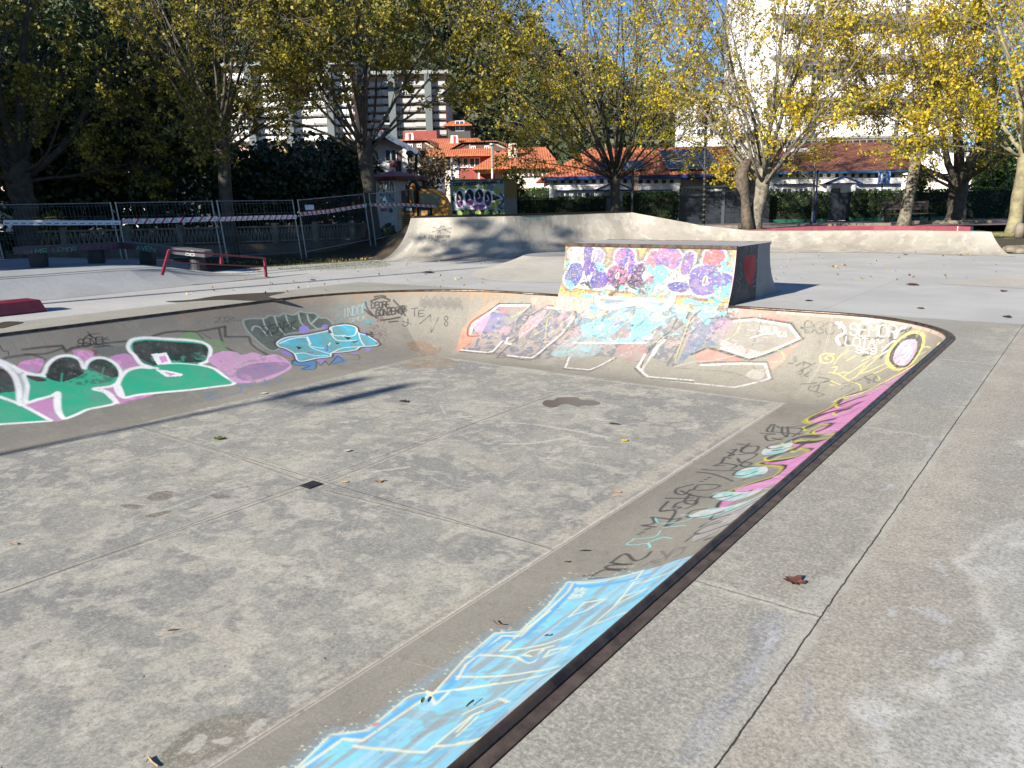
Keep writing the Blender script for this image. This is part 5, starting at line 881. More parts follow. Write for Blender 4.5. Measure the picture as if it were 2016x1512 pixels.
for k in range(120):      # wheel scuffs: short, mostly across the bowl
    x = r.uniform(150, 1420); y = r.uniform(730, 1130) if k < 170 else r.uniform(900, 1450); 
    if not (-9.5 < at(x, y, -1)[0] < -3.4): continue
    p = at(x, y, -1); a = r.choice([0, .08, -.12, .1, 1.5])+.10*r.normal(); L = (.06+.30*r.random()**2); d = np.array([math.cos(a), math.sin(a), 0])*L
    P = [np.array(proj((p+d*t+np.array([0, .03*r.normal(), 0]))[None])).ravel() for t in (-1, -.3, .4, 1)]; S.stroke([tuple(q_) for q_ in P], .02+.05*r.random()**2, TAN if r.random() < .45 else PAL, .25+.35*r.random(), wear=.5, ws=5)
for k in range(110):
    x = r.uniform(100, 1400); y = r.uniform(725, 1480)
    if not (-9.4 < at(x, y, -1)[0] < -3.5): continue
    p = at(x, y, -1); rx, ry = .08+.30*r.random()**2, .03+.12*r.random()**2; P = [np.array(proj((p+np.array([rx*math.cos(t)*(1+.4*r.normal()), ry*math.sin(t)*(1+.4*r.normal()), 0]))[None])).ravel() for t in np.linspace(0, 5.6, 8)]; S.blend([tuple(q_) for q_ in P], [(TAN, PAL, (.19, .187, .18))[k % 3], (.36, .33, .275)], .55, wear=.42, ws=5)
for L, w_ in (([(410, 120), (720, 125), (1140, 138)], .025), ([(230, 158), (570, 162)], .03), ([(1070, 222), (1300, 242), (1640, 305)], .06), ([(1500, 350), (1640, 360)], .04), ([(700, 210), (900, 190)], .05), ([(1080, 340), (1250, 335), (1440, 300)], .06), ([(1560, 205), (1640, 215)], .05), ([(735, 130), (760, 180)], .03), ([(190, 225), (280, 215)], .06), ([(380, 490), (560, 465)], .05)): S.stroke(cK(L), w_, PAL, .7, wear=.35, ws=6)
for P, c in (([(860, 395), (960, 385), (1070, 410), (1100, 440), (1180, 445), (1100, 500), (1010, 490), (920, 460)], TAN), ([(980, 270), (1100, 290), (1200, 340), (1100, 330), (960, 300)], PAL), ([(1660, 280), (1740, 250), (1790, 255), (1700, 290)], PAL), ([(1800, 300), (1840, 275), (1870, 290), (1830, 310)], TAN), ([(1260, 200), (1460, 220), (1420, 240), (1280, 240)], TAN), ([(380, 240), (470, 250), (430, 285)], TAN), ([(1080, 760), (1260, 740), (1280, 800), (1100, 800)], TAN), ([(900, 1090), (980, 1080), (990, 1120), (920, 1120)], TAN), ([(130, 960), (240, 970), (200, 1020), (150, 1010)], TAN), ([(300, 710), (460, 720), (420, 760), (320, 750)], PAL)): S.blend(cK(P), [c, (.38, .345, .28), c], .55, wear=.35, ws=7)
for P in ([(330, 75), (500, 20), (560, 50), (430, 110)], [(0, 215), (180, 225), (100, 240)], [(1340, 40), (1500, 20), (1560, 70), (1420, 110)], [(1180, 310), (1440, 300), (1380, 350), (1220, 350)], [(850, 420), (1150, 440), (1200, 500), (960, 480)], [(150, 940), (480, 920), (420, 1100), (180, 1080)]): S.blend(cL(P), [PAL, (.36, .335, .27)], .5, wear=.4, ws=10)
for P in ([(1240, 400), (1430, 390), (1400, 470), (1280, 470)], [(260, 230), (520, 250), (540, 300), (300, 400), (200, 330)], [(700, 600), (1150, 540), (1000, 620), (740, 640)], [(560, 860), (780, 870), (740, 930), (580, 910)], [(200, 1160), (360, 1200), (300, 1320), (180, 1280)], [(920, 1000), (1120, 980), (1080, 1060), (940, 1060)]): S.blend(cL(P), [(.18, .178, .175), (.215, .21, .20)], .45, wear=.3, ws=12)
for P in ([(710, 200), (760, 170), (840, 165), (830, 200), (760, 212)], [(580, 235), (640, 228), (700, 240), (640, 255)], [(700, 285), (800, 262), (840, 262), (760, 292)], [(1020, 185), (1060, 180), (1130, 195), (1050, 203)], [(860, 265), (960, 232), (940, 245)]): S.fill(cL(P), (.13, .10, .075), .75, wear=.15, ws=6)
S.blend(cL([(800, 1420), (900, 1330), (1050, 1260), (1250, 1240), (1300, 1260), (1280, 1340), (1150, 1400), (1000, 1470), (900, 1512), (780, 1500)]), [(.155, .138, .10), (.19, .17, .13)], .8, wear=.08, ws=20)
for P in ([(860, 1440), (970, 1350), (1005, 1370), (950, 1440), (900, 1430)], [(1020, 1380), (1110, 1360), (1135, 1385), (1060, 1395)], [(1200, 1360), (1230, 1290), (1300, 1270), (1280, 1320)]): S.fill(cL(P), (.44, .42, .36), .85, wear=.2, ws=6)
for L in ([(45, 130), (60, 70), (130, 62)], [(100, 140), (230, 95)], [(220, 160), (350, 125)], [(330, 180), (350, 165), (430, 140)], [(380, 200), (480, 170)], [(740, 275), (870, 255)], [(840, 245), (870, 275)], [(0, 110), (135, 70)]): S.stroke(cK(L), .012, (.10, .09, .08), .7, wear=.2)
for L in ([(1250, 0), (1330, 30), (1380, 50)], [(910, 110), (1060, 120), (1160, 95)]): S.stroke(cL(L), .014, (.12, .11, .10), .7, wear=.15)
S.stroke(cK([(650, 325), (700, 315)]), .05, (.13, .08, .05), .7, wear=.2)
# pale chipped filler along the right seam, dirt along the other seams
seamR = [(430, 1511), (520, 1453), (640, 1376), (760, 1299), (880, 1222), (976, 1160), (1090, 1087), (1230, 997), (1400, 887), (1562, 783)]
S.stroke([(x-5, y+1) for x, y in seamR], .055, (.55, .51, .43), .8, smooth=False, wear=.30, ws=16); S.stroke([(x-30, y-6) for x, y in seamR[6:]], .16, (.47, .42, .33), .6, smooth=False, wear=.40, ws=12); S.stroke([(x-22, y-2) for x, y in seamR[:6]], .06, (.24, .20, .15), .5, smooth=False, wear=.4, ws=12)
S.stroke([(867, 703), (1110, 739), (1364, 771), (1510, 791)], .07, (.50, .46, .37), .55, smooth=False, wear=.35, ws=14); S.stroke([(0, 899), (260, 838), (504, 782), (735, 727), (847, 702)], .035, (.46, .42, .34), .5, smooth=False, wear=.4, ws=14)
for L in ([(0, 1168), (240, 1083), (600, 960)], [(640, 950), (947, 828), (1187, 741)], [(262, 838), (450, 895), (600, 948)], [(640, 965), (860, 1020), (1085, 1078)]):
    S.stroke(L, .10, (.44, .40, .32), .35, smooth=False, wear=.45, ws=14); S.stroke(L, .017, (.05, .042, .035), .9, smooth=False, wear=.04); S.stroke([(x+1, y+3) for x, y in L], .018, (.48, .45, .38), .5, smooth=False, wear=.35)
S.blend([(830, 700), (870, 700), (900, 715), (850, 725), (790, 720)], [(.26, .16, .09), (.30, .24, .17)], .6, wear=.2)
# ---- right deck
S = deckS; al = (slice(0, S.n), slice(0, S.m)); shp = (S.n, S.m)
big = fb(shp, 70, 600); X_ = S.P[..., 0]; Y_ = S.P[..., 1]; right_ = (X_ > -.74).astype(float)
S.over(al, np.clip((big-.5)*4, 0, .45), (.275, .258, .21)); layer(S, al, shp, 22, 610, .58, 8, .4, (.43, .40, .32)); layer(S, al, shp, 12, 620, .60, 9, .35, (.245, .23, .19)); layer(S, al, shp, 6, 630, .62, 9, .35, (.43, .40, .33)); layer(S, al, shp, 45, 640, .52, 6, .25, (.335, .292, .235), right_)
near = np.exp(-((X_+.62)/.16)**2)*right_; S.over(al, near*.42*np.clip(.2+1.3*fb(shp, 26, 650), 0, 1), (.44, .37, .285)); S.over(al, np.exp(-((X_+.80)/.05)**2)*(1-right_)*.55*(Y_ < 3.4), (.42, .41, .35))
# whitish bloom where puddles dried, with its tide line
t_ = X_-(-.64+.42*vn(shp, 60, 40, 661)+.25*vn(shp, 22, 16, 662)+.10*vn(shp, 8, 7, 663)+.03*(Y_-2)); bloom = np.clip(t_*9, 0, 1)*right_; rim_ = np.exp(-(t_/.035)**2)*right_
S.over(al, bloom*np.clip(.22+.5*fb(shp, 14, 664), 0, .75), (.41, .413, .40)); S.over(al, rim_*.60*np.clip(fb(shp, 9, 665)*2.2-.3, 0, 1), (.60, .59, .54)); layer(S, al, shp, 16, 666, .60, 10, .5, (.56, .55, .51), bloom); layer(S, al, shp, 10, 667, .62, 10, .45, (.26, .25, .22), bloom)
for P in ([(1480, 1220), (1530, 1200), (1550, 1230), (1510, 1310), (1460, 1390), (1420, 1420), (1420, 1380), (1460, 1300)], [(1380, 1400), (1440, 1370), (1400, 1480), (1330, 1500)], [(1590, 1330), (1610, 1400), (1580, 1420)]): S.blend(P, [(.22, .22, .23), (.30, .30, .31)], .6, wear=.15, ws=10)
S.blend(cN_([(190, 780), (240, 720), (330, 600), (380, 470), (420, 440), (430, 500), (350, 640), (260, 770)]), [(.46, .47, .50), (.34, .34, .36)], .7, wear=.3, ws=6)
for P in ([(1280, 310), (1420, 320), (1560, 400), (1500, 420), (1340, 350)], [(1130, 330), (1190, 310), (1200, 370), (1140, 375)], [(1450, 0), (1500, 60), (1560, 160), (1520, 120), (1450, 60)], [(1400, 660), (1560, 590), (1640, 600), (1560, 680), (1440, 700)], [(980, 1010), (1060, 990), (1160, 1080), (1100, 1100), (1020, 1060)]): S.blend(cN_(P), [(.50, .50, .50), (.42, .42, .42)], .6, wear=.3, ws=7)
for P in ([(1080, 400), (1060, 380), (1120, 350), (1150, 360), (1100, 430)], [(660, 800), (720, 750), (780, 740), (720, 800)]): S.blend(cM(P), [(.33, .34, .37), (.45, .45, .46)], .6, wear=.2, ws=6)
y0_, y1_ = 7.0, 8.6; sl = (slice(0, 32), slice(int((y0_-.3)/11.3*620), int((y1_-.3)/11.3*620))); S.over(sl, np.full((32, sl[1].stop-sl[1].start), .30), (.27, .275, .265))
for y_, w_ in ((3.01, .03), (5.96, .022), (9.02, .02), (1.25, .02)):   # wide chipped joints between the edge slabs
    P = [np.array(proj(np.array([x, y_+.012*math.sin(x*31), .003])[None])).ravel() for x in np.linspace(-1.25, -.76, 9)]; S.stroke([tuple(q_) for q_ in P], w_*2.2, (.50, .47, .39), .75, wear=.3, ws=5); S.stroke([(q_[0], q_[1]+1.5) for q_ in P], w_*.45, (.13, .115, .09), .7, wear=.3, ws=5)
for y_ in (6.83, 3.9):
    P = [np.array(proj(np.array([x, y_+.01*math.sin(x*17), .003])[None])).ravel() for x in np.linspace(-.72, 2.5, 22)]; S.stroke([tuple(q_) for q_ in P], .05, (.48, .43, .33), .5 if y_ > 5 else .0, wear=.35, ws=6)
r = np.random.default_rng(77)
for k in range(60):
    p = np.array([r.uniform(-.6, 2.6), r.uniform(1, 9), .003]); a = r.random()*3.1; L = .05+.3*r.random()**3; P = [np.array(proj((p+np.array([math.cos(a), math.sin(a), 0])*L*t)[None])).ravel() for t in (-1, 0, 1)]; S.stroke([tuple(q_) for q_ in P], .006, (.55, .52, .44) if k % 3 else (.12, .11, .09), .6, wear=.2)
# grime and brushed streaks on the long ramp
S = bank; shp = (S.n, S.m); S.over((slice(0, S.n), slice(0, S.m)), np.clip((fb(shp, 60, 700)-.5)*5, 0, .35), (.27, .235, .18)); layer(S, (slice(0, S.n), slice(0, S.m)), shp, 16, 710, .58, 8, .4, (.22, .20, .165)); layer(S, (slice(0, S.n), slice(0, S.m)), shp, 9, 720, .6, 8, .4, (.52, .49, .41))
S.over((slice(0, S.n), slice(0, 8)), np.linspace(.5, 0, 8)[None]*np.clip(fb((S.n, 8), 20, 730)*2-.6, 0, 1), (.20, .17, .13))
# ================================================================= VEGETATION
m_bark = simple('grey bark', (.085, .072, .055), .9, 0, .5, 5, (.045, .038, .03), .6); m_bark2 = simple('lichened bark', (.21, .19, .145), .9, 0, .6, 7, (.065, .055, .04), .6); m_bark3 = simple('mossy yellow bark', (.25, .225, .12), .9, 0, .5, 3, (.12, .10, .07), .6)
for m__ in (m_bark, m_bark2, m_bark3): pass
m_leafY = leafmat('autumn leaves', [(.05, .085, .012), (.13, .165, .018), (.42, .40, .022), (.82, .62, .03), (.62, .38, .04)], .52)
m_leafG = leafmat('olive autumn leaves', [(.04, .07, .012), (.09, .125, .02), (.22, .21, .03), (.46, .36, .04), (.18, .13, .035)], .45)
m_leafD = leafmat('dark evergreen leaves', [(.014, .026, .010), (.024, .042, .014), (.042, .065, .02), (.07, .10, .03)], .15, .5)
m_leafH = leafmat('hedge leaves', [(.025, .05, .010), (.055, .105, .018), (.10, .17, .028), (.15, .22, .045)], .25, .45)
m_leafW = leafmat('hillside leaves', [(.018, .032, .014), (.032, .050, .018), (.055, .072, .025), (.095, .088, .037), (.12, .09, .045)], .15)
m_twig = simple('sunlit twigs', (.19, .16, .12), .9, 0, .4, 5)
def leaf_quads(Cn, size, r, flat=.0, tint=None, squash=1.):
    n = len(Cn); a = r.normal(size=(n, 3)); a[:, 2] *= (1-flat); a /= np.linalg.norm(a, axis=1)[:, None]+1e-9
    b = np.cross(a, r.normal(size=(n, 3))); b /= np.linalg.norm(b, axis=1)[:, None]+1e-9; s = (size*(.45+1.05*r.random(n)))[:, None]*.5
    c = np.cross(a, b)*.30
    V = np.stack([Cn-a*s*1.15, Cn+b*s*.8*squash+c*s, Cn+a*s*1.15, Cn-b*s*.8*squash+c*s], 1).reshape(-1, 3); Qd = np.arange(4*n).reshape(n, 4)
    t = r.random(n) if tint is None else tint
    return V, Qd, np.repeat(np.clip(t, 0, 1), 4)
def leaf_obj(name, Cn, size, r, mat, parent, tint=None, **k):
    V, Qd, t = leaf_quads(np.asarray(Cn), size, r, tint=tint, **k); o = raw_mesh(name, V, Q=Qd, mat=mat, parent=parent)
    a = o.data.attributes.new('Tint', 'FLOAT', 'POINT'); a.data.foreach_set('value', t.astype(np.float32)); return o
def curve(p, d, L, r, n=6, wob=.12, lift=.25):
    P = [np.array(p, float)]; d = np.array(d, float); d /= np.linalg.norm(d)
    for i in range(n):
        d = d+r.normal(size=3)*wob+np.array([0, 0, lift/n]); d /= np.linalg.norm(d); P.append(P[-1]+d*L/n)
    return P
def tree(name, label, px_, d_, z0, dia, fork_z, top_z, spread, seed, bark, leafm, nleaf, limbs=8, lean=(0, 0), group=None, lowbias=.5, crown_lo=None, leafsize=.088, twigs=6, tint_mu=.55, tilt_min=.12, base=None, subs=6, skirt=5):
    r = np.random.default_rng(seed); bx, by, _ = base if base else G(px_, d_, z0)
    o = thing(name, label, 'tree', (bx, by, z0), group=group)
    F_ = np.array([bx+lean[0], by+lean[1], z0+fork_z]); B0 = np.array([bx, by, z0-.15]); mb = MB()
    mid = [(B0*(1-u)+F_*u)+np.append(r.normal(size=2)*dia*.045*math.sin(math.pi*u), 0) for u in np.linspace(0, 1, 8)]
    rad = [dia*.5*k for k in (1.35, 1.02, .95, .92, .92, .95, 1.02, 1.08)]
    mb.tube(mid+[F_+(0, 0, .25*dia)], rad+[dia*.30], 14); bo = []; cr_pts = []
    tw = MB(); lb = MB(); LP = []
    H_ = top_z-fork_z
    for k in range(limbs+skirt):
        sk = k >= limbs; az = 2*math.pi*(k+r.random()*.6)/(skirt if sk else limbs); u = 1. if sk else (k*0.618+.13*r.random()) % 1; pol = (1.05+.22*r.random()) if sk else tilt_min+(1.18-tilt_min)*u**.9
        L = (H_ if pol < .5 else (H_*(1-u)+spread*(.75 if sk else 1.1)*u))*(.85+.25*r.random())
        d = np.array([math.sin(pol)*math.cos(az), math.sin(pol)*math.sin(az), math.cos(pol)])
        st = F_+np.array([d[0], d[1], 0])*dia*.22+np.array([0, 0, -.2-.5*u*r.random()])
        P = curve(st, d, L, r, 9, .08, .35 if pol > .6 else .1); r0 = dia*(.09 if sk else (.27-.10*u)*(1.05 if limbs < 8 else .8 if limbs < 12 else .60)); L = L
        lb.tube(P, [max(.012, r0*(1-.9*(i/9))**1.0) for i in range(10)], 7)
        for s_ in range(subs+2):
            t = .22+.75*(s_+r.random())/(subs+2); i = min(int(t*9), 8); p0 = P[i]*(1-(t*9-i))+P[i+1]*(t*9-i)
            dd = (P[i+1]-P[i]); dd /= np.linalg.norm(dd); side = np.cross(dd, r.normal(size=3)); side /= np.linalg.norm(side)
            Ls = L*(.50-.25*t)*(.8+.4*r.random()); d2 = dd*.75+side*.62+np.array([0, 0, .12]); Q_ = curve(p0, d2, Ls, r, 5, .10, .2)
            tw.tube(Q_, [max(.008, r0*.32*(1-t*.5)*(1-.8*j/5)) for j in range(6)], 4, caps=False)
            for q_ in range(twigs):
                tt = .25+.75*(q_+r.random())/twigs; j = min(int(tt*5), 4); p1 = Q_[j]*(1-(tt*5-j))+Q_[j+1]*(tt*5-j)
                d3 = (Q_[j+1]-Q_[j]); d3 = d3/np.linalg.norm(d3)+r.normal(size=3)*.45; Lt = .55+.9*r.random(); T_ = curve(p1, d3, Lt, r, 3, .16, .12)
                tw.tube(T_, [.014, .011, .009, .007], 3, caps=False); LP += T_[1:]; LP.append((T_[1]+T_[2])/2)
                for _ in range(2):
                    e = T_[1+_]; T2 = curve(e, (T_[-1]-T_[0])+r.normal(size=3)*.5, .35+.4*r.random(), r, 2, .15, 0.05); tw.tube(T2, [.006, .005, .004], 3, caps=False); LP += T2[1:]
    mb.build('trunk', bark, o, smooth=True); lb.build('limbs', bark, o, smooth=True); tw.build('twigs', m_twig if leafm is m_leafY else bark, o)
    LP = np.array(LP); hz = (LP[:, 2]-LP[:, 2].min())/(np.ptp(LP[:, 2])+1e-6); wgt = np.exp(-hz*lowbias*3.2)
    clump = np.array([math.sin(p[0]*1.7+seed)*math.sin(p[1]*1.9)*math.sin(p[2]*2.1+seed) for p in LP]); wgt *= .15+.85*(clump > 0.02)
    sb_ = r.choice(len(LP), int(len(LP)*.58), p=wgt/wgt.sum(), replace=False); ii = sb_[(r.random(int(nleaf*1.75))**1.35*len(sb_)).astype(int)]; nleaf = len(ii); Cn = LP[ii]+r.normal(size=(nleaf, 3))*np.array([.09, .09, .08])-np.array([0, 0, .05])
    tint = np.clip(tint_mu+.22*r.normal(size=nleaf)+.18*clump[ii], 0, 1)
    leaf_obj('foliage', Cn, leafsize, r, leafm, o, tint=tint); return o
GRP = 'autumn trees around the skatepark'
tree('autumn_tree', 'leftmost tree, thick grey trunk splitting into several big limbs behind the mesh fence', 62, 27.5, 0, .82, 3.3, 12.0, 5.5, 3, m_bark, m_leafG, 13000, limbs=8, tilt_min=.06, group=GRP, lowbias=.3, tint_mu=.50, leafsize=.10)
tree('autumn_tree', 'straight slim-trunked tree behind the mesh fence, in front of the dark evergreens', 457, 28.5, 0, .47, 4.2, 12.5, 5.2, 4, m_bark, m_leafG, 11000, limbs=13, tilt_min=.05, group=GRP, lowbias=.4, tint_mu=.52, leafsize=.10)
tree('autumn_tree', 'leafy tree just left of the yellow digger, trunk leaning against the fence end', 737, 31, .3, .56, 3.8, 11.5, 5.8, 5, m_bark, m_leafG, 15000, limbs=14, tilt_min=.05, skirt=0, group=GRP, lowbias=.45, tint_mu=.55, leafsize=.12, lean=(-.15, -.1))
tree('autumn_tree', 'wide half-bare tree with upright branches behind the long ramp, in front of the white house', 1210, 39, .5, .48, 2.7, 13.5, 8.4, 6, m_bark, m_leafY, 17500, limbs=22, tilt_min=.04, group=GRP, lowbias=1.15, tint_mu=.53, subs=8, twigs=6)
tree('autumn_tree', 'tree with a big woody burl on its pale mottled trunk', 1484, 31, .5, .56, 2.3, 12.5, 5.2, 8, m_bark2, m_leafY, 12000, skirt=3, limbs=15, tilt_min=.05, group=GRP, lowbias=.7, tint_mu=.62, lean=(.25, .15), subs=7)
tree('autumn_tree', 'pale lichen-trunked yellow tree standing beside the bench and the parking sign', 1778, 32.5, .5, .46, 4.2, 11.5, 5.2, 10, m_bark2, m_leafY, 15000, limbs=15, tilt_min=.08, group=GRP, lowbias=.55, tint_mu=.64, lean=(.32, .25), subs=7)
tree('pollarded_tree', 'stout short-trunked tree with thick knobbly limbs behind the bench', 1880, 37.5, .5, .85, 2.1, 8.5, 3.2, 12, m_bark, m_leafY, 1800, limbs=7, tilt_min=.12, group=GRP, lowbias=.1, tint_mu=.45, subs=4, twigs=3)
tree('autumn_tree', 'rightmost tree with yellow-green mossy trunk on the grass verge', 1994, 28, .35, .46, 3.0, 11.5, 4.6, 15, m_bark3, m_leafY, 14000, limbs=9, tilt_min=.05, group=GRP, lowbias=.35, tint_mu=.60, lean=(.1, .1), subs=7)
bt = [o for o in C.objects if o.get('label', '').startswith('tree with a big')][0]
PB = [atd(x, y, 30.75) for x, y in ((1474, 450), (1470, 425), (1468, 400), (1466, 382), (1462, 366), (1460, 352), (1461, 340), (1466, 328), (1474, 316))]; mb = MB(); mb.tube(PB, [.26, .20, .17, .17, .24, .25, .22, .22, .12], 14); b_o = mb.build('burl', simple('woody burl', (.125, .098, .070), .95, 0, .5, 9, (.05, .038, .027), .8), bt, smooth=True)
for v in b_o.data.vertices: v.co += Vector(rng.normal(size=3)*.02)
# ---- leaf blobs: evergreens, shrubs
def crown_pts(c, rad, n, r, lumps=9, shell=.55):
    """points spread through several overlapping lumps: uneven outline with gaps"""
    c = np.array(c, float); rad = np.array(rad, float); L = r.normal(size=(lumps, 3)); L /= np.linalg.norm(L, axis=1)[:, None]; L *= .62*r.random((lumps, 1))**.4; k = r.integers(0, lumps, n)
    d = r.normal(size=(n, 3)); d /= np.linalg.norm(d, axis=1)[:, None]; rr_ = (shell+(1-shell)*r.random(n)**.6)[:, None]*(.40+.16*r.random((lumps,))[k][:, None])
    return c+(L[k]+d*rr_)*rad
def shrub(name, label, c, rad, n, size, mat, seed, z0=0, group=None, stem=.12, cat='tree', tint=None, lumps=9):
    r = np.random.default_rng(seed); o = thing(name, label, cat, (c[0], c[1], z0), group=group); mb = MB(); n_s = 3
    for k in range(n_s):
        a = 2*math.pi*k/n_s+r.random(); mb.tube(curve((c[0]+.1*math.cos(a), c[1]+.1*math.sin(a), z0), (.25*math.cos(a), .25*math.sin(a), 1), (c[2]-z0)+rad[2]*.4, r, 5, .06), [stem, stem*.8, stem*.65, stem*.5, stem*.35, stem*.15], 6)
    mb.build('trunk', m_bark, o, smooth=True); P = crown_pts(c, rad, n, r, lumps); P = P[P[:, 2] > z0+.05]; t = None if tint is None else np.clip(tint+.2*r.normal(size=len(P)), 0, 1)
    leaf_obj('foliage', P, size, r, mat, o, tint=t); return o
ev = [(120, 34, 3.6, 2.7, 3.4, 'evergreen with gaps of white wall showing through, right of the leftmost trunk'), (225, 36, 5.2, 3.2, 5.2, 'tall dark evergreen behind the left fence panels'), (330, 35, 4.6, 3.4, 4.6, 'broad dark evergreen left of the slim straight trunk'),
      (372, 37, 5.2, 3.0, 5.0, 'dark evergreen just left of the slim straight trunk, nearest of the tall ones'), (505, 42, 2.6, 3.3, 2.6, 'low rounded dark evergreen right of the slim straight trunk'), (615, 46, 2.8, 3.9, 2.9, 'low dark evergreen under the terraced apartment block'), (280, 40, 9.0, 4.6, 4.5, 'tallest dark evergreen rising at the back left'),
      (150, 41, 8.5, 4.4, 5.0, 'second tall dark evergreen above the leftmost trunk'), (690, 48, 2.6, 2.4, 2.8, 'narrow dark evergreen beside the white kiosk'), (335, 42, 8.2, 4.0, 5.0, 'tall evergreen at the back, closest to the apartment block')]
for i, (px_, d_, hc, rw, rh, lb_) in enumerate(ev):
    x, y, _ = G(px_, d_, .3); shrub('evergreen_tree', lb_, (x, y, hc), (rw*1.25, rw*1.25, rh*1.15), 7500 if hc < 8 else 6500, .24, m_leafD, 40+i, 0.2, 'dark evergreens behind the fence', lumps=14)
r_ = np.random.default_rng(99)
shrub('garden_shrub', 'sunlit yellow-green shrub beside the leftmost trunk', (*G(118, 30, 0)[:2], .9), (1.0, 1.0, 1.0), 1500, .13, m_leafY, 70, 0, stem=.03, cat='shrub', tint=.25)
shrub('garden_shrub', 'dark leafy shrub at the left edge behind the fence', (*G(5, 27, 0)[:2], .9), (.9, .9, 1.0), 1200, .13, m_leafD, 71, 0, stem=.03, cat='shrub')
shrub('ornamental_tree', 'thin brownish ornamental tree between the kiosk and the half-timbered house', (*G(862, 44, .5)[:2], 3.4), (1.7, 1.7, 1.9), 1600, .14, leafmat('brown leaves', [(.10, .08, .04), (.18, .14, .06), (.25, .18, .09)], .3), 72, .5, stem=.05)
shrub('citrus_tree', 'green bush with yellow fruit behind the graffiti wall', (*G(1008, 43, .5)[:2], 2.1), (1.05, 1.05, 1.5), 2600, .13, m_leafH, 73, .5, stem=.05)
shrub('garden_shrub', 'rounded dark shrub at the fence end below the kiosk', (*G(757, 32.5, .2)[:2], .55), (.62, .62, .55), 900, .10, m_leafD, 74, .1, stem=.03, cat='shrub')
shrub('evergreen_tree', 'green conifer behind the hedge, between the stout tree and the mossy trunk', (*G(1955, 47, .5)[:2], 3.4), (1.9, 1.9, 3.4), 5000, .17, m_leafH, 75, .5, tint=.25)
shrub('garden_shrub', 'small bush at the corner of the white house, beside the lichen trunk', (*G(1803, 41.5, .5)[:2], 2.5), (.6, .6, 1.2), 900, .12, m_leafH, 76, .5, stem=.04, cat='shrub', tint=.25)
shrub('garden_shrub', 'dry reddish reeds at the foot of the half-timbered house', (*G(940, 50, .5)[:2], 2.0), (2.2, 1.0, 1.3), 700, .16, leafmat('reeds', [(.25, .12, .08), (.30, .2, .12)], .3), 77, .5, stem=.02, cat='shrub')
# trees standing out of frame to the left: their crowns shade the fence and the ramp
for i, (x, y, zc, rr0, rz, n) in enumerate([(-30, -1, 6.5, 4.0, 5.5, 3500), (-36, 3, 7, 4.4, 6, 3500), (-25.5, -12, 8, 3.6, 5, 2600), (-43, 6, 7, 4.5, 6, 3500), (-33, -9, 8, 4.5, 6, 3200), (-41, -4, 8, 4.5, 6, 3000), (-50, 8, 8, 5, 7, 3500), (-24.5, -3.5, 6.2, 2.7, 3.2, 2200), (-19.2, -12.5, 14.2, 2.5, 1.7, 560)]):
    shrub('evergreen_tree' if i < 8 else 'autumn_tree', 'shade tree standing left of the view, number %s from the slab'.replace(' number %s from the slab', '') + [' nearest the platform', ' behind the nearest one', ' beside the path', ' further back', ' by the road', ' third row', ' at the far end', ' with the lowest crown', ', tall and thin'][i], (x, y, zc+(3.0 if i < 7 else 0)), (rr0*1.1, rr0*1.1, rz*(1.35 if i < 7 else 1)), int(n*(2.0 if i < 8 else 1)), .45 if i < 8 else .34, m_leafD if i < 8 else m_leafY, 120+i, 0, 'shade trees left of the view', stem=.2, lumps=16 if i < 8 else 10)
# ---- clipped hedges
def hedge(label, px0, px1, d_, z0, h, th_=.9, name='hedge', seed=1, tint=.45, d1=None):
    d1 = d1 or d_; a = np.array(G(px0, d_, z0)); b = np.array(G(px1, d1, z0)); L = np.linalg.norm(b-a); ang = math.atan2(b[1]-a[1], b[0]-a[0]); r = np.random.default_rng(seed)
    o = thing(name, label, 'hedge', tuple((a+b)/2), ang, group='clipped hedges'); mb = MB(); mb.box(-L/2+.06, L/2-.06, .08, th_-.06, 0, h-.08); mb.build('inner_branches', simple('hedge inside', (.010, .018, .006), .9), o, 'L')
    n = int(L*h*330); P = np.zeros((n, 3)); f = r.random(n); P[:, 0] = (r.random(n)-.5)*L; P[:, 1] = np.where(f < .62, .04+.10*r.random(n), th_*r.random(n)); P[:, 2] = np.where(f < .62, h*r.random(n), h-.05+.09*r.random(n)*(1+.4*np.sin(P[:, 0]*3)))
    m_ = 350; E_ = np.zeros((m_*2, 3)); E_[:, 0] = np.repeat([-L/2, L/2], m_); E_[:, 1] = th_*r.random(2*m_); E_[:, 2] = h*r.random(2*m_); P = np.concatenate([P, E_]); P += r.normal(size=P.shape)*.03
    V, Qd, t = leaf_quads(P, .085, r, tint=np.clip(tint+.22*r.normal(size=len(P)), 0, 1)); ob = raw_mesh('foliage', V, Q=Qd, mat=m_leafH, parent=o, frame='L'); at_ = ob.data.attributes.new('Tint', 'FLOAT', 'POINT'); at_.data.foreach_set('value', t.astype(np.float32)); return o
HZ = .5
hedge('clipped hedge between the graffiti wall and the half-bare tree', 1016, 1192, 42.5, HZ, 1.45, seed=21)
hedge('taller clipped hedge behind the hedge beside the graffiti wall', 1000, 1086, 46.5, HZ, 2.0, seed=22)
hedge('clipped hedge right of the half-bare tree, beside the dark panel fence', 1231, 1336, 40.0, HZ, 1.58, seed=23, d1=40)
hedge('clipped hedge between the dark fence and the dark double gate', 1516, 1629, 41.0, HZ, 1.48, seed=24)
hedge('long clipped hedge from the dark gate past the bench to the stout tree', 1676, 1866, 41.0, HZ, 1.48, seed=25)
hedge('shaded hedge right of the stout tree behind the mossy trunk', 1874, 2080, 41.5, HZ, 1.5, seed=26, tint=.3)
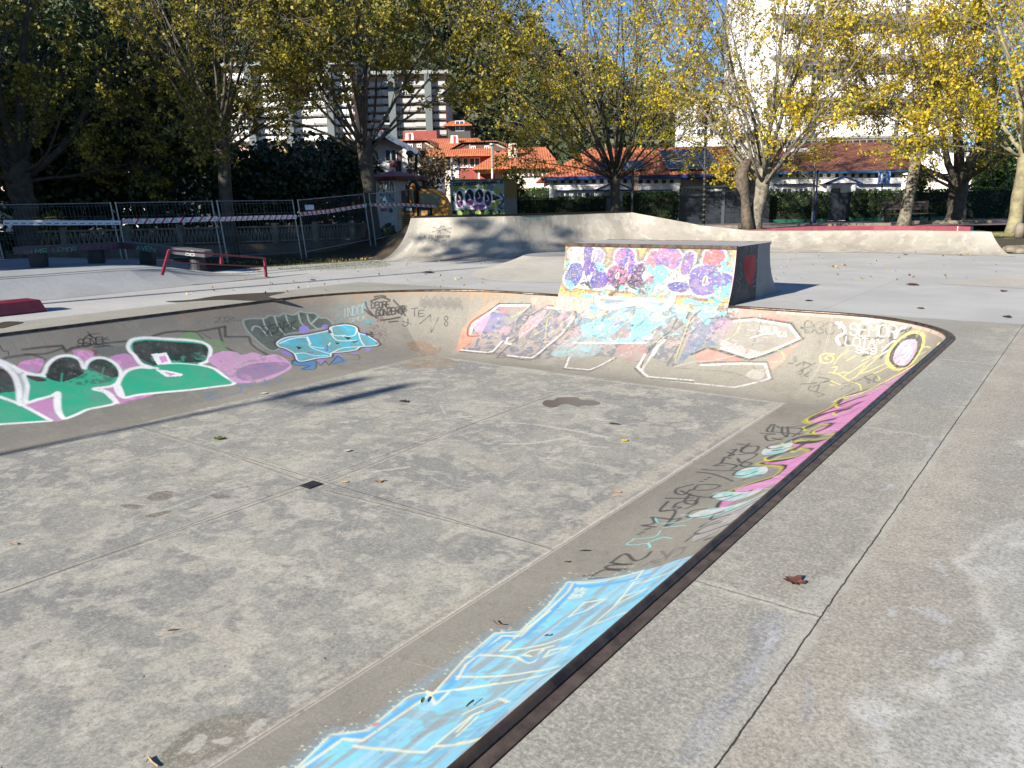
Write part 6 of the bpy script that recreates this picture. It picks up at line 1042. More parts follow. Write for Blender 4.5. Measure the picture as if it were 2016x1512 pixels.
# ---- wooded hill
def hillz(l, d):
    top = np.interp(l, [-220, -120, -60, -25, -5, 15, 40, 90, 200], [58, 58, 60, 47, 40, 31, 15, 7, 5])
    return top*sm((d-105)/95)+2.5*np.sin(l*.11)*sm((d-120)/60)*np.cos(d*.05)
lh = np.arange(-260, 160, 6.); dh = np.arange(100, 330, 6.); LL, DD = np.meshgrid(lh, dh, indexing='ij'); ZH = hillz(LL, DD)+.4; ix = np.arange(LL.size).reshape(LL.shape)
struct(raw_mesh('hill', np.stack([LL.ravel(), DD.ravel(), ZH.ravel()], 1), Q=np.stack([ix[:-1, :-1], ix[1:, :-1], ix[1:, 1:], ix[:-1, 1:]], -1).reshape(-1, 4), mat=simple('hill ground', (.035, .045, .02), .95), smooth=True, frame='B'))
r = np.random.default_rng(5); PT = []; TT = []
for _ in range(1350):
    l = r.uniform(-150, 75); d = r.uniform(108, 232); 
    z = float(hillz(np.array(l), np.array(d))); rad = r.uniform(2.4, 4.6); hgt = rad*r.uniform(1.0, 1.9); n = 150
    v = r.normal(size=(n, 3)); v /= np.linalg.norm(v, axis=1)[:, None]; v[:, 2] = np.abs(v[:, 2])*1.1-.15; v *= (.75+.35*r.random(n))[:, None]; PT.append(np.stack([l+v[:, 0]*rad, d+v[:, 1]*rad, z+hgt*.5+v[:, 2]*hgt], 1)); TT.append(np.full(n, r.random()*.8)+.12*r.normal(size=n))
PT = np.concatenate(PT); TT = np.concatenate(TT); V, Qd, t = leaf_quads(PT, .85, r, tint=TT); of = raw_mesh('forest', V, Q=Qd, mat=m_leafW, frame='B'); at_ = of.data.attributes.new('Tint', 'FLOAT', 'POINT'); at_.data.foreach_set('value', t.astype(np.float32)); tag(of, 'dense mixed forest covering the hill behind the apartment blocks', 'forest', kind='stuff')
# ================================================================= BUILDINGS (frame B: l across the view, d away from it, z up)
m_white = simple('white render', (.80, .79, .76), .85, 0, .06, 2, None, .05); m_glass = simple('window glass', (.05, .065, .08), .12, 0, .3, 3); m_wfr = simple('white frame', (.82, .82, .80), .5, 0, .05)
m_blue = simple('royal blue trim', (.010, .034, .15), .45, 0, .15, 2); m_tile = tiles('orange roof tiles', (.56, .17, .065), (.42, .12, .05)); m_tileD = tiles('brown roof tiles', (.26, .085, .045), (.17, .06, .035)); m_dark = simple('dark slate paint', (.022, .027, .035), .5, 0, .25, 3); m_brick = simple('red timber and brick', (.27, .06, .045), .8, 0, .25, 4)
m_cream = simple('cream render', (.66, .56, .45), .85, 0, .1, 2); m_shadow = simple('shade grey render', (.42, .42, .42), .85, 0, .1, 2)
def bthing(name, label, px_, d_, z0=.5, cat='house', group=None): return thing(name, label, cat, G(px_, d_, z0), YAW, group)
def bx(o, name, mat, l0, l1, d0, d1, z0, z1, bevel=0):
    mb = MB(); mb.box(l0, l1, d0, d1, z0, z1); return mb.build(name, mat, o, 'B', bevel=bevel)
def window(o, l, d, z, w_, h_, frame=m_wfr, glass=m_glass, nv=2, nh=1, parent=None):
    mb = MB(); t = .06
    mb.box(l-w_/2, l+w_/2, d-.05, d-.002, z, z+t); mb.box(l-w_/2, l+w_/2, d-.05, d-.002, z+h_-t, z+h_)
    for k in range(nv+1): x = l-w_/2+(w_-t)*k/nv; mb.box(x, x+t, d-.047, d-.002, z+t, z+h_-t)
    for k in range(1, nh): y = z+h_*k/nh; mb.box(l-w_/2, l+w_/2, d-.044, d-.002, y-t/3, y+t/3)
    f = mb.build('window', frame, o, 'B'); g = MB(); g.box(l-w_/2+.02, l+w_/2-.02, d-.025, d-.001, z+.02, z+h_-.02)
    gv = g.build('pane', glass, None, 'B'); gv.parent = f; m = np.array(inv(o)); 
    import itertools
    for v in gv.data.vertices: v.co = inv(o) @ v.co
    return f
def hip(o, name, mat, l0, l1, d0, d1, ze, r0, r1, dr, zr, th_=.12, ze_r=None):
    ze2 = ze if ze_r is None else ze_r
    V = [(l0, d0, ze), (l1, d0, ze2), (l1, d1, ze2), (l0, d1, ze), (r0, dr, zr), (r1, dr, zr), (l0, d0, ze-th_), (l1, d0, ze2-th_), (l1, d1, ze2-th_), (l0, d1, ze-th_)]
    mb = MB(); mb.add(V, [(0, 1, 5, 4), (1, 2, 5), (2, 3, 4, 5), (3, 0, 4), (0, 6, 7, 1), (1, 7, 8, 2), (2, 8, 9, 3), (3, 9, 6, 0), (9, 8, 7, 6)]); return mb.build(name, mat, o, 'B')
# ---- long white and blue bungalow
DH = 46.; hs = bthing('bungalow', 'long single-storey white house with blue eaves, orange tiled roof and solar panels', 1340, DH)
lx = lambda p, d=DH: lat(p, d); A0, A1, A2, A3 = lx(1083), lx(1337), lx(1500), lx(1772)
ze = zz(1200, 352, DH); 
bx(hs, 'front_wall', m_white, A0, A1, DH, DH+8, .4, ze-.02); bx(hs, 'recessed_wall', m_shadow, A1+.01, A2, DH+2.2, DH+8, .4, ze-.02); bx(hs, 'front_wall', m_white, A2, A3, DH-.01, DH+8, .4, ze+.08)  # shade of the recess is put into the grey of recessed_wall
for l0, l1, zc in ((A0-.05, A1+.06, zz(1200, 366, DH)), (A2-.05, A3+.05, zz(1650, 354, DH))): bx(hs, 'frieze', m_white, l0+.02, l1-.02, DH-.035, DH+.02, zc, ze-.05)
hip(hs, 'roof', m_tile, lx(1066), lx(1432, DH), DH-.42, DH+9.5, ze+.16, lx(1160, DH+4.5), lx(1440, DH+4.5), DH+4.5, zz(1300, 290, DH+4.5)); hip(hs, 'roof', m_tileD, lx(1425), lx(1806), DH-.45, DH+9.8, ze+.20, lx(1560, DH+4.6), lx(1735, DH+4.6), DH+4.6, zz(1650, 284, DH+4.6)+.1)
mb = MB(); mb.box(lx(1066)-.02, lx(1430), DH-.50, DH-.41, ze-.02, ze+.15); mb.box(lx(1066)-.02, lx(1430), DH-.47, DH-.1, ze-.05, ze-.02); mb.build('gutter', m_blue, hs, 'B'); mb = MB(); mb.box(lx(1432), lx(1806)+.02, DH-.53, DH-.44, ze+.06, ze+.19); mb.build('gutter', simple('steel blue gutter', (.03, .09, .18), .4), hs, 'B')
for k in range(16): x = lx(1093+15.2*k); bx(hs, 'eave_vent', m_dark, x-.11, x+.11, DH-.06, DH-.036, zz(1093+15.2*k, 361, DH), zz(1093+15.2*k, 354, DH))
for k in range(17): x = lx(1518+15.7*k); bx(hs, 'eave_vent', m_dark, x-.10, x+.10, DH-.06, DH-.046, zz(1518+15.7*k, 349, DH), zz(1518+15.7*k, 342, DH))
for p0, p1 in ((1094, 1180), (1240, 1322)): bx(hs, 'blue_ledge', m_blue, lx(p0), lx(p1), DH-.30, DH, zz(p0, 376, DH), zz(p0, 374.6, DH))
for p0, p1 in ((1520, 1600), (1682, 1768)): bx(hs, 'blue_ledge', m_blue, lx(p0), lx(p1), DH-.30, DH, zz(p0, 364, DH), zz(p0, 362.6, DH))
for p in (1112, 1137, 1161, 1264, 1286, 1308): window(hs, lx(p), DH, zz(p, 396, DH), .62, .52, nv=2, glass=m_glass)
for p in (1524, 1548, 1580, 1695, 1717, 1744): window(hs, lx(p), DH-.012, zz(p, 386, DH), .62, .46, nv=2)
bx(hs, 'porch_beam', m_white, lx(1352), lx(1448), DH+.6, DH+1.0, zz(1400, 369, DH+.8), zz(1400, 366, DH+.8)); 
for p in (1358, 1382): window(hs, lx(p), DH+2.19, zz(p, 386, DH+2.2), .95, .5, glass=simple('greenish pane', (.22, .27, .25), .3))
bx(hs, 'porch_box', m_white, lx(1400), lx(1424), DH+.4, DH+1.8, .4, zz(1400, 372, DH)); bx(hs, 'porch_box', m_white, lx(1426), lx(1468), DH+.9, DH+1.9, .4, zz(1440, 375, DH)); bx(hs, 'chimney_box', m_white, lx(1540, DH+3), lx(1588, DH+3), DH+3, DH+4.2, ze, zz(1560, 292, DH+3))
def pediment(pc, pyb, pyt, w_):
    l = lx(pc); z0 = zz(pc, pyb, DH); z1 = zz(pc, pyt, DH); mb = MB(); mb.prism([(l-w_, z0), (l+w_, z0), (l, z1)], DH-1.1, DH, 'y'); pd = mb.build('porch_pediment', m_white, hs, 'B'); mb = MB()
    mb.bar((l-w_-.15, DH-1.15, z0-.03), (l, DH-1.15, z1+.05), .12, .07); mb.bar((l+w_+.15, DH-1.15, z0-.03), (l, DH-1.15, z1+.05), .12, .07); mb.box(l-w_, l+w_, DH-1.16, DH-1.11, z0-.05, z0+.03); mb.build('porch_trim', m_blue, hs, 'B')
    for s in (-1, 1): mb = MB(); mb.lathe((l+s*(w_-.25), DH-.95, .5), [(.16, 0), (.13, .1), (.12, z0-.9), (.17, z0-.6)], 10); mb.build('porch_column', m_white, hs, 'B', smooth=True)
    bx(hs, 'porch_door', m_glass, l-.35, l+.35, DH-.02, DH-.012, .5, z0-.25)
pediment(1204, 375, 361, 1.05); pediment(1641, 362, 350, .95)
m_sol = simple('solar cells', (.012, .018, .04), .2, .1, .2, 3)
def solar(p0, p1, u0, u1, n, nr=1):
    mb = MB(); fr = MB(); za, zb_ = ze+.16, zz(1300, 290, DH+4.5); f = lambda u: (DH-.42+4.92*u, za+(zb_-za)*u+.12)
    for k in range(n):
        for q in range(nr):
            a = lx(p0)+(lx(p1)-lx(p0))*k/n; b = lx(p0)+(lx(p1)-lx(p0))*(k+1)/n-.06; ua = u0+(u1-u0)*q/nr; ub = u0+(u1-u0)*(q+1)/nr-.012; da, z0 = f(ua); db, z1 = f(ub)
            mb.hexa([(a, da, z0), (b, da, z0), (b, db, z1), (a, db, z1)], [(a, da, z0+.05), (b, da, z0+.05), (b, db, z1+.05), (a, db, z1+.05)])
            for x in (a, b): fr.bar((x, da-.0, z0+.065), (x, db, z1+.065), .035, .02)
            fr.bar((a, da, z0+.065), (b, da, z0+.065), .035, .02)
    o = mb.build('solar_panels', m_sol, hs, 'B'); fr.build('panel_frames', simple('aluminium', (.55, .56, .57), .35, .8), hs, 'B')
solar(1315, 1419, .08, .78, 3, 2); solar(1180, 1270, .10, .42, 3, 1); solar(1432, 1476, .15, .5, 1, 2)
# dark panel fence and gates in front of the house
DFN = 40.5
pf = bthing('panel_fence', 'dark slate panel fence between the clipped hedge and the burl tree', 1400, DFN, .5, 'fence'); lf = lambda p, d=DFN: lat(p, d)
bx(pf, 'panel', m_dark, lf(1338), lf(1421), DFN, DFN+.08, .5, .5+1.63); mb = MB()
for z in np.linspace(.8, 1.9, 5): mb.box(lf(1338), lf(1421), DFN-.014, DFN-.002, z, z+.03)
mb.build('rails', simple('slate rail', (.04, .048, .06), .5), pf, 'B'); bx(pf, 'post', simple('grey post', (.07, .08, .09), .5), lf(1421), lf(1427), DFN-.04, DFN+.12, .5, 2.25)
mb = MB(); rB = random.Random(4)
for r__ in range(6):
    for c__ in range(4): a = lf(1428)+(lf(1516)-lf(1428))*(c__+(r__ % 2)*.5)/4.5; mb.box(a+.02, a+(lf(1516)-lf(1428))/4.5-.02, DFN-.02-.02*rB.random(), DFN+.06, .52+r__*.27, .52+r__*.27+.25)
mb.box(lf(1427)+.01, lf(1516), DFN+.0, DFN+.05, .5, 2.12); mb.build('block_panel', m_dark, pf, 'B')
gt = bthing('garden_gate', 'dark blue-grey double metal gate set between two clipped hedges', 1652, 41.2, .5, 'gate'); lg = lambda p: lat(p, 41.2)
for p0, p1 in ((1631, 1652), (1653, 1674)): bx(gt, 'gate_leaf', m_dark, lg(p0), lg(p1), 41.2, 41.26, .55, .5+1.45)
bx(gt, 'post', m_dark, lg(1629), lg(1631)-.01, 41.15, 41.3, .5, 2.0); bx(gt, 'post', m_dark, lg(1674)+.01, lg(1676), 41.15, 41.3, .5, 2.0)
g2 = bthing('garden_gate', 'grey metal gate behind the trunk of the half-bare tree', 1210, 42.6, .5, 'gate'); bx(g2, 'gate_leaf', simple('grey gate', (.13, .15, .17), .5), lat(1194, 42.6), lat(1230, 42.6), 42.6, 42.66, .52, 1.9)
bx(g2, 'post', m_dark, lat(1192, 42.6), lat(1194, 42.6)-.01, 42.55, 42.7, .5, 2.0)
# ---- half-timbered house with big orange roof
D2 = 70.; ht = bthing('half_timbered_house', 'big white house with blue timber framing and a wide orange roof with two dormers', 880, D2); l2 = lambda p, d=D2: lat(p, d)
zE = zz(900, 305, D2); zR = zz(860, 273, D2+7)
bx(ht, 'wall', m_cream, l2(850), l2(990), D2+1, D2+12, .5, zE); bx(ht, 'upper_wall', m_white, l2(856), l2(904), D2+.9, D2+1.1, zz(880, 350, D2), zE-.1); bx(ht, 'red_wall', m_brick, l2(904), l2(975), D2+.95, D2+1.1, .5, zE-.05)
mb = MB()
for p in (857, 882, 886, 903): mb.box(l2(p)-.12, l2(p)+.12, D2+.84, D2+.89, zz(p, 334, D2), zE-.1)
for y in (309, 334): mb.box(l2(856), l2(905), D2+.83, D2+.885, zz(880, y, D2), zz(880, y-1.6, D2))
mb.build('timber_frame', m_blue, ht, 'B')
for p in (870, 895, 913, 936): window(ht, l2(p), D2+.89, zz(p, 329, D2), .95, .85)
hip(ht, 'roof', m_tile, l2(800), l2(985), D2-.3, D2+14, zE, l2(775, D2+7), l2(945, D2+7), D2+7, zR)
for pc, w_ in ((822, 1.3), (948, 2.0)):
    dd = D2+2.2; l = lat(pc, dd); z0 = zz(pc, 298 if pc > 900 else 293, dd); z1 = zz(pc, 283 if pc > 900 else 280, dd); mb = MB(); mb.prism([(l-w_*1.35, z0), (l+w_*1.35, z0), (l+w_*.7, z1), (l-w_*.7, z1)], dd, dd+3, 'y'); dm = mb.build('dormer', simple('dormer shade', (.10, .07, .06), .8), ht, 'B'); [window(ht, l+s*w_*.3, dd-.02, z0+.12, .42, max(.3, z1-z0-.3)) for s in (-1, 1)]
    mb = MB(); mb.add([(l-w_*1.6, dd-.4, z0-.1), (l-w_*.8, dd-.4, z1+.12), (l+w_*.8, dd-.4, z1+.12), (l+w_*1.6, dd-.4, z0-.1), (l-w_*.7, dd+4.5, z1+.6), (l+w_*.7, dd+4.5, z1+.6), (l-w_*1.6, dd+3, z0+.6), (l+w_*1.6, dd+3, z0+.6)], [(1, 2, 5, 4), (0, 1, 4, 6), (2, 3, 7, 5)]); mb.build('dormer_roof', m_tile, ht, 'B')
    mb = MB()
    for s in (-1, 1): mb.bar((l+s*w_*1.3, dd-.03, z0+.05), (l+s*w_*.7, dd-.03, z1-.05), .12, .12, (0, 1, 0)); mb.bar((l+s*w_*.45, dd-.03, z0), (l+s*w_*.45, dd-.03, z1), .09, .09, (0, 1, 0))
    mb.build('dormer_timber', simple('pale timber', (.45, .38, .32), .7), ht, 'B')
def chimney(o, pc, d, y0, y1, w_):
    l = lat(pc, d); z0 = zz(pc, y0, d); z1 = zz(pc, y1, d); mb = MB(); mb.hexa([(l-w_*1.25, d-w_, z0), (l+w_*1.25, d-w_, z0), (l+w_*1.25, d+w_, z0), (l-w_*1.25, d+w_, z0)], [(l-w_, d-w_*.8, z1), (l+w_, d-w_*.8, z1), (l+w_, d+w_*.8, z1), (l-w_, d+w_*.8, z1)]); mb.build('chimney', m_cream, o, 'B'); mb = MB(); mb.box(l-.25*w_, l+.25*w_, d-w_-.03, d-w_*.8, z0+.3, z1-.05); mb.build('chimney_brick', m_brick, o, 'B')
chimney(ht, 899, D2+5, 290, 267, .32); chimney(ht, 813, D2+6, 285, 262, .35)
bx(ht, 'attic_wall', m_brick, l2(800, D2+9), l2(865, D2+9), D2+9, D2+12, zE, zz(830, 264, D2+9)+.3)
# gabled house in front-left
D3 = 55.; gh = bthing('gabled_house', 'white gabled house with blue bargeboards behind the kiosk', 790, D3); l3 = lambda p, d=D3: lat(p, d)
zt = zz(770, 272, D3); zl = zz(858, 320, D3); mb = MB(); mb.add([(l3(660), D3, .5), (l3(858), D3, .5), (l3(858), D3, zl), (l3(765), D3, zt), (l3(660), D3, zl), (l3(660), D3+9, .5), (l3(858), D3+9, .5), (l3(858), D3+9, zl), (l3(765), D3+9, zt), (l3(660), D3+9, zl)], [(0, 1, 2, 3, 4), (1, 6, 7, 2), (0, 4, 9, 5), (5, 9, 8, 7, 6)]); mb.build('wall', m_white, gh, 'B')
mb = MB(); a, b, c = (l3(650), zl-.3), (l3(765), zt+.25), (l3(866), zl-.15)
for p, q_ in ((a, b), (b, c)): mb.hexa([(p[0], D3-1.2, p[1]), (q_[0], D3-1.2, q_[1]), (q_[0], D3+9.5, q_[1]), (p[0], D3+9.5, p[1])], [(p[0], D3-1.2, p[1]+.2), (q_[0], D3-1.2, q_[1]+.2), (q_[0], D3+9.5, q_[1]+.2), (p[0], D3+9.5, p[1]+.2)])
mb.build('roof', m_tile, gh, 'B'); mb = MB(); mb.bar((b[0], D3-1.24, b[1]+.0), (c[0], D3-1.24, c[1]+.0), .08, .34, (0, 0, 1)); mb.bar((a[0], D3-1.24, a[1]), (b[0], D3-1.24, b[1]), .08, .34, (0, 0, 1)); mb.build('bargeboard', simple('slate blue board', (.06, .09, .15), .5), gh, 'B')
bx(gh, 'timber_wall', m_brick, l3(762), l3(795), D3-.06, D3-.01, zz(780, 300, D3), zt-1.0); mb = MB()
for p in (785, 791, 810, 838): mb.box(l3(p)-.10, l3(p)+.10, D3-.09, D3-.062, .5, zz(p, 302, D3))
mb.build('timber_frame', simple('dark frame', (.06, .03, .03), .7), gh, 'B')
for p, y in ((775, 318), (822, 320), (848, 335)): window(gh, l3(p), D3-.09, zz(p, y, D3), .8, .8)
# right-hand roofed house behind
D4 = 62.; rh = bthing('tiled_house', 'house with low orange hipped roof and striped chimney left of the white bungalow', 1020, D4); l4 = lambda p, d=D4: lat(p, d)
hip(rh, 'roof', m_tile, l4(932), l4(1105), D4, D4+12, zz(960, 330, D4), l4(1000, D4+6), l4(1075, D4+6), D4+6, zz(1040, 290, D4+6)); bx(rh, 'wall', m_cream, l4(1000), l4(1120), D4+.6, D4+11, .5, zz(1050, 332, D4)); mb = MB()
for p in range(1036, 1100, 9): mb.box(l4(p)-.07, l4(p)+.07, D4+.5, D4+.59, zz(p, 347, D4), zz(p, 333, D4))
mb.box(l4(1030), l4(1100), D4+.5, D4+.58, zz(1050, 348.5, D4), zz(1050, 346, D4)); mb.build('timber_frame', simple('dark beam', (.04, .03, .035), .7), rh, 'B'); chimney(rh, 1011, D4+3, 312, 283, .3); bx(rh, 'post', m_cream, l4(942), l4(942)+.15, D4+.4, D4+.55, .5, zz(942, 332, D4))
bx(rh, 'brick_base', m_brick, l4(1052), l4(1110), D4+.35, D4+.45, .5, zz(1070, 358, D4)); bx(rh, 'bay', m_white, l4(1040), l4(1108), D4-.2, D4+.3, zz(1070, 372, D4), zz(1070, 350, D4))
# ---- terraced apartment blocks on the hillside
def apartments(o, p0, p1, d, ys, deep, fins, wallm, par=1.0, step=0., z0=.4, bal=None):
    l0, l1 = lat(p0, d), lat(p1, d); pc = (p0+p1)/2; bx(o, 'wall', wallm, l0, l1, d+1.6, d+deep, z0, zz(pc, ys[0]-9, d)+.3)
    wm = MB(); ra = np.random.default_rng(int(p0)); 
    for i, y in enumerate(ys):
        z1 = zz(pc, y, d); fh = abs(zz(pc, ys[min(i, len(ys)-2)], d)-zz(pc, ys[min(i, len(ys)-2)+1], d)); zb = z1-fh*par*.52; mb = MB()
        xs_ = np.linspace(l0, l1, 7); 
        for k in range(6):
            off = step*(k % 2); mb.box(xs_[k]+.02, xs_[k+1]-.02, d+off, d+off+.14, zb, z1); mb.box(xs_[k]+.02, xs_[k+1]-.02, d+off+.14, d+1.6, zb-.12, zb+.06)
        mb.build('balcony', bal or m_white, o, 'B')
        nw = int((l1-l0)/2.9); gl = MB(); fr_ = MB()
        for k in range(nw):
            x = l0+(k+.5)*(l1-l0)/nw; ww = .55+.35*ra.random(); window(o, x, d+1.598, z1-.25, 2*ww, fh*.43+.25)
    for p in fins: l = lat(p, d); bx(o, 'fin', simple('green grey fin', (.11, .13, .13), .6), l-.45, l+.45, d-.5, d+1.7, z0, zz(pc, ys[0]-12, d))
    bx(o, 'roof', simple('flat roof', (.25, .26, .26), .7), l0-.5, l1+.5, d-.2, d+deep+.3, zz(pc, ys[0]-9, d)+.3, zz(pc, ys[0]-9, d)+.75)
m_terr = simple('terracotta wall', (.55, .36, .27), .8, 0, .15, 1.5)
ab = bthing('apartment_block', 'white terraced apartment block with long balconies seen behind the straight trunk', 590, 105, .5, 'apartments'); apartments(ab, 470, 705, 105, [142, 161, 180, 199, 216, 234, 251, 267], 14, (512, 585, 663), m_terr, step=.5)
ab2 = bthing('apartment_block', 'second apartment block stepping down to the right, above the orange roofs', 800, 110, .5, 'apartments'); apartments(ab2, 705, 884, 110, [160, 176, 193, 209, 225, 241, 257], 14, (716, 783, 852), m_terr, step=.4, bal=simple('shade grey balcony', (.40, .39, .37), .85, 0, .15, 1))  # these balconies have their shade mixed into the grey
hh = bthing('hillside_house', 'dark shaded house with red roof on the hillside above the dormers', 910, 108, .5); bx(hh, 'wall', simple('shaded wall', (.07, .06, .06), .8), lat(886, 108), lat(930, 108), 108, 116, .5, zz(905, 246, 108)); hip(hh, 'roof', m_tile, lat(880, 108), lat(934, 108), 107, 117, zz(905, 247, 108), lat(895, 112), lat(918, 112), 112, zz(905, 237, 112)); window(hh, lat(910, 108), 108, zz(910, 258, 108), 1.2, 1.3, frame=m_wfr)
# ---- tall white tower on the right
D5 = 66.; tw_ = bthing('apartment_tower', 'tall white apartment tower with broad balconies behind the yellow trees', 1720, D5, .5, 'apartments')
def tower():
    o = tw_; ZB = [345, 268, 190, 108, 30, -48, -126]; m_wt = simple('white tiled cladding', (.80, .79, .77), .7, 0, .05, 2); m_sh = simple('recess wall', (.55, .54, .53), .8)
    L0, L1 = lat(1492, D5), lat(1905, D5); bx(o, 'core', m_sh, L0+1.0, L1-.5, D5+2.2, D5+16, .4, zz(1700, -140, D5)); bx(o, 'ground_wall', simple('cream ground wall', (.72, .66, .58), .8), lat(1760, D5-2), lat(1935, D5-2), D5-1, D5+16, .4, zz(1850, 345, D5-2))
    for i, y in enumerate(ZB):
        z1 = zz(1700, y-40, D5); z0 = zz(1700, y, D5); s = (0, 0.6, 0, .9, 0, .6, 0)[i]; bands = ((1500, 1575), (1575, 1660), (1660, 1745), (1745, 1830), (1830, 1900))
        mb = MB(); jl_ = MB()
        for k, (a, b) in enumerate(bands):
            dd = D5+(-.9, .2, -.5, .3, -.8)[k]+s*.3; mb.box(lat(a, D5)+.03, lat(b, D5)-.03, dd, D5+2.2, z0, z1-(.25 if k % 2 else 0)); 
        mb.build('balcony', m_wt, o, 'B'); zt_ = z1+(zz(1700, ZB[i], D5)-zz(1700, ZB[i]+78, D5))*.46
        for k in range(13): window(o, L0+2.1+k*(L1-L0-3.)/12.5, D5+2.19, z1-.1, 1.15, max(.5, zt_-z1), nh=2)
    bx(o, 'stair_tower', m_wt, lat(1492, D5), lat(1530, D5), D5+.5, D5+10, zz(1500, 250, D5), zz(1500, -150, D5)); 
tower()
wb = bthing('white_building', 'distant white building glimpsed between the half-bare tree and the burl tree', 1390, 95, .5, 'building'); bx(wb, 'wall', m_white, lat(1360, 95), lat(1475, 95), 95, 105, .5, zz(1400, 200, 95)); bx(wb, 'roof_slab', m_shadow, lat(1356, 95), lat(1479, 95), 94.6, 105.4, zz(1400, 200, 95)+.01, zz(1400, 200, 95)+.5)
for p in (1375, 1400, 1425, 1450): 
    for y in (222, 244, 268): window(wb, lat(p, 95), 95, zz(p, y, 95), 1.0, .8)
# ---- left edge: pink house, white wall, van
pk = bthing('pink_house', 'pink and white house at the left edge behind the thick trunk', 20, 55, .3); bx(pk, 'wall', simple('pale pink render', (.62, .45, .38), .8), lat(-60, 55), lat(27, 55), 55, 62, .2, zz(20, 140, 55)); bx(pk, 'brick_band', m_brick, lat(-60, 55), lat(22, 55), 54.95, 54.99, zz(10, 366, 55), zz(10, 352, 55)); bx(pk, 'pilaster', m_cream, lat(17, 55), lat(28, 55), 54.9, 54.99, zz(20, 366, 55), zz(20, 140, 55))
for y in (340, 300, 250, 200): window(pk, lat(4, 55), 54.99, zz(4, y, 55), 1.0, 1.1)
hip(pk, 'roof', m_tile, lat(-70, 55), lat(32, 55), 54.3, 62.5, zz(20, 140, 55), lat(-40, 58), lat(0, 58), 58, zz(20, 120, 58))
ww = bthing('white_building', 'bright white rendered building showing through the evergreens at the left', 150, 60, .3, 'building'); bx(ww, 'wall', m_white, lat(78, 60), lat(285, 60), 60, 70, .2, zz(150, 300, 60)); hip(ww, 'roof', m_tile, lat(74, 60), lat(290, 60), 59.5, 70.5, zz(150, 300, 60), lat(110, 65), lat(255, 65), 65, zz(150, 270, 65))
for p in (110, 170, 230): window(ww, lat(p, 60), 60, zz(p, 345, 60), 1.1, 1.2)
vn_ = bthing('parked_van', 'white van parked at the left edge behind the fence', 5, 36, .1, 'van'); lv = lambda p: lat(p, 36); mb = MB(); mb.prism([(lv(-60), .45), (lv(33), .45), (lv(34), 1.0), (lv(27), 1.25), (lv(14), 1.95), (lv(10), 2.1), (lv(-60), 2.1)], 36, 37.7, 'y'); mb.build('body', simple('white paint', (.75, .76, .78), .3, 0, .05), vn_, 'B', bevel=.05); mb = MB(); mb.prism([(lv(-30), 1.28), (lv(22), 1.28), (lv(13), 1.85), (lv(-30), 1.85)], 35.985, 35.999, 'y'); mb.build('side_window', simple('blue window', (.015, .04, .10), .1), vn_, 'B')
for p in (16, -40): mb = MB(); mb.tube([np.array([lv(p), 35.97, .42]), np.array([lv(p), 36.2, .42])], .33, 18); mb.build('wheel', m_bar, vn_, 'B')
# ================================================================= FENCES, KIOSK, DIGGER, SIGNS, SMALL THINGS
m_galv = simple('galvanised steel', (.30, .31, .32), .4, .7, .25, 6); m_wire = simple('fence wire', (.15, .16, .165), .5, .5); m_conc = simple('old concrete', (.20, .17, .125), .9, 0, .35, 4, None, .4)
FP = [((-32, 23.6), (0.0, 1.92), 'at the left edge'), ]
posts = [(-150, 23.4, 0), (6, 24.0, 0), (248, 24.4, 0), (444, 24.6, 0), (599, 26.3, 0), (735, 30.2, .22), (827, 34.5, .45)]
where = ['outermost left mesh fence panel, crossing the left edge', 'mesh fence panel with a plain white tape in front of the leftmost trunk', 'mesh fence panel with striped tape left of the slim straight tree', 'mesh fence panel in front of the slim straight tree', 'mesh fence panel carrying a small white notice', 'short mesh fence panel beside the white kiosk']
for k in range(len(posts)-1):
    (p0, d0, z0), (p1, d1, z1) = posts[k], posts[k+1]; e = 5 if k else 0; ln_ = HD*(.26)+RT*(-.12)
    a = np.array(G(p0+e, d0, z0+.04)); b = np.array(G(p1-e, d1, z1+.04)); hgt = 1.90; at_ = a+np.array([0, 0, hgt])-RT*.16; bt_ = b+np.array([0, 0, hgt])-RT*.16
    o = thing('mesh_fence_panel', where[k], 'fence', tuple(a), group='temporary mesh fence panels')
    for s_, (q0, q1) in enumerate(((a, at_), (b, bt_))): mb = MB(); mb.tube([q0-(0, 0, .08), q1], .024, 8); mb.build('post', m_galv, o)
    for f_ in (.10, .985): mb = MB(); mb.tube([a+(at_-a)*f_, b+(bt_-b)*f_], .017, 6); mb.build('rail', m_galv, o)
    mb = MB(); L = np.linalg.norm(b-a); n = int(L/.11)
    for i in range(1, n): u = i/n; q0 = a+(b-a)*u; q1 = at_+(bt_-at_)*u; mb.tube([q0+(q1-q0)*.10, q0+(q1-q0)*.985], .0035, 3, caps=False)
    for f_ in (.16, .2, .45, .49, .74, .78, .94): mb.tube([a+(at_-a)*f_, b+(bt_-b)*f_], .0035, 3, caps=False)
    mb.build('wire_mesh', m_wire, o)
    if k == 4:
        c = a+(b-a)*.09+np.array([0, 0, 1.62])-HD*.03; mb = MB(); mb.hexa([c-RT*.15-(0, 0, .08), c+RT*.15-(0, 0, .08), c+RT*.15-HD*-.004-(0, 0, .08), c-RT*.15-HD*-.004-(0, 0, .08)], [c-RT*.15+(0, 0, .08), c+RT*.15+(0, 0, .08), c+RT*.15+HD*.004+(0, 0, .08), c-RT*.15+HD*.004+(0, 0, .08)]); mb.build('notice', simple('pale notice', (.62, .66, .78), .5), o)
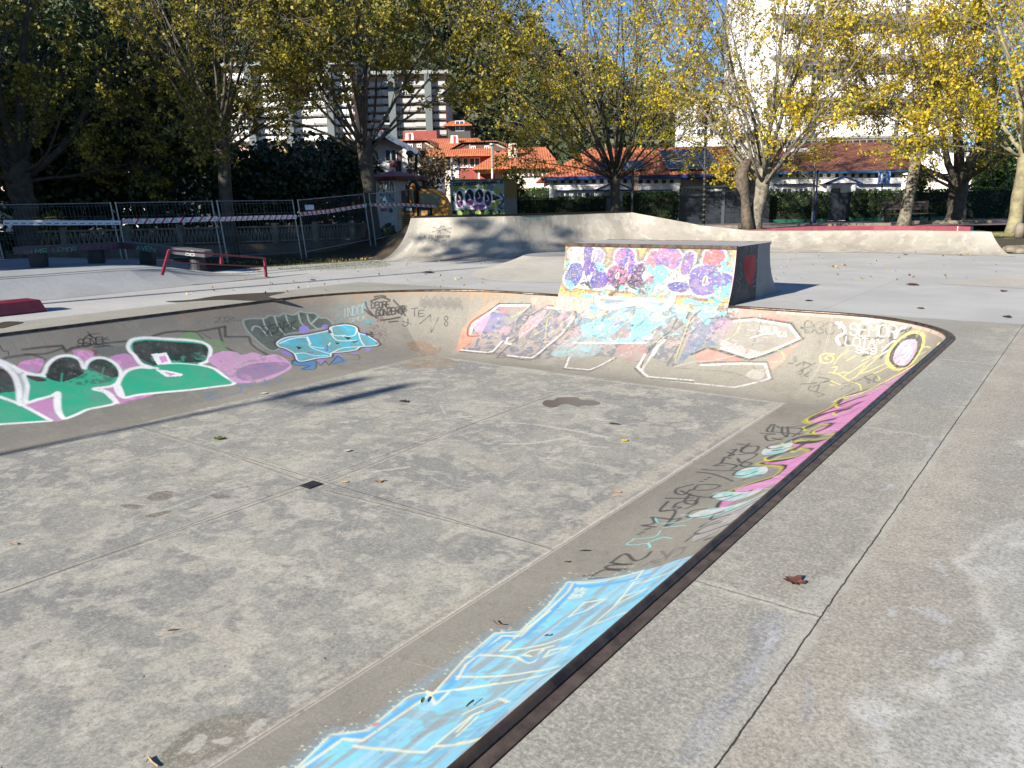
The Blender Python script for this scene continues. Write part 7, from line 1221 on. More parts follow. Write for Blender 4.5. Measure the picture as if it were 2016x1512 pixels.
# barrier tape
m_tape = painted('tape plastic', .4, (.74, .74, .74))
def tape(label, knots, dd, red, word, seed):
    P0 = [atd(x, y0, d-dd) for x, y0, y1, d in knots]; P1 = [atd(x, y1, d-dd) for x, y0, y1, d in knots]; nn_ = 420; u = np.linspace(0, len(knots)-1, nn_); ii = np.minimum(u.astype(int), len(knots)-2); f = (u-ii)[:, None]
    A = np.array(P0)[ii]*(1-f)+np.array(P0)[ii+1]*f; B_ = np.array(P1)[ii]*(1-f)+np.array(P1)[ii+1]*f; v = np.linspace(0, 1, 12)[None, :, None]; s_ = Surf(B_[:, None]*(1-v)+A[:, None]*v+HD*(.012*np.sin(u*9))[:, None, None])
    s_.rgb[:] = (.72, .72, .73); s_.a[:] = 1; per = 30
    for k in range(0, nn_, per):
        if red:
            for j in range(12): i0 = int(k+j*.9*red); s_.rgb[max(0, i0):min(nn_, i0+8), j] = hx('#c8283a')
            m_ = int(k+8+per*.36); s_.rgb[m_:m_+5, 7:9] = hx('#b04050'); s_.rgb[m_-3:m_+9, 3:5] = (.12, .12, .16); s_.rgb[m_-2:m_+9:3, 3:5] = (.5, .5, .5)
        else:
            s_.rgb[k:k+1, :] = (.30, .30, .32); s_.rgb[k+6:k+24, 3:6] = (.12, .12, .14)
            for q_ in range(k+8, min(k+24, nn_), 3): s_.rgb[q_, 3:6] = (.5, .5, .5)
    o = s_.build('barrier_tape', m_tape); tag(o, label, 'barrier tape', 'barrier tapes on the mesh fence'); return o
tape('plain white lettered barrier tape across the leftmost fence panels', [(6, 433, 443, 24.0), (120, 434, 443.5, 24.2), (238, 434, 442.5, 24.4)], .12, 0, 'BYCAM', 1)
tape('red striped barrier tape left of the straight slim trunk', [(240, 431.5, 440.5, 24.4), (260, 431, 441, 24.4), (340, 429, 438.5, 24.5), (428, 426, 435, 24.6)], .12, 1, '', 2)
tape('red striped barrier tape crossing the straight slim trunk', [(430, 427.5, 436, 24.6), (505, 424.5, 433, 25.4), (584, 423, 431, 26.2)], .12, 1, '', 3)
tape('red striped barrier tape rising towards the tree by the kiosk', [(588, 417.5, 426, 26.4), (650, 411, 419.5, 28), (722, 400, 407.5, 30.2)], .12, -1, '', 4)
tape('red striped barrier tape in front of the kiosk and digger', [(726, 400, 406.5, 30.3), (790, 399, 405.5, 32.5), (858, 403, 409, 34.4)], .12, -1, '', 5)
# low concrete balustrade and planter wall behind the mesh fence
bl = thing('concrete_balustrade', 'old low concrete fence with zigzag lattice between posts behind the mesh fence', 'fence', G(480, 29, 0)); ps_ = [(-20, 27.2), (133, 27.6), (257, 28.0), (360, 28.4), (455, 28.7), (545, 29.2), (624, 30.0), (696, 31.0), (745, 32.0)]
for k, (px_, d_) in enumerate(ps_):
    c = np.array(G(px_, d_, .0)); mb = MB(); mb.hexa([c+RT*x+HD*y for x, y in ((-.11, -.1), (.11, -.1), (.11, .1), (-.11, .1))], [c+RT*x+HD*y+(0, 0, 1.15) for x, y in ((-.10, -.09), (.10, -.09), (.10, .09), (-.10, .09))]); mb.build('post', m_conc, bl, bevel=.03)
    if k:
        a = np.array(G(*ps_[k-1], 0)); mb = MB(); n = 11
        for z in (.5, 1.02): mb.bar(a+(0, 0, z), c+(0, 0, z), .06, .06)
        for i in range(n): u0, u1 = .06+.88*i/n, .06+.88*(i+.5)/n; u2 = .06+.88*(i+1)/n; mb.bar(a+(c-a)*u0+(0, 0, .52), a+(c-a)*u1+(0, 0, 1.0), .045, .03); mb.bar(a+(c-a)*u1+(0, 0, 1.0), a+(c-a)*u2+(0, 0, .52), .045, .03)
        mb.build('lattice', m_conc, bl)
        mb = MB(); mb.hexa([a-HD*.35-(0, 0, .3), c-HD*.35-(0, 0, .3), c-HD*.0-(0, 0, .3), a-HD*.0-(0, 0, .3)], [a-HD*.35+(0, 0, .42), c-HD*.35+(0, 0, .42), c+(0, 0, .42), a+(0, 0, .42)]); mb.build('base_wall', simple('brown retaining wall', (.15, .11, .07), .9, 0, .4, 3, None, .4) if k == 1 else bl.children[-4].data.materials[0] if False else bpy.data.materials['brown retaining wall'], bl)
# kiosk
DK = 38.; kk_ = thing('kiosk', 'small white graffitied kiosk with a low maroon roof', 'kiosk', G(790, 40, .5), YAW); lk = lambda p, d=DK: lat(p, d); za, zb_ = .42, zz(780, 354, DK)
A_ = np.array([lk(722, 39.2), 39.2]); B_ = np.array([lk(781), DK]); C_ = np.array([lk(832, 39.6), 39.6]); D_2 = np.array([lk(832, 43), 43]); E_ = np.array([lk(722, 43), 43])
def bw(p, z): return RT*p[0]+HD*p[1]+UP*z
g_ = Surf(np.stack([np.stack([bw(A_+(B_-A_)*u, z) for z in np.linspace(za, zb_, 70)]) for u in np.linspace(0, 1, 90)]))
g_.rgb[:] = (.78, .77, .74); g_.a[:] = 1
for L in ([(744, 378), (748, 362), (752, 370), (745, 372)], [(752, 360), (756, 378), (759, 358)], [(763, 358), (764, 374)], [(768, 374), (771, 358), (775, 376)], [(743, 356), (750, 360)]): g_.stroke(L, .07, (.05, .05, .05), .9)
g_.fill([(748, 381), (776, 381), (776, 398), (748, 398)], hx('#7fb4cc'), .75, smooth=False, wear=.25); g_.splat([(748, 381), (776, 381), (776, 398), (748, 398)], hx('#3f7fa8'), .3, 5, .8, 5)
g_.text('BESO', (750, 415), (763, 415), (0, -4), .05, hx('#c8463a')); g_.fill([(766, 411), (773, 411), (773, 418), (766, 418)], hx('#27456f'), .9); g_.build('wall', painted('kiosk wall', .8, (.7, .7, .66)), kk_)
def wallq(name, p, q_, z0, z1, mat, off=0.):
    nrm = np.array([q_[1]-p[1], -(q_[0]-p[0])]); nrm = nrm/np.linalg.norm(nrm)*off; mb = MB(); mb.add([bw(p+nrm, z0), bw(q_+nrm, z0), bw(q_+nrm, z1), bw(p+nrm, z1)], [(0, 1, 2, 3)]); return mb.build(name, mat, kk_)
wallq('wall', B_, C_, za, zb_, simple('kiosk shade side', (.62, .62, .6), .8)); wallq('wall', C_, D_2, za, zb_, m_white); wallq('wall', D_2, E_, za, zb_, m_white); wallq('wall', E_, A_, za, zb_, m_white)  # right-hand face: its shade is painted in as a greyer white
for u0, u1 in ((.18, .34), (.62, .86)): wallq('door', B_+(C_-B_)*u0, B_+(C_-B_)*u1, za, zb_-.45, simple('dark door', (.03, .025, .025), .6), .02)
m_mar = simple('maroon roof', (.15, .03, .03), .6, 0, .3, 3); ctr = (A_+B_+C_+D_2+E_)/5; ring = [ctr+(p-ctr)*1.22 for p in (A_, B_, C_, D_2, E_)]; mb = MB(); top_ = bw(ctr, zb_+.55); V = [bw(p, zb_-.02) for p in ring]+[bw(p, zb_+.16) for p in ring]+[top_]
mb.add(V, [(4, 3, 2, 1, 0)]+[(i, (i+1) % 5, 5+(i+1) % 5, 5+i) for i in range(5)]+[(5+i, 5+(i+1) % 5, 10) for i in range(5)]); mb.build('roof', m_mar, kk_); mb = MB(); mb.lathe(tuple(top_), [(.05, -.1), (.05, .15), (.16, .2), (.18, .3), (.06, .42)], 10); mb.build('finial', m_mar, kk_)
# yellow digger (seen from behind: body, cab, boom)
DG_ = 34.5; dgx = thing('digger', 'yellow and black mini digger parked between the kiosk and the graffiti wall', 'digger', G(840, DG_+1, .45), YAW); ld = lambda p, d=DG_: lat(p, d)
m_yel = simple('digger yellow', (.52, .23, .012), .5, 0, .35, 5, (.26, .12, .01)); m_blk = simple('black rubber', (.012, .012, .013), .6)
def side(name, pts, d0, d1, mat, bev=.03): mb = MB(); mb.prism([(ld(x), zz(x, y, DG_)) for x, y in pts][::-1], d0, d1, 'y'); return mb.build(name, mat, dgx, 'B', bevel=bev)
side('cab', [(825, 425), (825, 376), (832, 372), (852, 372), (866, 376), (876, 388), (884, 404), (886, 425)], DG_, DG_+1.6, m_yel)
side('cab_window', [(828, 404), (828, 383), (850, 380), (863, 384), (873, 404)], DG_-.012, DG_-.003, simple('dark cab glass', (.02, .03, .025), .12), 0)
side('engine_cover', [(791, 452), (791, 407), (822, 407), (822, 452)], DG_-.3, DG_+1.2, m_yel)
for k in range(7): side('grille', [(794, 424+k*3.6), (808, 424+k*3.6), (808, 425.8+k*3.6), (794, 425.8+k*3.6)], DG_-.315, DG_-.301, m_blk, 0)
side('plate', [(801, 409), (812, 409), (812, 415), (801, 415)], DG_-.322, DG_-.303, simple('plate white', (.7, .7, .68)), 0); side('lamp_panel', [(796, 406), (820, 406), (820, 418), (796, 418)], DG_-.315, DG_-.302, m_blk, 0)
side('counterweight', [(822, 430), (822, 408), (848, 408), (850, 430)], DG_-.2, DG_+1.0, m_blk); side('side_skirt', [(850, 428), (850, 407), (884, 410), (886, 428)], DG_-.12, DG_+1.0, m_yel)
mb = MB(); mb.tube([np.array([ld(x), DG_+.3, zz(x, y, DG_)]) for x, y in ((803, 408), (801, 385), (802, 366), (808, 357), (818, 357), (823, 366), (826, 395))], .09, 8); mb.build('roll_bar', m_blk, dgx, 'B', smooth=True)
mb = MB(); mb.tube([np.array([ld(x), DG_+.9, zz(x, y, DG_)]) for x, y in ((806, 404), (804, 380), (812, 362), (822, 360))], [.12, .14, .12, .08], 8); mb.build('boom', m_yel, dgx, 'B', smooth=True)
mb = MB(); mb.bar((ld(824), DG_+.4, zz(824, 367, DG_)), (ld(860), DG_+.4, zz(860, 372, DG_)), .5, .09); mb.build('canopy', m_blk, dgx, 'B')
side('logo_panel', [(830, 424), (830, 414), (842, 414), (842, 424)], DG_-.215, DG_-.203, simple('cream decal', (.6, .3, .12)), 0)
for s_ in (0, 1.2): mb = MB(); mb.box(ld(792), ld(884), DG_-.3+s_, DG_+.1+s_, .42, .85); mb.build('track', m_blk, dgx, 'B', bevel=.1)
# graffiti wall
DW = 38.; gw = thing('graffiti_wall', 'free-standing wall painted with silver and purple bubble letters behind the ramp', 'wall', G(950, DW, .5), YAW); lw = lambda p: lat(p, DW); zt0, zt1 = zz(887, 357, DW), zz(993, 354.5, DW)
s_ = Surf(np.stack([np.stack([bw((lw(887)+(lw(993)-lw(887))*u, DW), .4+(zt0+(zt1-zt0)*u-.4)*v) for v in np.linspace(0, 1, 90)]) for u in np.linspace(0, 1, 170)]))
s_.rgb[:] = hx('#8fa9b4'); s_.a[:] = 1; cW = crop(700, 240, 6.1)
s_.blend([(880, 350), (1000, 350), (1000, 440), (880, 440)], [hx('#8fa9b4'), hx('#9fb4b4'), hx('#7f9aa8'), hx('#a8b4a8')], 1, smooth=False)
for x, y in ((1210, 800), (1310, 780), (1430, 780), (1550, 780), (1700, 830), (1700, 980), (1640, 1010)): s_.blend(cW([(x+38*math.cos(a), y+34*math.sin(a)) for a in np.linspace(0, 5.5, 7)]), [hx('#b4bf3a'), hx('#97a82f')], .9, ws=8)
s_.fill(cW([(1135, 925), (1190, 890), (1240, 850), (1420, 800), (1600, 820), (1660, 850), (1780, 920), (1700, 940), (1640, 970), (1600, 1020), (1440, 1060), (1300, 1030), (1210, 1030), (1200, 960)]), (.78, .78, .82), .95)
s_.fill(cW([(1150, 920), (1200, 880), (1280, 900), (1250, 960), (1190, 960)]), K0); s_.fill(cW([(1600, 880), (1660, 870), (1740, 915), (1640, 950), (1600, 940)]), K0)
for x, y, w_, h_ in ((1250, 925, 42, 100), (1370, 910, 55, 100), (1485, 890, 52, 82), (1590, 920, 42, 92)):
    P = [(x+w_*math.cos(a), y+h_*math.sin(a)) for a in np.linspace(0, 5.6, 8)]; s_.stroke(cW(P), .12, (.8, .8, .84), .95, closed=True); s_.fill(cW(P), K0); s_.blend(cW([(x-w_*.85, y+h_*.25), (x+w_*.85, y+h_*.2), (x+w_*.6, y+h_*.85), (x-w_*.5, y+h_*.9)]), [hx('#8a4f96'), hx('#6a3a7a')], .95, ws=8); s_.stroke(cW([(x-10, y-40), (x+10, y+10), (x-15, y+30)]), .05, (.8, .8, .84), .9)
s_.fill(cW([(1420, 1000), (1560, 1000), (1520, 1050), (1440, 1055)]), hx('#9a5fa4')); s_.fill(cW([(1190, 1110), (1220, 1060), (1700, 1060), (1780, 1110)]), K0)
for x, y in ((1250, 1090), (1330, 1085), (1470, 1085), (1580, 1080), (1680, 1080), (1770, 1085)): s_.fill(cW([(x-30, y+24), (x-26, y-14), (x+10, y-26), (x+32, y), (x+28, y+24)]), hx('#a4c860'), .95)
s_.stroke(cW([(1740, 860), (1780, 940), (1720, 1020), (1760, 1040)]), .06, K0); s_.text('OCE.MOOD.ANGRA.K', cW([(1180, 765)])[0], cW([(1770, 735)])[0], (0, -4.5), .06, K0); s_.build('front_face', painted('graffiti wall paint', .75, (.4, .4, .38)), gw)
s2 = Surf(np.stack([np.stack([bw((lat(993, DW)+(lat(1018, DW+1.2)-lat(993, DW))*u, DW+1.2*u), .4+(zt1-.4)*v) for v in np.linspace(0, 1, 40)]) for u in np.linspace(0, 1, 40)])); s2.rgb[:] = hx('#7f8486'); s2.a[:] = 1
sl = (slice(0, 40), slice(26, 40)); s2.over(sl, np.clip((fb((40, 14), 10, 4)-.3)*4, 0, 1), hx('#8a7434')); sl = (slice(0, 40), slice(0, 8)); s2.over(sl, np.ones((40, 8))*.9, hx('#8a7a4a')); s2.build('side_face', painted('side wall paint', .75, (.4, .4, .38)), gw)
mb = MB(); V = [bw((lat(887, DW), DW), 0), bw((lat(993, DW), DW), 0), bw((lat(1018, DW+1.2), DW+1.2), 0), bw((lat(900, DW+1.4), DW+1.4), 0)]; mb.hexa([v+(0, 0, zt1-.02) for v in V], [v+(0, 0, zt1+.07) for v in V]); mb.build('capstone', m_conc, gw)
# ---- posts, lamps, signs
m_bp = simple('black pole', (.018, .018, .02), .5, .3); m_sil = simple('silver pole', (.42, .42, .40), .4, .5)
def pole(name, label, cat, px_, pyt, d_, z0, r_, mat, lean=0, n=8, px_t=None):
    b = np.array(G(px_, d_, z0)); t = atd(px_t if px_t else px_+lean, pyt, d_); o = thing(name, label, cat, tuple(b), YAW); mb = MB(); mb.tube([b, b+(t-b)*.5, t], [r_*1.15, r_, r_*.9], n); mb.build('pole', mat, o, smooth=True); return o, b, t
o, b, t = pole('street_lamp', 'black twin-headed street lamp standing by the digger', 'street lamp', 822, 303, 36.5, .45, .07, m_bp, -3)
mb = MB()
for s in (-1, 1): mb.tube([t-(0, 0, .1), t+RT*.12*s+(0, 0, .05), t+RT*.30*s+(0, 0, .02)], .03, 6)
mb.build('arm', m_bp, o)
for s in (-1, 1): mb = MB(); mb.lathe(tuple(t+RT*.28*s), [(.05, .16), (.17, .10), (.19, .0), (.12, -.06), (.10, -.16)], 12); mb.build('lamp_head', simple('dark lamp', (.06, .055, .06), .5), o, smooth=True)
o, b, t = pole('street_lamp', 'tall silver pole with a small flat cap right of the dormer house', 'street lamp', 970, 286, 46, .5, .075, m_sil, -1); mb = MB(); mb.lathe(tuple(t), [(.16, 0), (.18, .04), (.16, .09)], 12); mb.build('lamp_head', m_sil, o)
o, b, t = pole('street_lamp', 'silver pole with a cross arm and one white lamp in front of the timbered house', 'street lamp', 891, 311, 44, .5, .075, m_sil, -2); a_ = t-(0, 0, .45); mb = MB(); mb.tube([a_-RT*.25, a_+RT*.75], .025, 6); mb.build('arm', m_sil, o); mb = MB(); c = a_+RT*.85; mb.bar(c-RT*.15, c+RT*.18, .14, .07); mb.build('lamp_head', simple('white lamp', (.8, .8, .78), .4), o)
o, b, t = pole('street_lamp', 'slim dark ribbed lamp post between the dark fence panels', 'street lamp', 1385, 225, 33.5, .5, .055, m_bp, 5)
for k in range(22): mb = MB(); c = b+(t-b)*(.03+k*.045); mb.lathe(tuple(c), [(.062, 0), (.078, .035), (.062, .07)], 8); mb.build('collar', simple('worn collar', (.055, .05, .045), .6) if k == 0 else bpy.data.materials['worn collar'], o)
mb = MB(); mb.lathe(tuple(t), [(.05, 0), (.16, .15), (.20, .4), (.24, .45), (.03, .65)], 10); mb.build('lamp_head', m_bp, o)
o, b, t = pole('signpost', 'black signpost with four small brown direction boards by the half-bare tree', 'signpost', 1244, 336, 37.5, .5, .055, m_bp, 2)
for k, y in enumerate((352, 362, 372, 344)): c = atd(1247, y, 37.45); mb = MB(); mb.bar(c+RT*.02, c+RT*.24, .03, .15); mb.build('direction_board', simple('brown board', (.24, .15, .09), .6) if k == 0 else bpy.data.materials['brown board'], o)
o, b, t = pole('street_lamp', 'tall thin grey pole in front of the brown-tiled roof', 'street lamp', 1599, 262, 38, .5, .05, simple('grey pole', (.16, .16, .16), .5, .3), 8); mb = MB(); mb.bar(t, t+RT*.5+(0, 0, .04), .12, .06); mb.build('lamp_head', m_sil, o)
o, b, t = pole('flag_pole', 'short blue and white pole beside the thin grey pole', 'pole', 1604, 334, 38.4, .5, .045, m_blue, 6); mb = MB(); mb.tube([t-(0, 0, .55)+RT*.06, t+RT*.06], .03, 6); mb.build('white_top', m_white, o)
o, b, t = pole('parking_sign', 'blue parking sign with white P and small wheelchair symbol on a dark pole', 'road sign', 1733, 358, 37.5, .5, .035, simple('dark grey pole', (.06, .06, .065), .5), 4)
c = atd(1741, 349, 37.4); SW = .285; q_s = Surf(np.stack([np.stack([c+RT*u+UP*v for v in np.linspace(-SW, SW, 70)]) for u in np.linspace(-SW, SW, 70)])); q_s.rgb[:] = (.010, .16, .62); q_s.a[:] = 1
def ps2(L): return [tuple(np.array(proj((c+RT*(x*SW)+UP*(y*SW))[None])).ravel()) for x, y in L]
ww_ = (.8, .8, .8); q_s.stroke(ps2([(-.90, -.90), (.90, -.90), (.90, .90), (-.90, .90)]), .022, ww_, closed=True, smooth=False); q_s.stroke(ps2([(-.40, -.62), (-.40, .62)]), .10, ww_, soft=.1); q_s.stroke(ps2([(-.40, .60), (.10, .60), (.34, .42), (.34, .16), (.10, .0), (-.40, .0)]), .09, ww_, soft=.1)
q_s.stroke(ps2([(.52, -.10), (.52, -.38), (.70, -.40), (.80, -.62)]), .03, ww_, smooth=False); q_s.stroke(ps2([(.50, -.30), (.36, -.45), (.42, -.65), (.60, -.70), (.70, -.58)]), .03, ww_)
q_s.build('sign_face', painted('sign enamel', .3, (.01, .1, .4)), o); mb = MB(); mb.hexa([c+RT*x+HD*y-UP*SW for x, y in ((-SW, .004), (SW, .004), (SW, .03), (-SW, .03))], [c+RT*x+HD*y+UP*SW for x, y in ((-SW, .004), (SW, .004), (SW, .03), (-SW, .03))]); mb.build('sign_back', m_sil, o)
# park bench
m_bw = simple('dark bench wood', (.05, .035, .035), .6, 0, .3, 8); bo_ = thing('park_bench', 'dark slatted park bench behind the pale lichen-trunked tree', 'bench', G(1793, 35, .5), YAW); lb_ = lambda p: lat(p, 35)
for k in range(3): mb = MB(); z = .5+.62+k*.13; mb.box(lb_(1748), lb_(1836), 35.28+.03*k, 35.32+.03*k, z, z+.10); mb.build('backrest_slat', m_bw, bo_, 'B')
for k in range(3): mb = MB(); mb.box(lb_(1748), lb_(1836), 34.85+k*.14, 34.96+k*.14, .5+.43, .5+.47); mb.build('seat_slat', m_bw, bo_, 'B')
for p in (1751, 1833): mb = MB(); mb.box(lb_(p)-.04, lb_(p)+.04, 34.85, 35.26, .5, .93); mb.box(lb_(p)-.04, lb_(p)+.04, 35.22, 35.27, .93, 1.5); mb.build('leg', m_blk, bo_, 'B')
# paved strip, kerbs, grass verge, edging
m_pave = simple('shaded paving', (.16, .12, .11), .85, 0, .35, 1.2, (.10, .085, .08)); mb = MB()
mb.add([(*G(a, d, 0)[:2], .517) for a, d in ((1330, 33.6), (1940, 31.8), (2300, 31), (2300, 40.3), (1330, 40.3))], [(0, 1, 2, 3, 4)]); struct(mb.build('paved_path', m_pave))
for i, (p0, d0, p1, d1, lab) in enumerate(((1385, 33.2, 1452, 33.0, 'beige kerb block row left of the burl tree'), (1630, 32.9, 1752, 32.6, 'long beige kerb left of the lichen-trunked tree'), (1800, 34.5, 1950, 34.0, 'sunlit kerb under the stout tree'))):
    a = np.array(G(p0, d0, .40)); b_ = np.array(G(p1, d1, .40)); o = thing('kerb', lab, 'kerb', tuple((a+b_)/2), group='kerbs along the path'); mb = MB(); mb.bar(a+(0, 0, .12), b_+(0, 0, .12), .22, .26); mb.build('stone', m_conc, o, bevel=.02)
struct(raw_mesh('side_path', [(*G(a, d, 0)[:2], z) for a, d, z in ((1985, 24.0, .03), (2150, 23.4, .03), (2150, 26.6, .24), (1975, 27.0, .24))], [(0, 1, 2, 3)], mat=simple('worn tan paving', (.30, .26, .21), .9, 0, .25, 2)))
for i, (p_, y_, d_, s_, lab) in enumerate(((1994, 490, 23.4, .30, 'pale kerb stone at the end of the long ramp'), (2012, 497, 22.8, .26, 'second pale kerb stone cut by the right edge'), (2006, 452, 26.8, .24, 'small upright round-topped stone bollard at the right edge'))):
    c = np.array(G(p_, d_, .02 if i < 2 else .26)); o = thing('kerb_stone' if i < 2 else 'stone_bollard', lab, 'stone' if i < 2 else 'bollard', tuple(c)); mb = MB()
    mb.lathe(tuple(c), [(s_*.9, 0), (s_, s_*.2), (s_*.9, s_*.45), (s_*.5, s_*.6)] if i < 2 else [(.15, 0), (.15, .30), (.13, .42), (.07, .48)], 9 if i < 2 else 14); mb.build('stone', m_conc, o, smooth=i == 2, bevel=0)
r = np.random.default_rng(8)
def grass(name, cx, cy, rx, ry, n, z, lab, h=.07):
    a = r.random(n)*2*math.pi; q_ = np.sqrt(r.random(n)); X_ = cx+rx*q_*np.cos(a); Y_ = cy+ry*q_*np.sin(a); hh_ = h*(.5+r.random(n)); dx = r.normal(size=(n, 2))*.02; w_ = .006
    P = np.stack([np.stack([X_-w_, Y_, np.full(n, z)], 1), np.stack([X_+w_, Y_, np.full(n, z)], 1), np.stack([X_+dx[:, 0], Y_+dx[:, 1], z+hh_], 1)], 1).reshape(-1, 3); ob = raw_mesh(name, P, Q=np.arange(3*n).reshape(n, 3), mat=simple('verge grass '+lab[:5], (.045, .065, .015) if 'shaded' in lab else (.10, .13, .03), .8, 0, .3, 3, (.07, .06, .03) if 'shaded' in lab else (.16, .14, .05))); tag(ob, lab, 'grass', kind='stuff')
gx, gy, _ = G(1990, 27.9, 0); grass('grass', gx, gy, 1.3, .8, 9000, .27, 'tufty grass verge around the mossy trunk')
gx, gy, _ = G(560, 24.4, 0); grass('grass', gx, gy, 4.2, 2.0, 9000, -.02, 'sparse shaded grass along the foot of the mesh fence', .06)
for p0, p1 in ((1676, 1866), (1516, 1629)): bx(bpy.data.objects['garden_gate'], 'edging', simple('green edging', (.01, .11, .07), .5), lat(p0, 40.9), lat(p1, 40.9), 40.85, 40.9, .5, .66)
# ---- lamp post standing behind the photographer's left: it throws the long thin shadow into the bowl
E1 = at(705, 755, -1)-np.array([.30, 1.25, 0]); back_ = -np.array([sd.x, sd.y])/math.tan(SUN_EL)/math.cos(SUN_EL)*1.; HL = 8.2; base_ = E1[:2]+back_*(HL+1)*0-np.array([math.sin(SUN_AZ), math.cos(SUN_AZ)])*(HL+1)/math.tan(SUN_EL)
o = thing('street_lamp', 'two-headed park floodlight post standing left of the bowl, out of view', 'street lamp', (float(base_[0]), float(base_[1]), 0)); mb = MB(); mb.tube([(base_[0], base_[1], 0), (base_[0], base_[1], 3), (base_[0], base_[1], HL)], [.09, .075, .06], 10); mb.build('pole', m_sil, o)
for dx, dy, dz in ((-.05, .0, .1), (.85, .0, .12)): mb = MB(); mb.hexa([(base_[0]+dx-.13, base_[1]-.3, HL+dz), (base_[0]+dx+.13, base_[1]-.3, HL+dz), (base_[0]+dx+.13, base_[1]+.3, HL+dz), (base_[0]+dx-.13, base_[1]+.3, HL+dz)], [(base_[0]+dx-.12, base_[1]-.28, HL+dz+.5), (base_[0]+dx+.12, base_[1]-.28, HL+dz+.5), (base_[0]+dx+.12, base_[1]+.28, HL+dz+.5), (base_[0]+dx-.12, base_[1]+.28, HL+dz+.5)]); mb.build('lamp_head', m_bp, o)
mb = MB(); mb.bar((base_[0], base_[1], HL-.05), (base_[0]+.8, base_[1], HL-.05), .06, .06); mb.build('arm', m_sil, o)
# ---- fallen leaves
def leafmesh(kind, seed):
    r = np.random.default_rng(seed); P = []
    if kind == 'maple':
        for k in range(22):
            a = 2*math.pi*k/22; lobe = abs(math.cos(a*2.5))**.6; P.append((math.cos(a)*(.45+.55*lobe)*(1+.12*r.normal()), math.sin(a)*(.45+.55*lobe)*(1+.12*r.normal())))
    elif kind == 'long': P = [(math.cos(a)*1.0, math.sin(a)*.34) for a in np.linspace(0, 2*math.pi, 12, endpoint=False)]
    else: P = [(math.cos(a)*(1+.12*r.normal()), math.sin(a)*(.72+.12*r.normal())) for a in np.linspace(0, 2*math.pi, 12, endpoint=False)]
    V = [(0, 0, .10)]; n = len(P)
    for f in (.5, 1): V += [(x*f, y*f, .10+.22*f*f*(abs(y)*1.2+.3*r.random()) if f == 1 else .08+.05*abs(y)) for x, y in P]
    F = [(0, 1+i, 1+(i+1) % n) for i in range(n)]+[(1+i, 1+n+i, 1+n+(i+1) % n, 1+(i+1) % n) for i in range(n)]
    V += [(-.9, -.02, .06), (-.9, .02, .06), (-1.6, .05, .02), (-1.6, .02, .02)]; k = len(V)-4; F.append((k, k+3, k+2, k+1)); return V, F
LC = {'brown': (.13, .045, .03), 'yellow': (.60, .40, .03), 'tan': (.36, .24, .13), 'dark': (.035, .033, .03), 'green': (.10, .13, .02), 'orange': (.50, .20, .07), 'pale': (.55, .52, .42)}
LM = {k: simple(k+' leaf', v, .6, 0, .3, 40) for k, v in LC.items()}
def fallen(px_, py_, z, size, kind, col, label, rot, tilt=0):
    p = at(px_, py_, z) if not isinstance(z, str) else wall.pos(wall.loc((px_, py_))); V, F = leafmesh(kind, int(px_*7+py_)); V = np.array(V)*size; cr, sr = math.cos(rot), math.sin(rot); V = np.stack([V[:, 0]*cr-V[:, 1]*sr, V[:, 0]*sr+V[:, 1]*cr, V[:, 2]+.002], 1)
    if isinstance(z, str): V[:, 2] += .012+ (V[:, 0]*.25)
    o = raw_mesh('fallen_leaf', V, F, mat=LM[col], smooth=True); o.location = tuple(p); tag(o, label, 'leaf', 'fallen leaves and twigs on the concrete'); return o
fallen(1562, 1147, 0, .050, 'maple', 'brown', 'large curled reddish-brown leaf alone on the right deck', 2.6)
fallen(1229, 869, -1, .045, 'round', 'yellow', 'bright yellow leaf on the bowl floor near the right wall', .4)
fallen(1209, 836, -1, .075, 'long', 'dark', 'dark almond-shaped leaf on the bowl floor below the puddle', .2)
fallen(1214, 970, -1, .05, 'long', 'orange', 'thin orange leaf on the bowl floor beside the right seam', .1)
fallen(432, 865, -1, .07, 'maple', 'green', 'small green-brown leaf on the bowl floor below the green letters', 1.1)
fallen(679, 950, -1, .035, 'round', 'yellow', 'small yellow leaf just right of the drain grate', .8)
fallen(746, 949, -1, .045, 'maple', 'tan', 'crumpled tan leaf second to the right of the drain grate', 2.1)
fallen(28, 1072, -1, .038, 'long', 'orange', 'small orange leaf on the floor at the left edge', .3)
fallen(339, 1242, -1, .03, 'long', 'brown', 'tiny brown leaf on the near part of the bowl floor', .9)
fallen(795, 792, -1, .07, 'round', 'dark', 'dark scrap of leaf near the tip of the lamp shadow', .3)
fallen(684, 889, -1, .05, 'round', 'pale', 'pale leaf between the drain grate and the left wall', 1.5)
fallen(519, 776, -1, .05, 'round', 'pale', 'pale yellow leaf below the pink cloud on the floor seam', 1.2)
fallen(1124, 1110, -1, .04, 'long', 'dark', 'dark oval leaf on the floor joint near the right seam', 1.0)
fallen(1149, 1088, 'w', .035, 'long', 'dark', 'slim dark leaf on the foot of the right wall', .2)
fallen(833, 1384, 'w', .032, 'long', 'green', 'glossy green leaf lying on the pale blue graffiti', 2.2)
fallen(1077, 1256, 'w', .018, 'round', 'brown', 'small brown leaf in the middle of the pale blue graffiti', .5)
fallen(1114, 1110, 'w', .018, 'maple', 'brown', 'tiny reddish leaf above the pale blue graffiti', .5)
fallen(832, 687, -1, .10, 'maple', 'orange', 'orange leaves caught in the far left corner', .5)
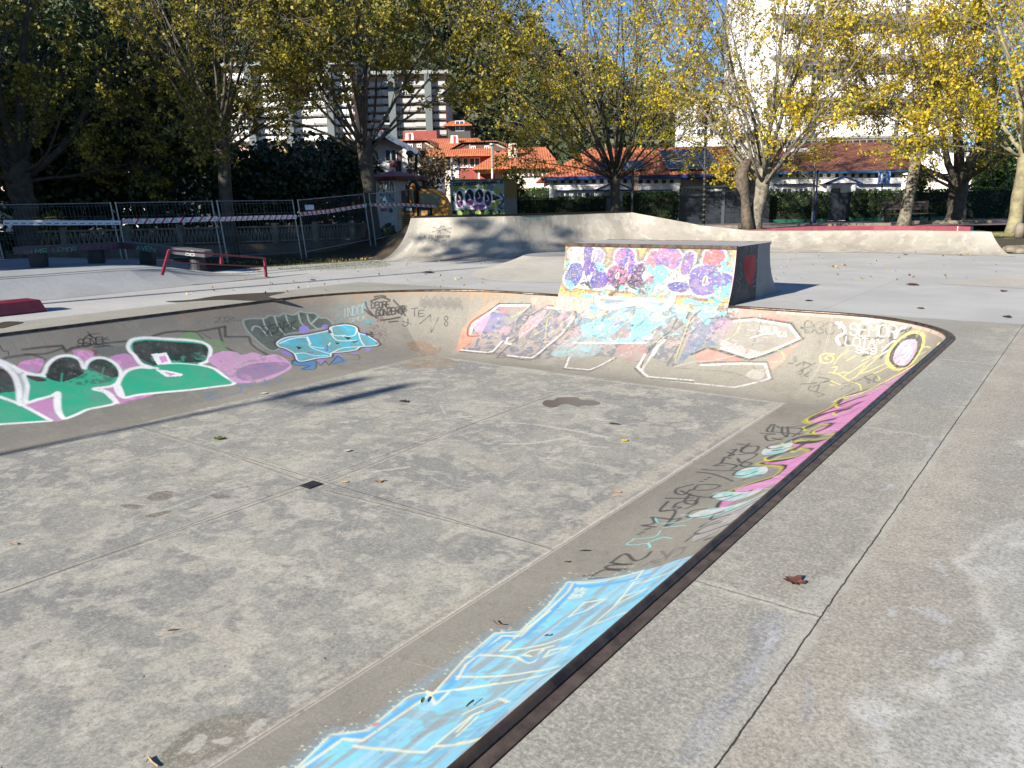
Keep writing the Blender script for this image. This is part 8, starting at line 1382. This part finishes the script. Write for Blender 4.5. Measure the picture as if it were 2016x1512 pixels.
for i, (x, y, s_, lab) in enumerate(((1795, 562, .12, 'dark leaf clump on the slab right of the block shadow'), (1593, 593, .06, 'small dark leaf beside the block shadow'), (1975, 574, .08, 'leaf scrap on the slab joint at far right'), (1982, 625, .08, 'dark leaf nearest the slab joint at the right edge'), (1812, 608, .06, 'dark leaf close behind the bowl rim'), (840, 538, .16, 'rusty leaf patch in front of the long ramp'), (616, 552, .07, 'dark twig piece on the slab left of centre'), (1783, 502, .09, 'leaf at the foot of the ramp bend'))): fallen(x, y, 0, s_, 'round', 'brown' if i % 2 == 0 else 'dark', lab, .7*i)
def twig(pts, z, r_, col, label):
    P = [at(x, y, z) if not isinstance(z, str) else wall.pos(wall.loc((x, y)))+np.array([-.012, 0, .012]) for x, y in pts]; mb = MB(); mb.tube([p+np.array([0, 0, r_+.001]) for p in P], [r_, r_*.8, r_*.6][:len(P)], 6); tag(mb.build('twig', col), label, 'twig', 'fallen leaves and twigs on the concrete')
twig([(294, 1494), (301, 1503), (312, 1511)], -1, .007, LM['tan'], 'pale broken twig at the bottom edge of the bowl floor'); twig([(975, 1228), (982, 1235), (995, 1236)], 'w', .004, LM['brown'], 'thin bent twig above the pale blue graffiti'); twig([(936, 1387), (928, 1393), (922, 1399)], 'w', .006, LM['dark'], 'short dark twig on the pale blue graffiti')
# small pale specks of grit
r = np.random.default_rng(12); n = 1400; X_ = r.uniform(-1.0, 3.2, n); Y_ = r.uniform(1.0, 6.5, n); Z_ = np.full(n, .002); n2 = 900; X2 = r.uniform(-9.4, -3.3, n2); Y2 = r.uniform(.5, 9.8, n2); X_ = np.concatenate([X_, X2]); Y_ = np.concatenate([Y_, Y2]); Z_ = np.concatenate([Z_, np.full(n2, -.998)]); keep = ~((X_ < -1.2) & (Z_ > -.5)); X_, Y_, Z_ = X_[keep], Y_[keep], Z_[keep]; n = len(X_); a = r.random(n)*6.28; s_ = .0022+.0045*r.random(n)**3; l_ = s_*(1+3*r.random(n)**3)
P = np.stack([np.stack([X_+u*l_*np.cos(a)-v*s_*np.sin(a), Y_+u*l_*np.sin(a)+v*s_*np.cos(a), Z_+.001*(u == 1)], 1) for u, v in ((-1, -1), (1, -1), (1, 1), (-1, 1))], 1).reshape(-1, 3); tag(raw_mesh('grit', P, Q=np.arange(4*n).reshape(n, 4), mat=simple('pale grit', (.50, .47, .40), .8, 0, .5, 30, (.08, .07, .06))), 'scattered pale grit and seed husks on the concrete', 'grit', kind='stuff')
r = np.random.default_rng(21); n = 760; P = []
for k in range(n):
    if k < 560: l = r.uniform(-11, -2.2); d_ = 24.2+abs(r.normal())*1.0+(.0 if l < -5 else .8); p = RT*l+HD*d_; z = .01+.03*r.random()
    elif k < 660: p = np.array(G(r.uniform(1000, 1990), r.uniform(15.5, 24), 0)); z = .006
    else: p = np.array(G(r.uniform(350, 1000), r.uniform(15.5, 24), 0)); z = .006
    P.append((p[0], p[1], z+.012))
P = np.array(P); V, Qd, t = leaf_quads(P, .06, r, flat=-3.); V[:, 2] = np.maximum(V[:, 2], .006); ob = raw_mesh('leaf_litter', V, Q=Qd, mat=leafmat('litter', [(.10, .05, .02), (.30, .20, .05), (.05, .04, .03), (.45, .33, .06)], .1)); at_ = ob.data.attributes.new('Tint', 'FLOAT', 'POINT'); at_.data.foreach_set('value', t.astype(np.float32)); tag(ob, 'thin scatter of dry leaves over the slab and along the fence', 'leaf litter', kind='stuff')
# ---------------------------------------------------------------- write the painted surfaces out
floorS.build('floor', m_floor, bowl); struct(deckS.build('deck_screed', m_deckp)); wall.build('wall', m_wall, bowl); face.build('painted_ramp', m_face, blk); sideS.build('side_panel', m_face, blk); bank.build('ramp', m_bank, lr)
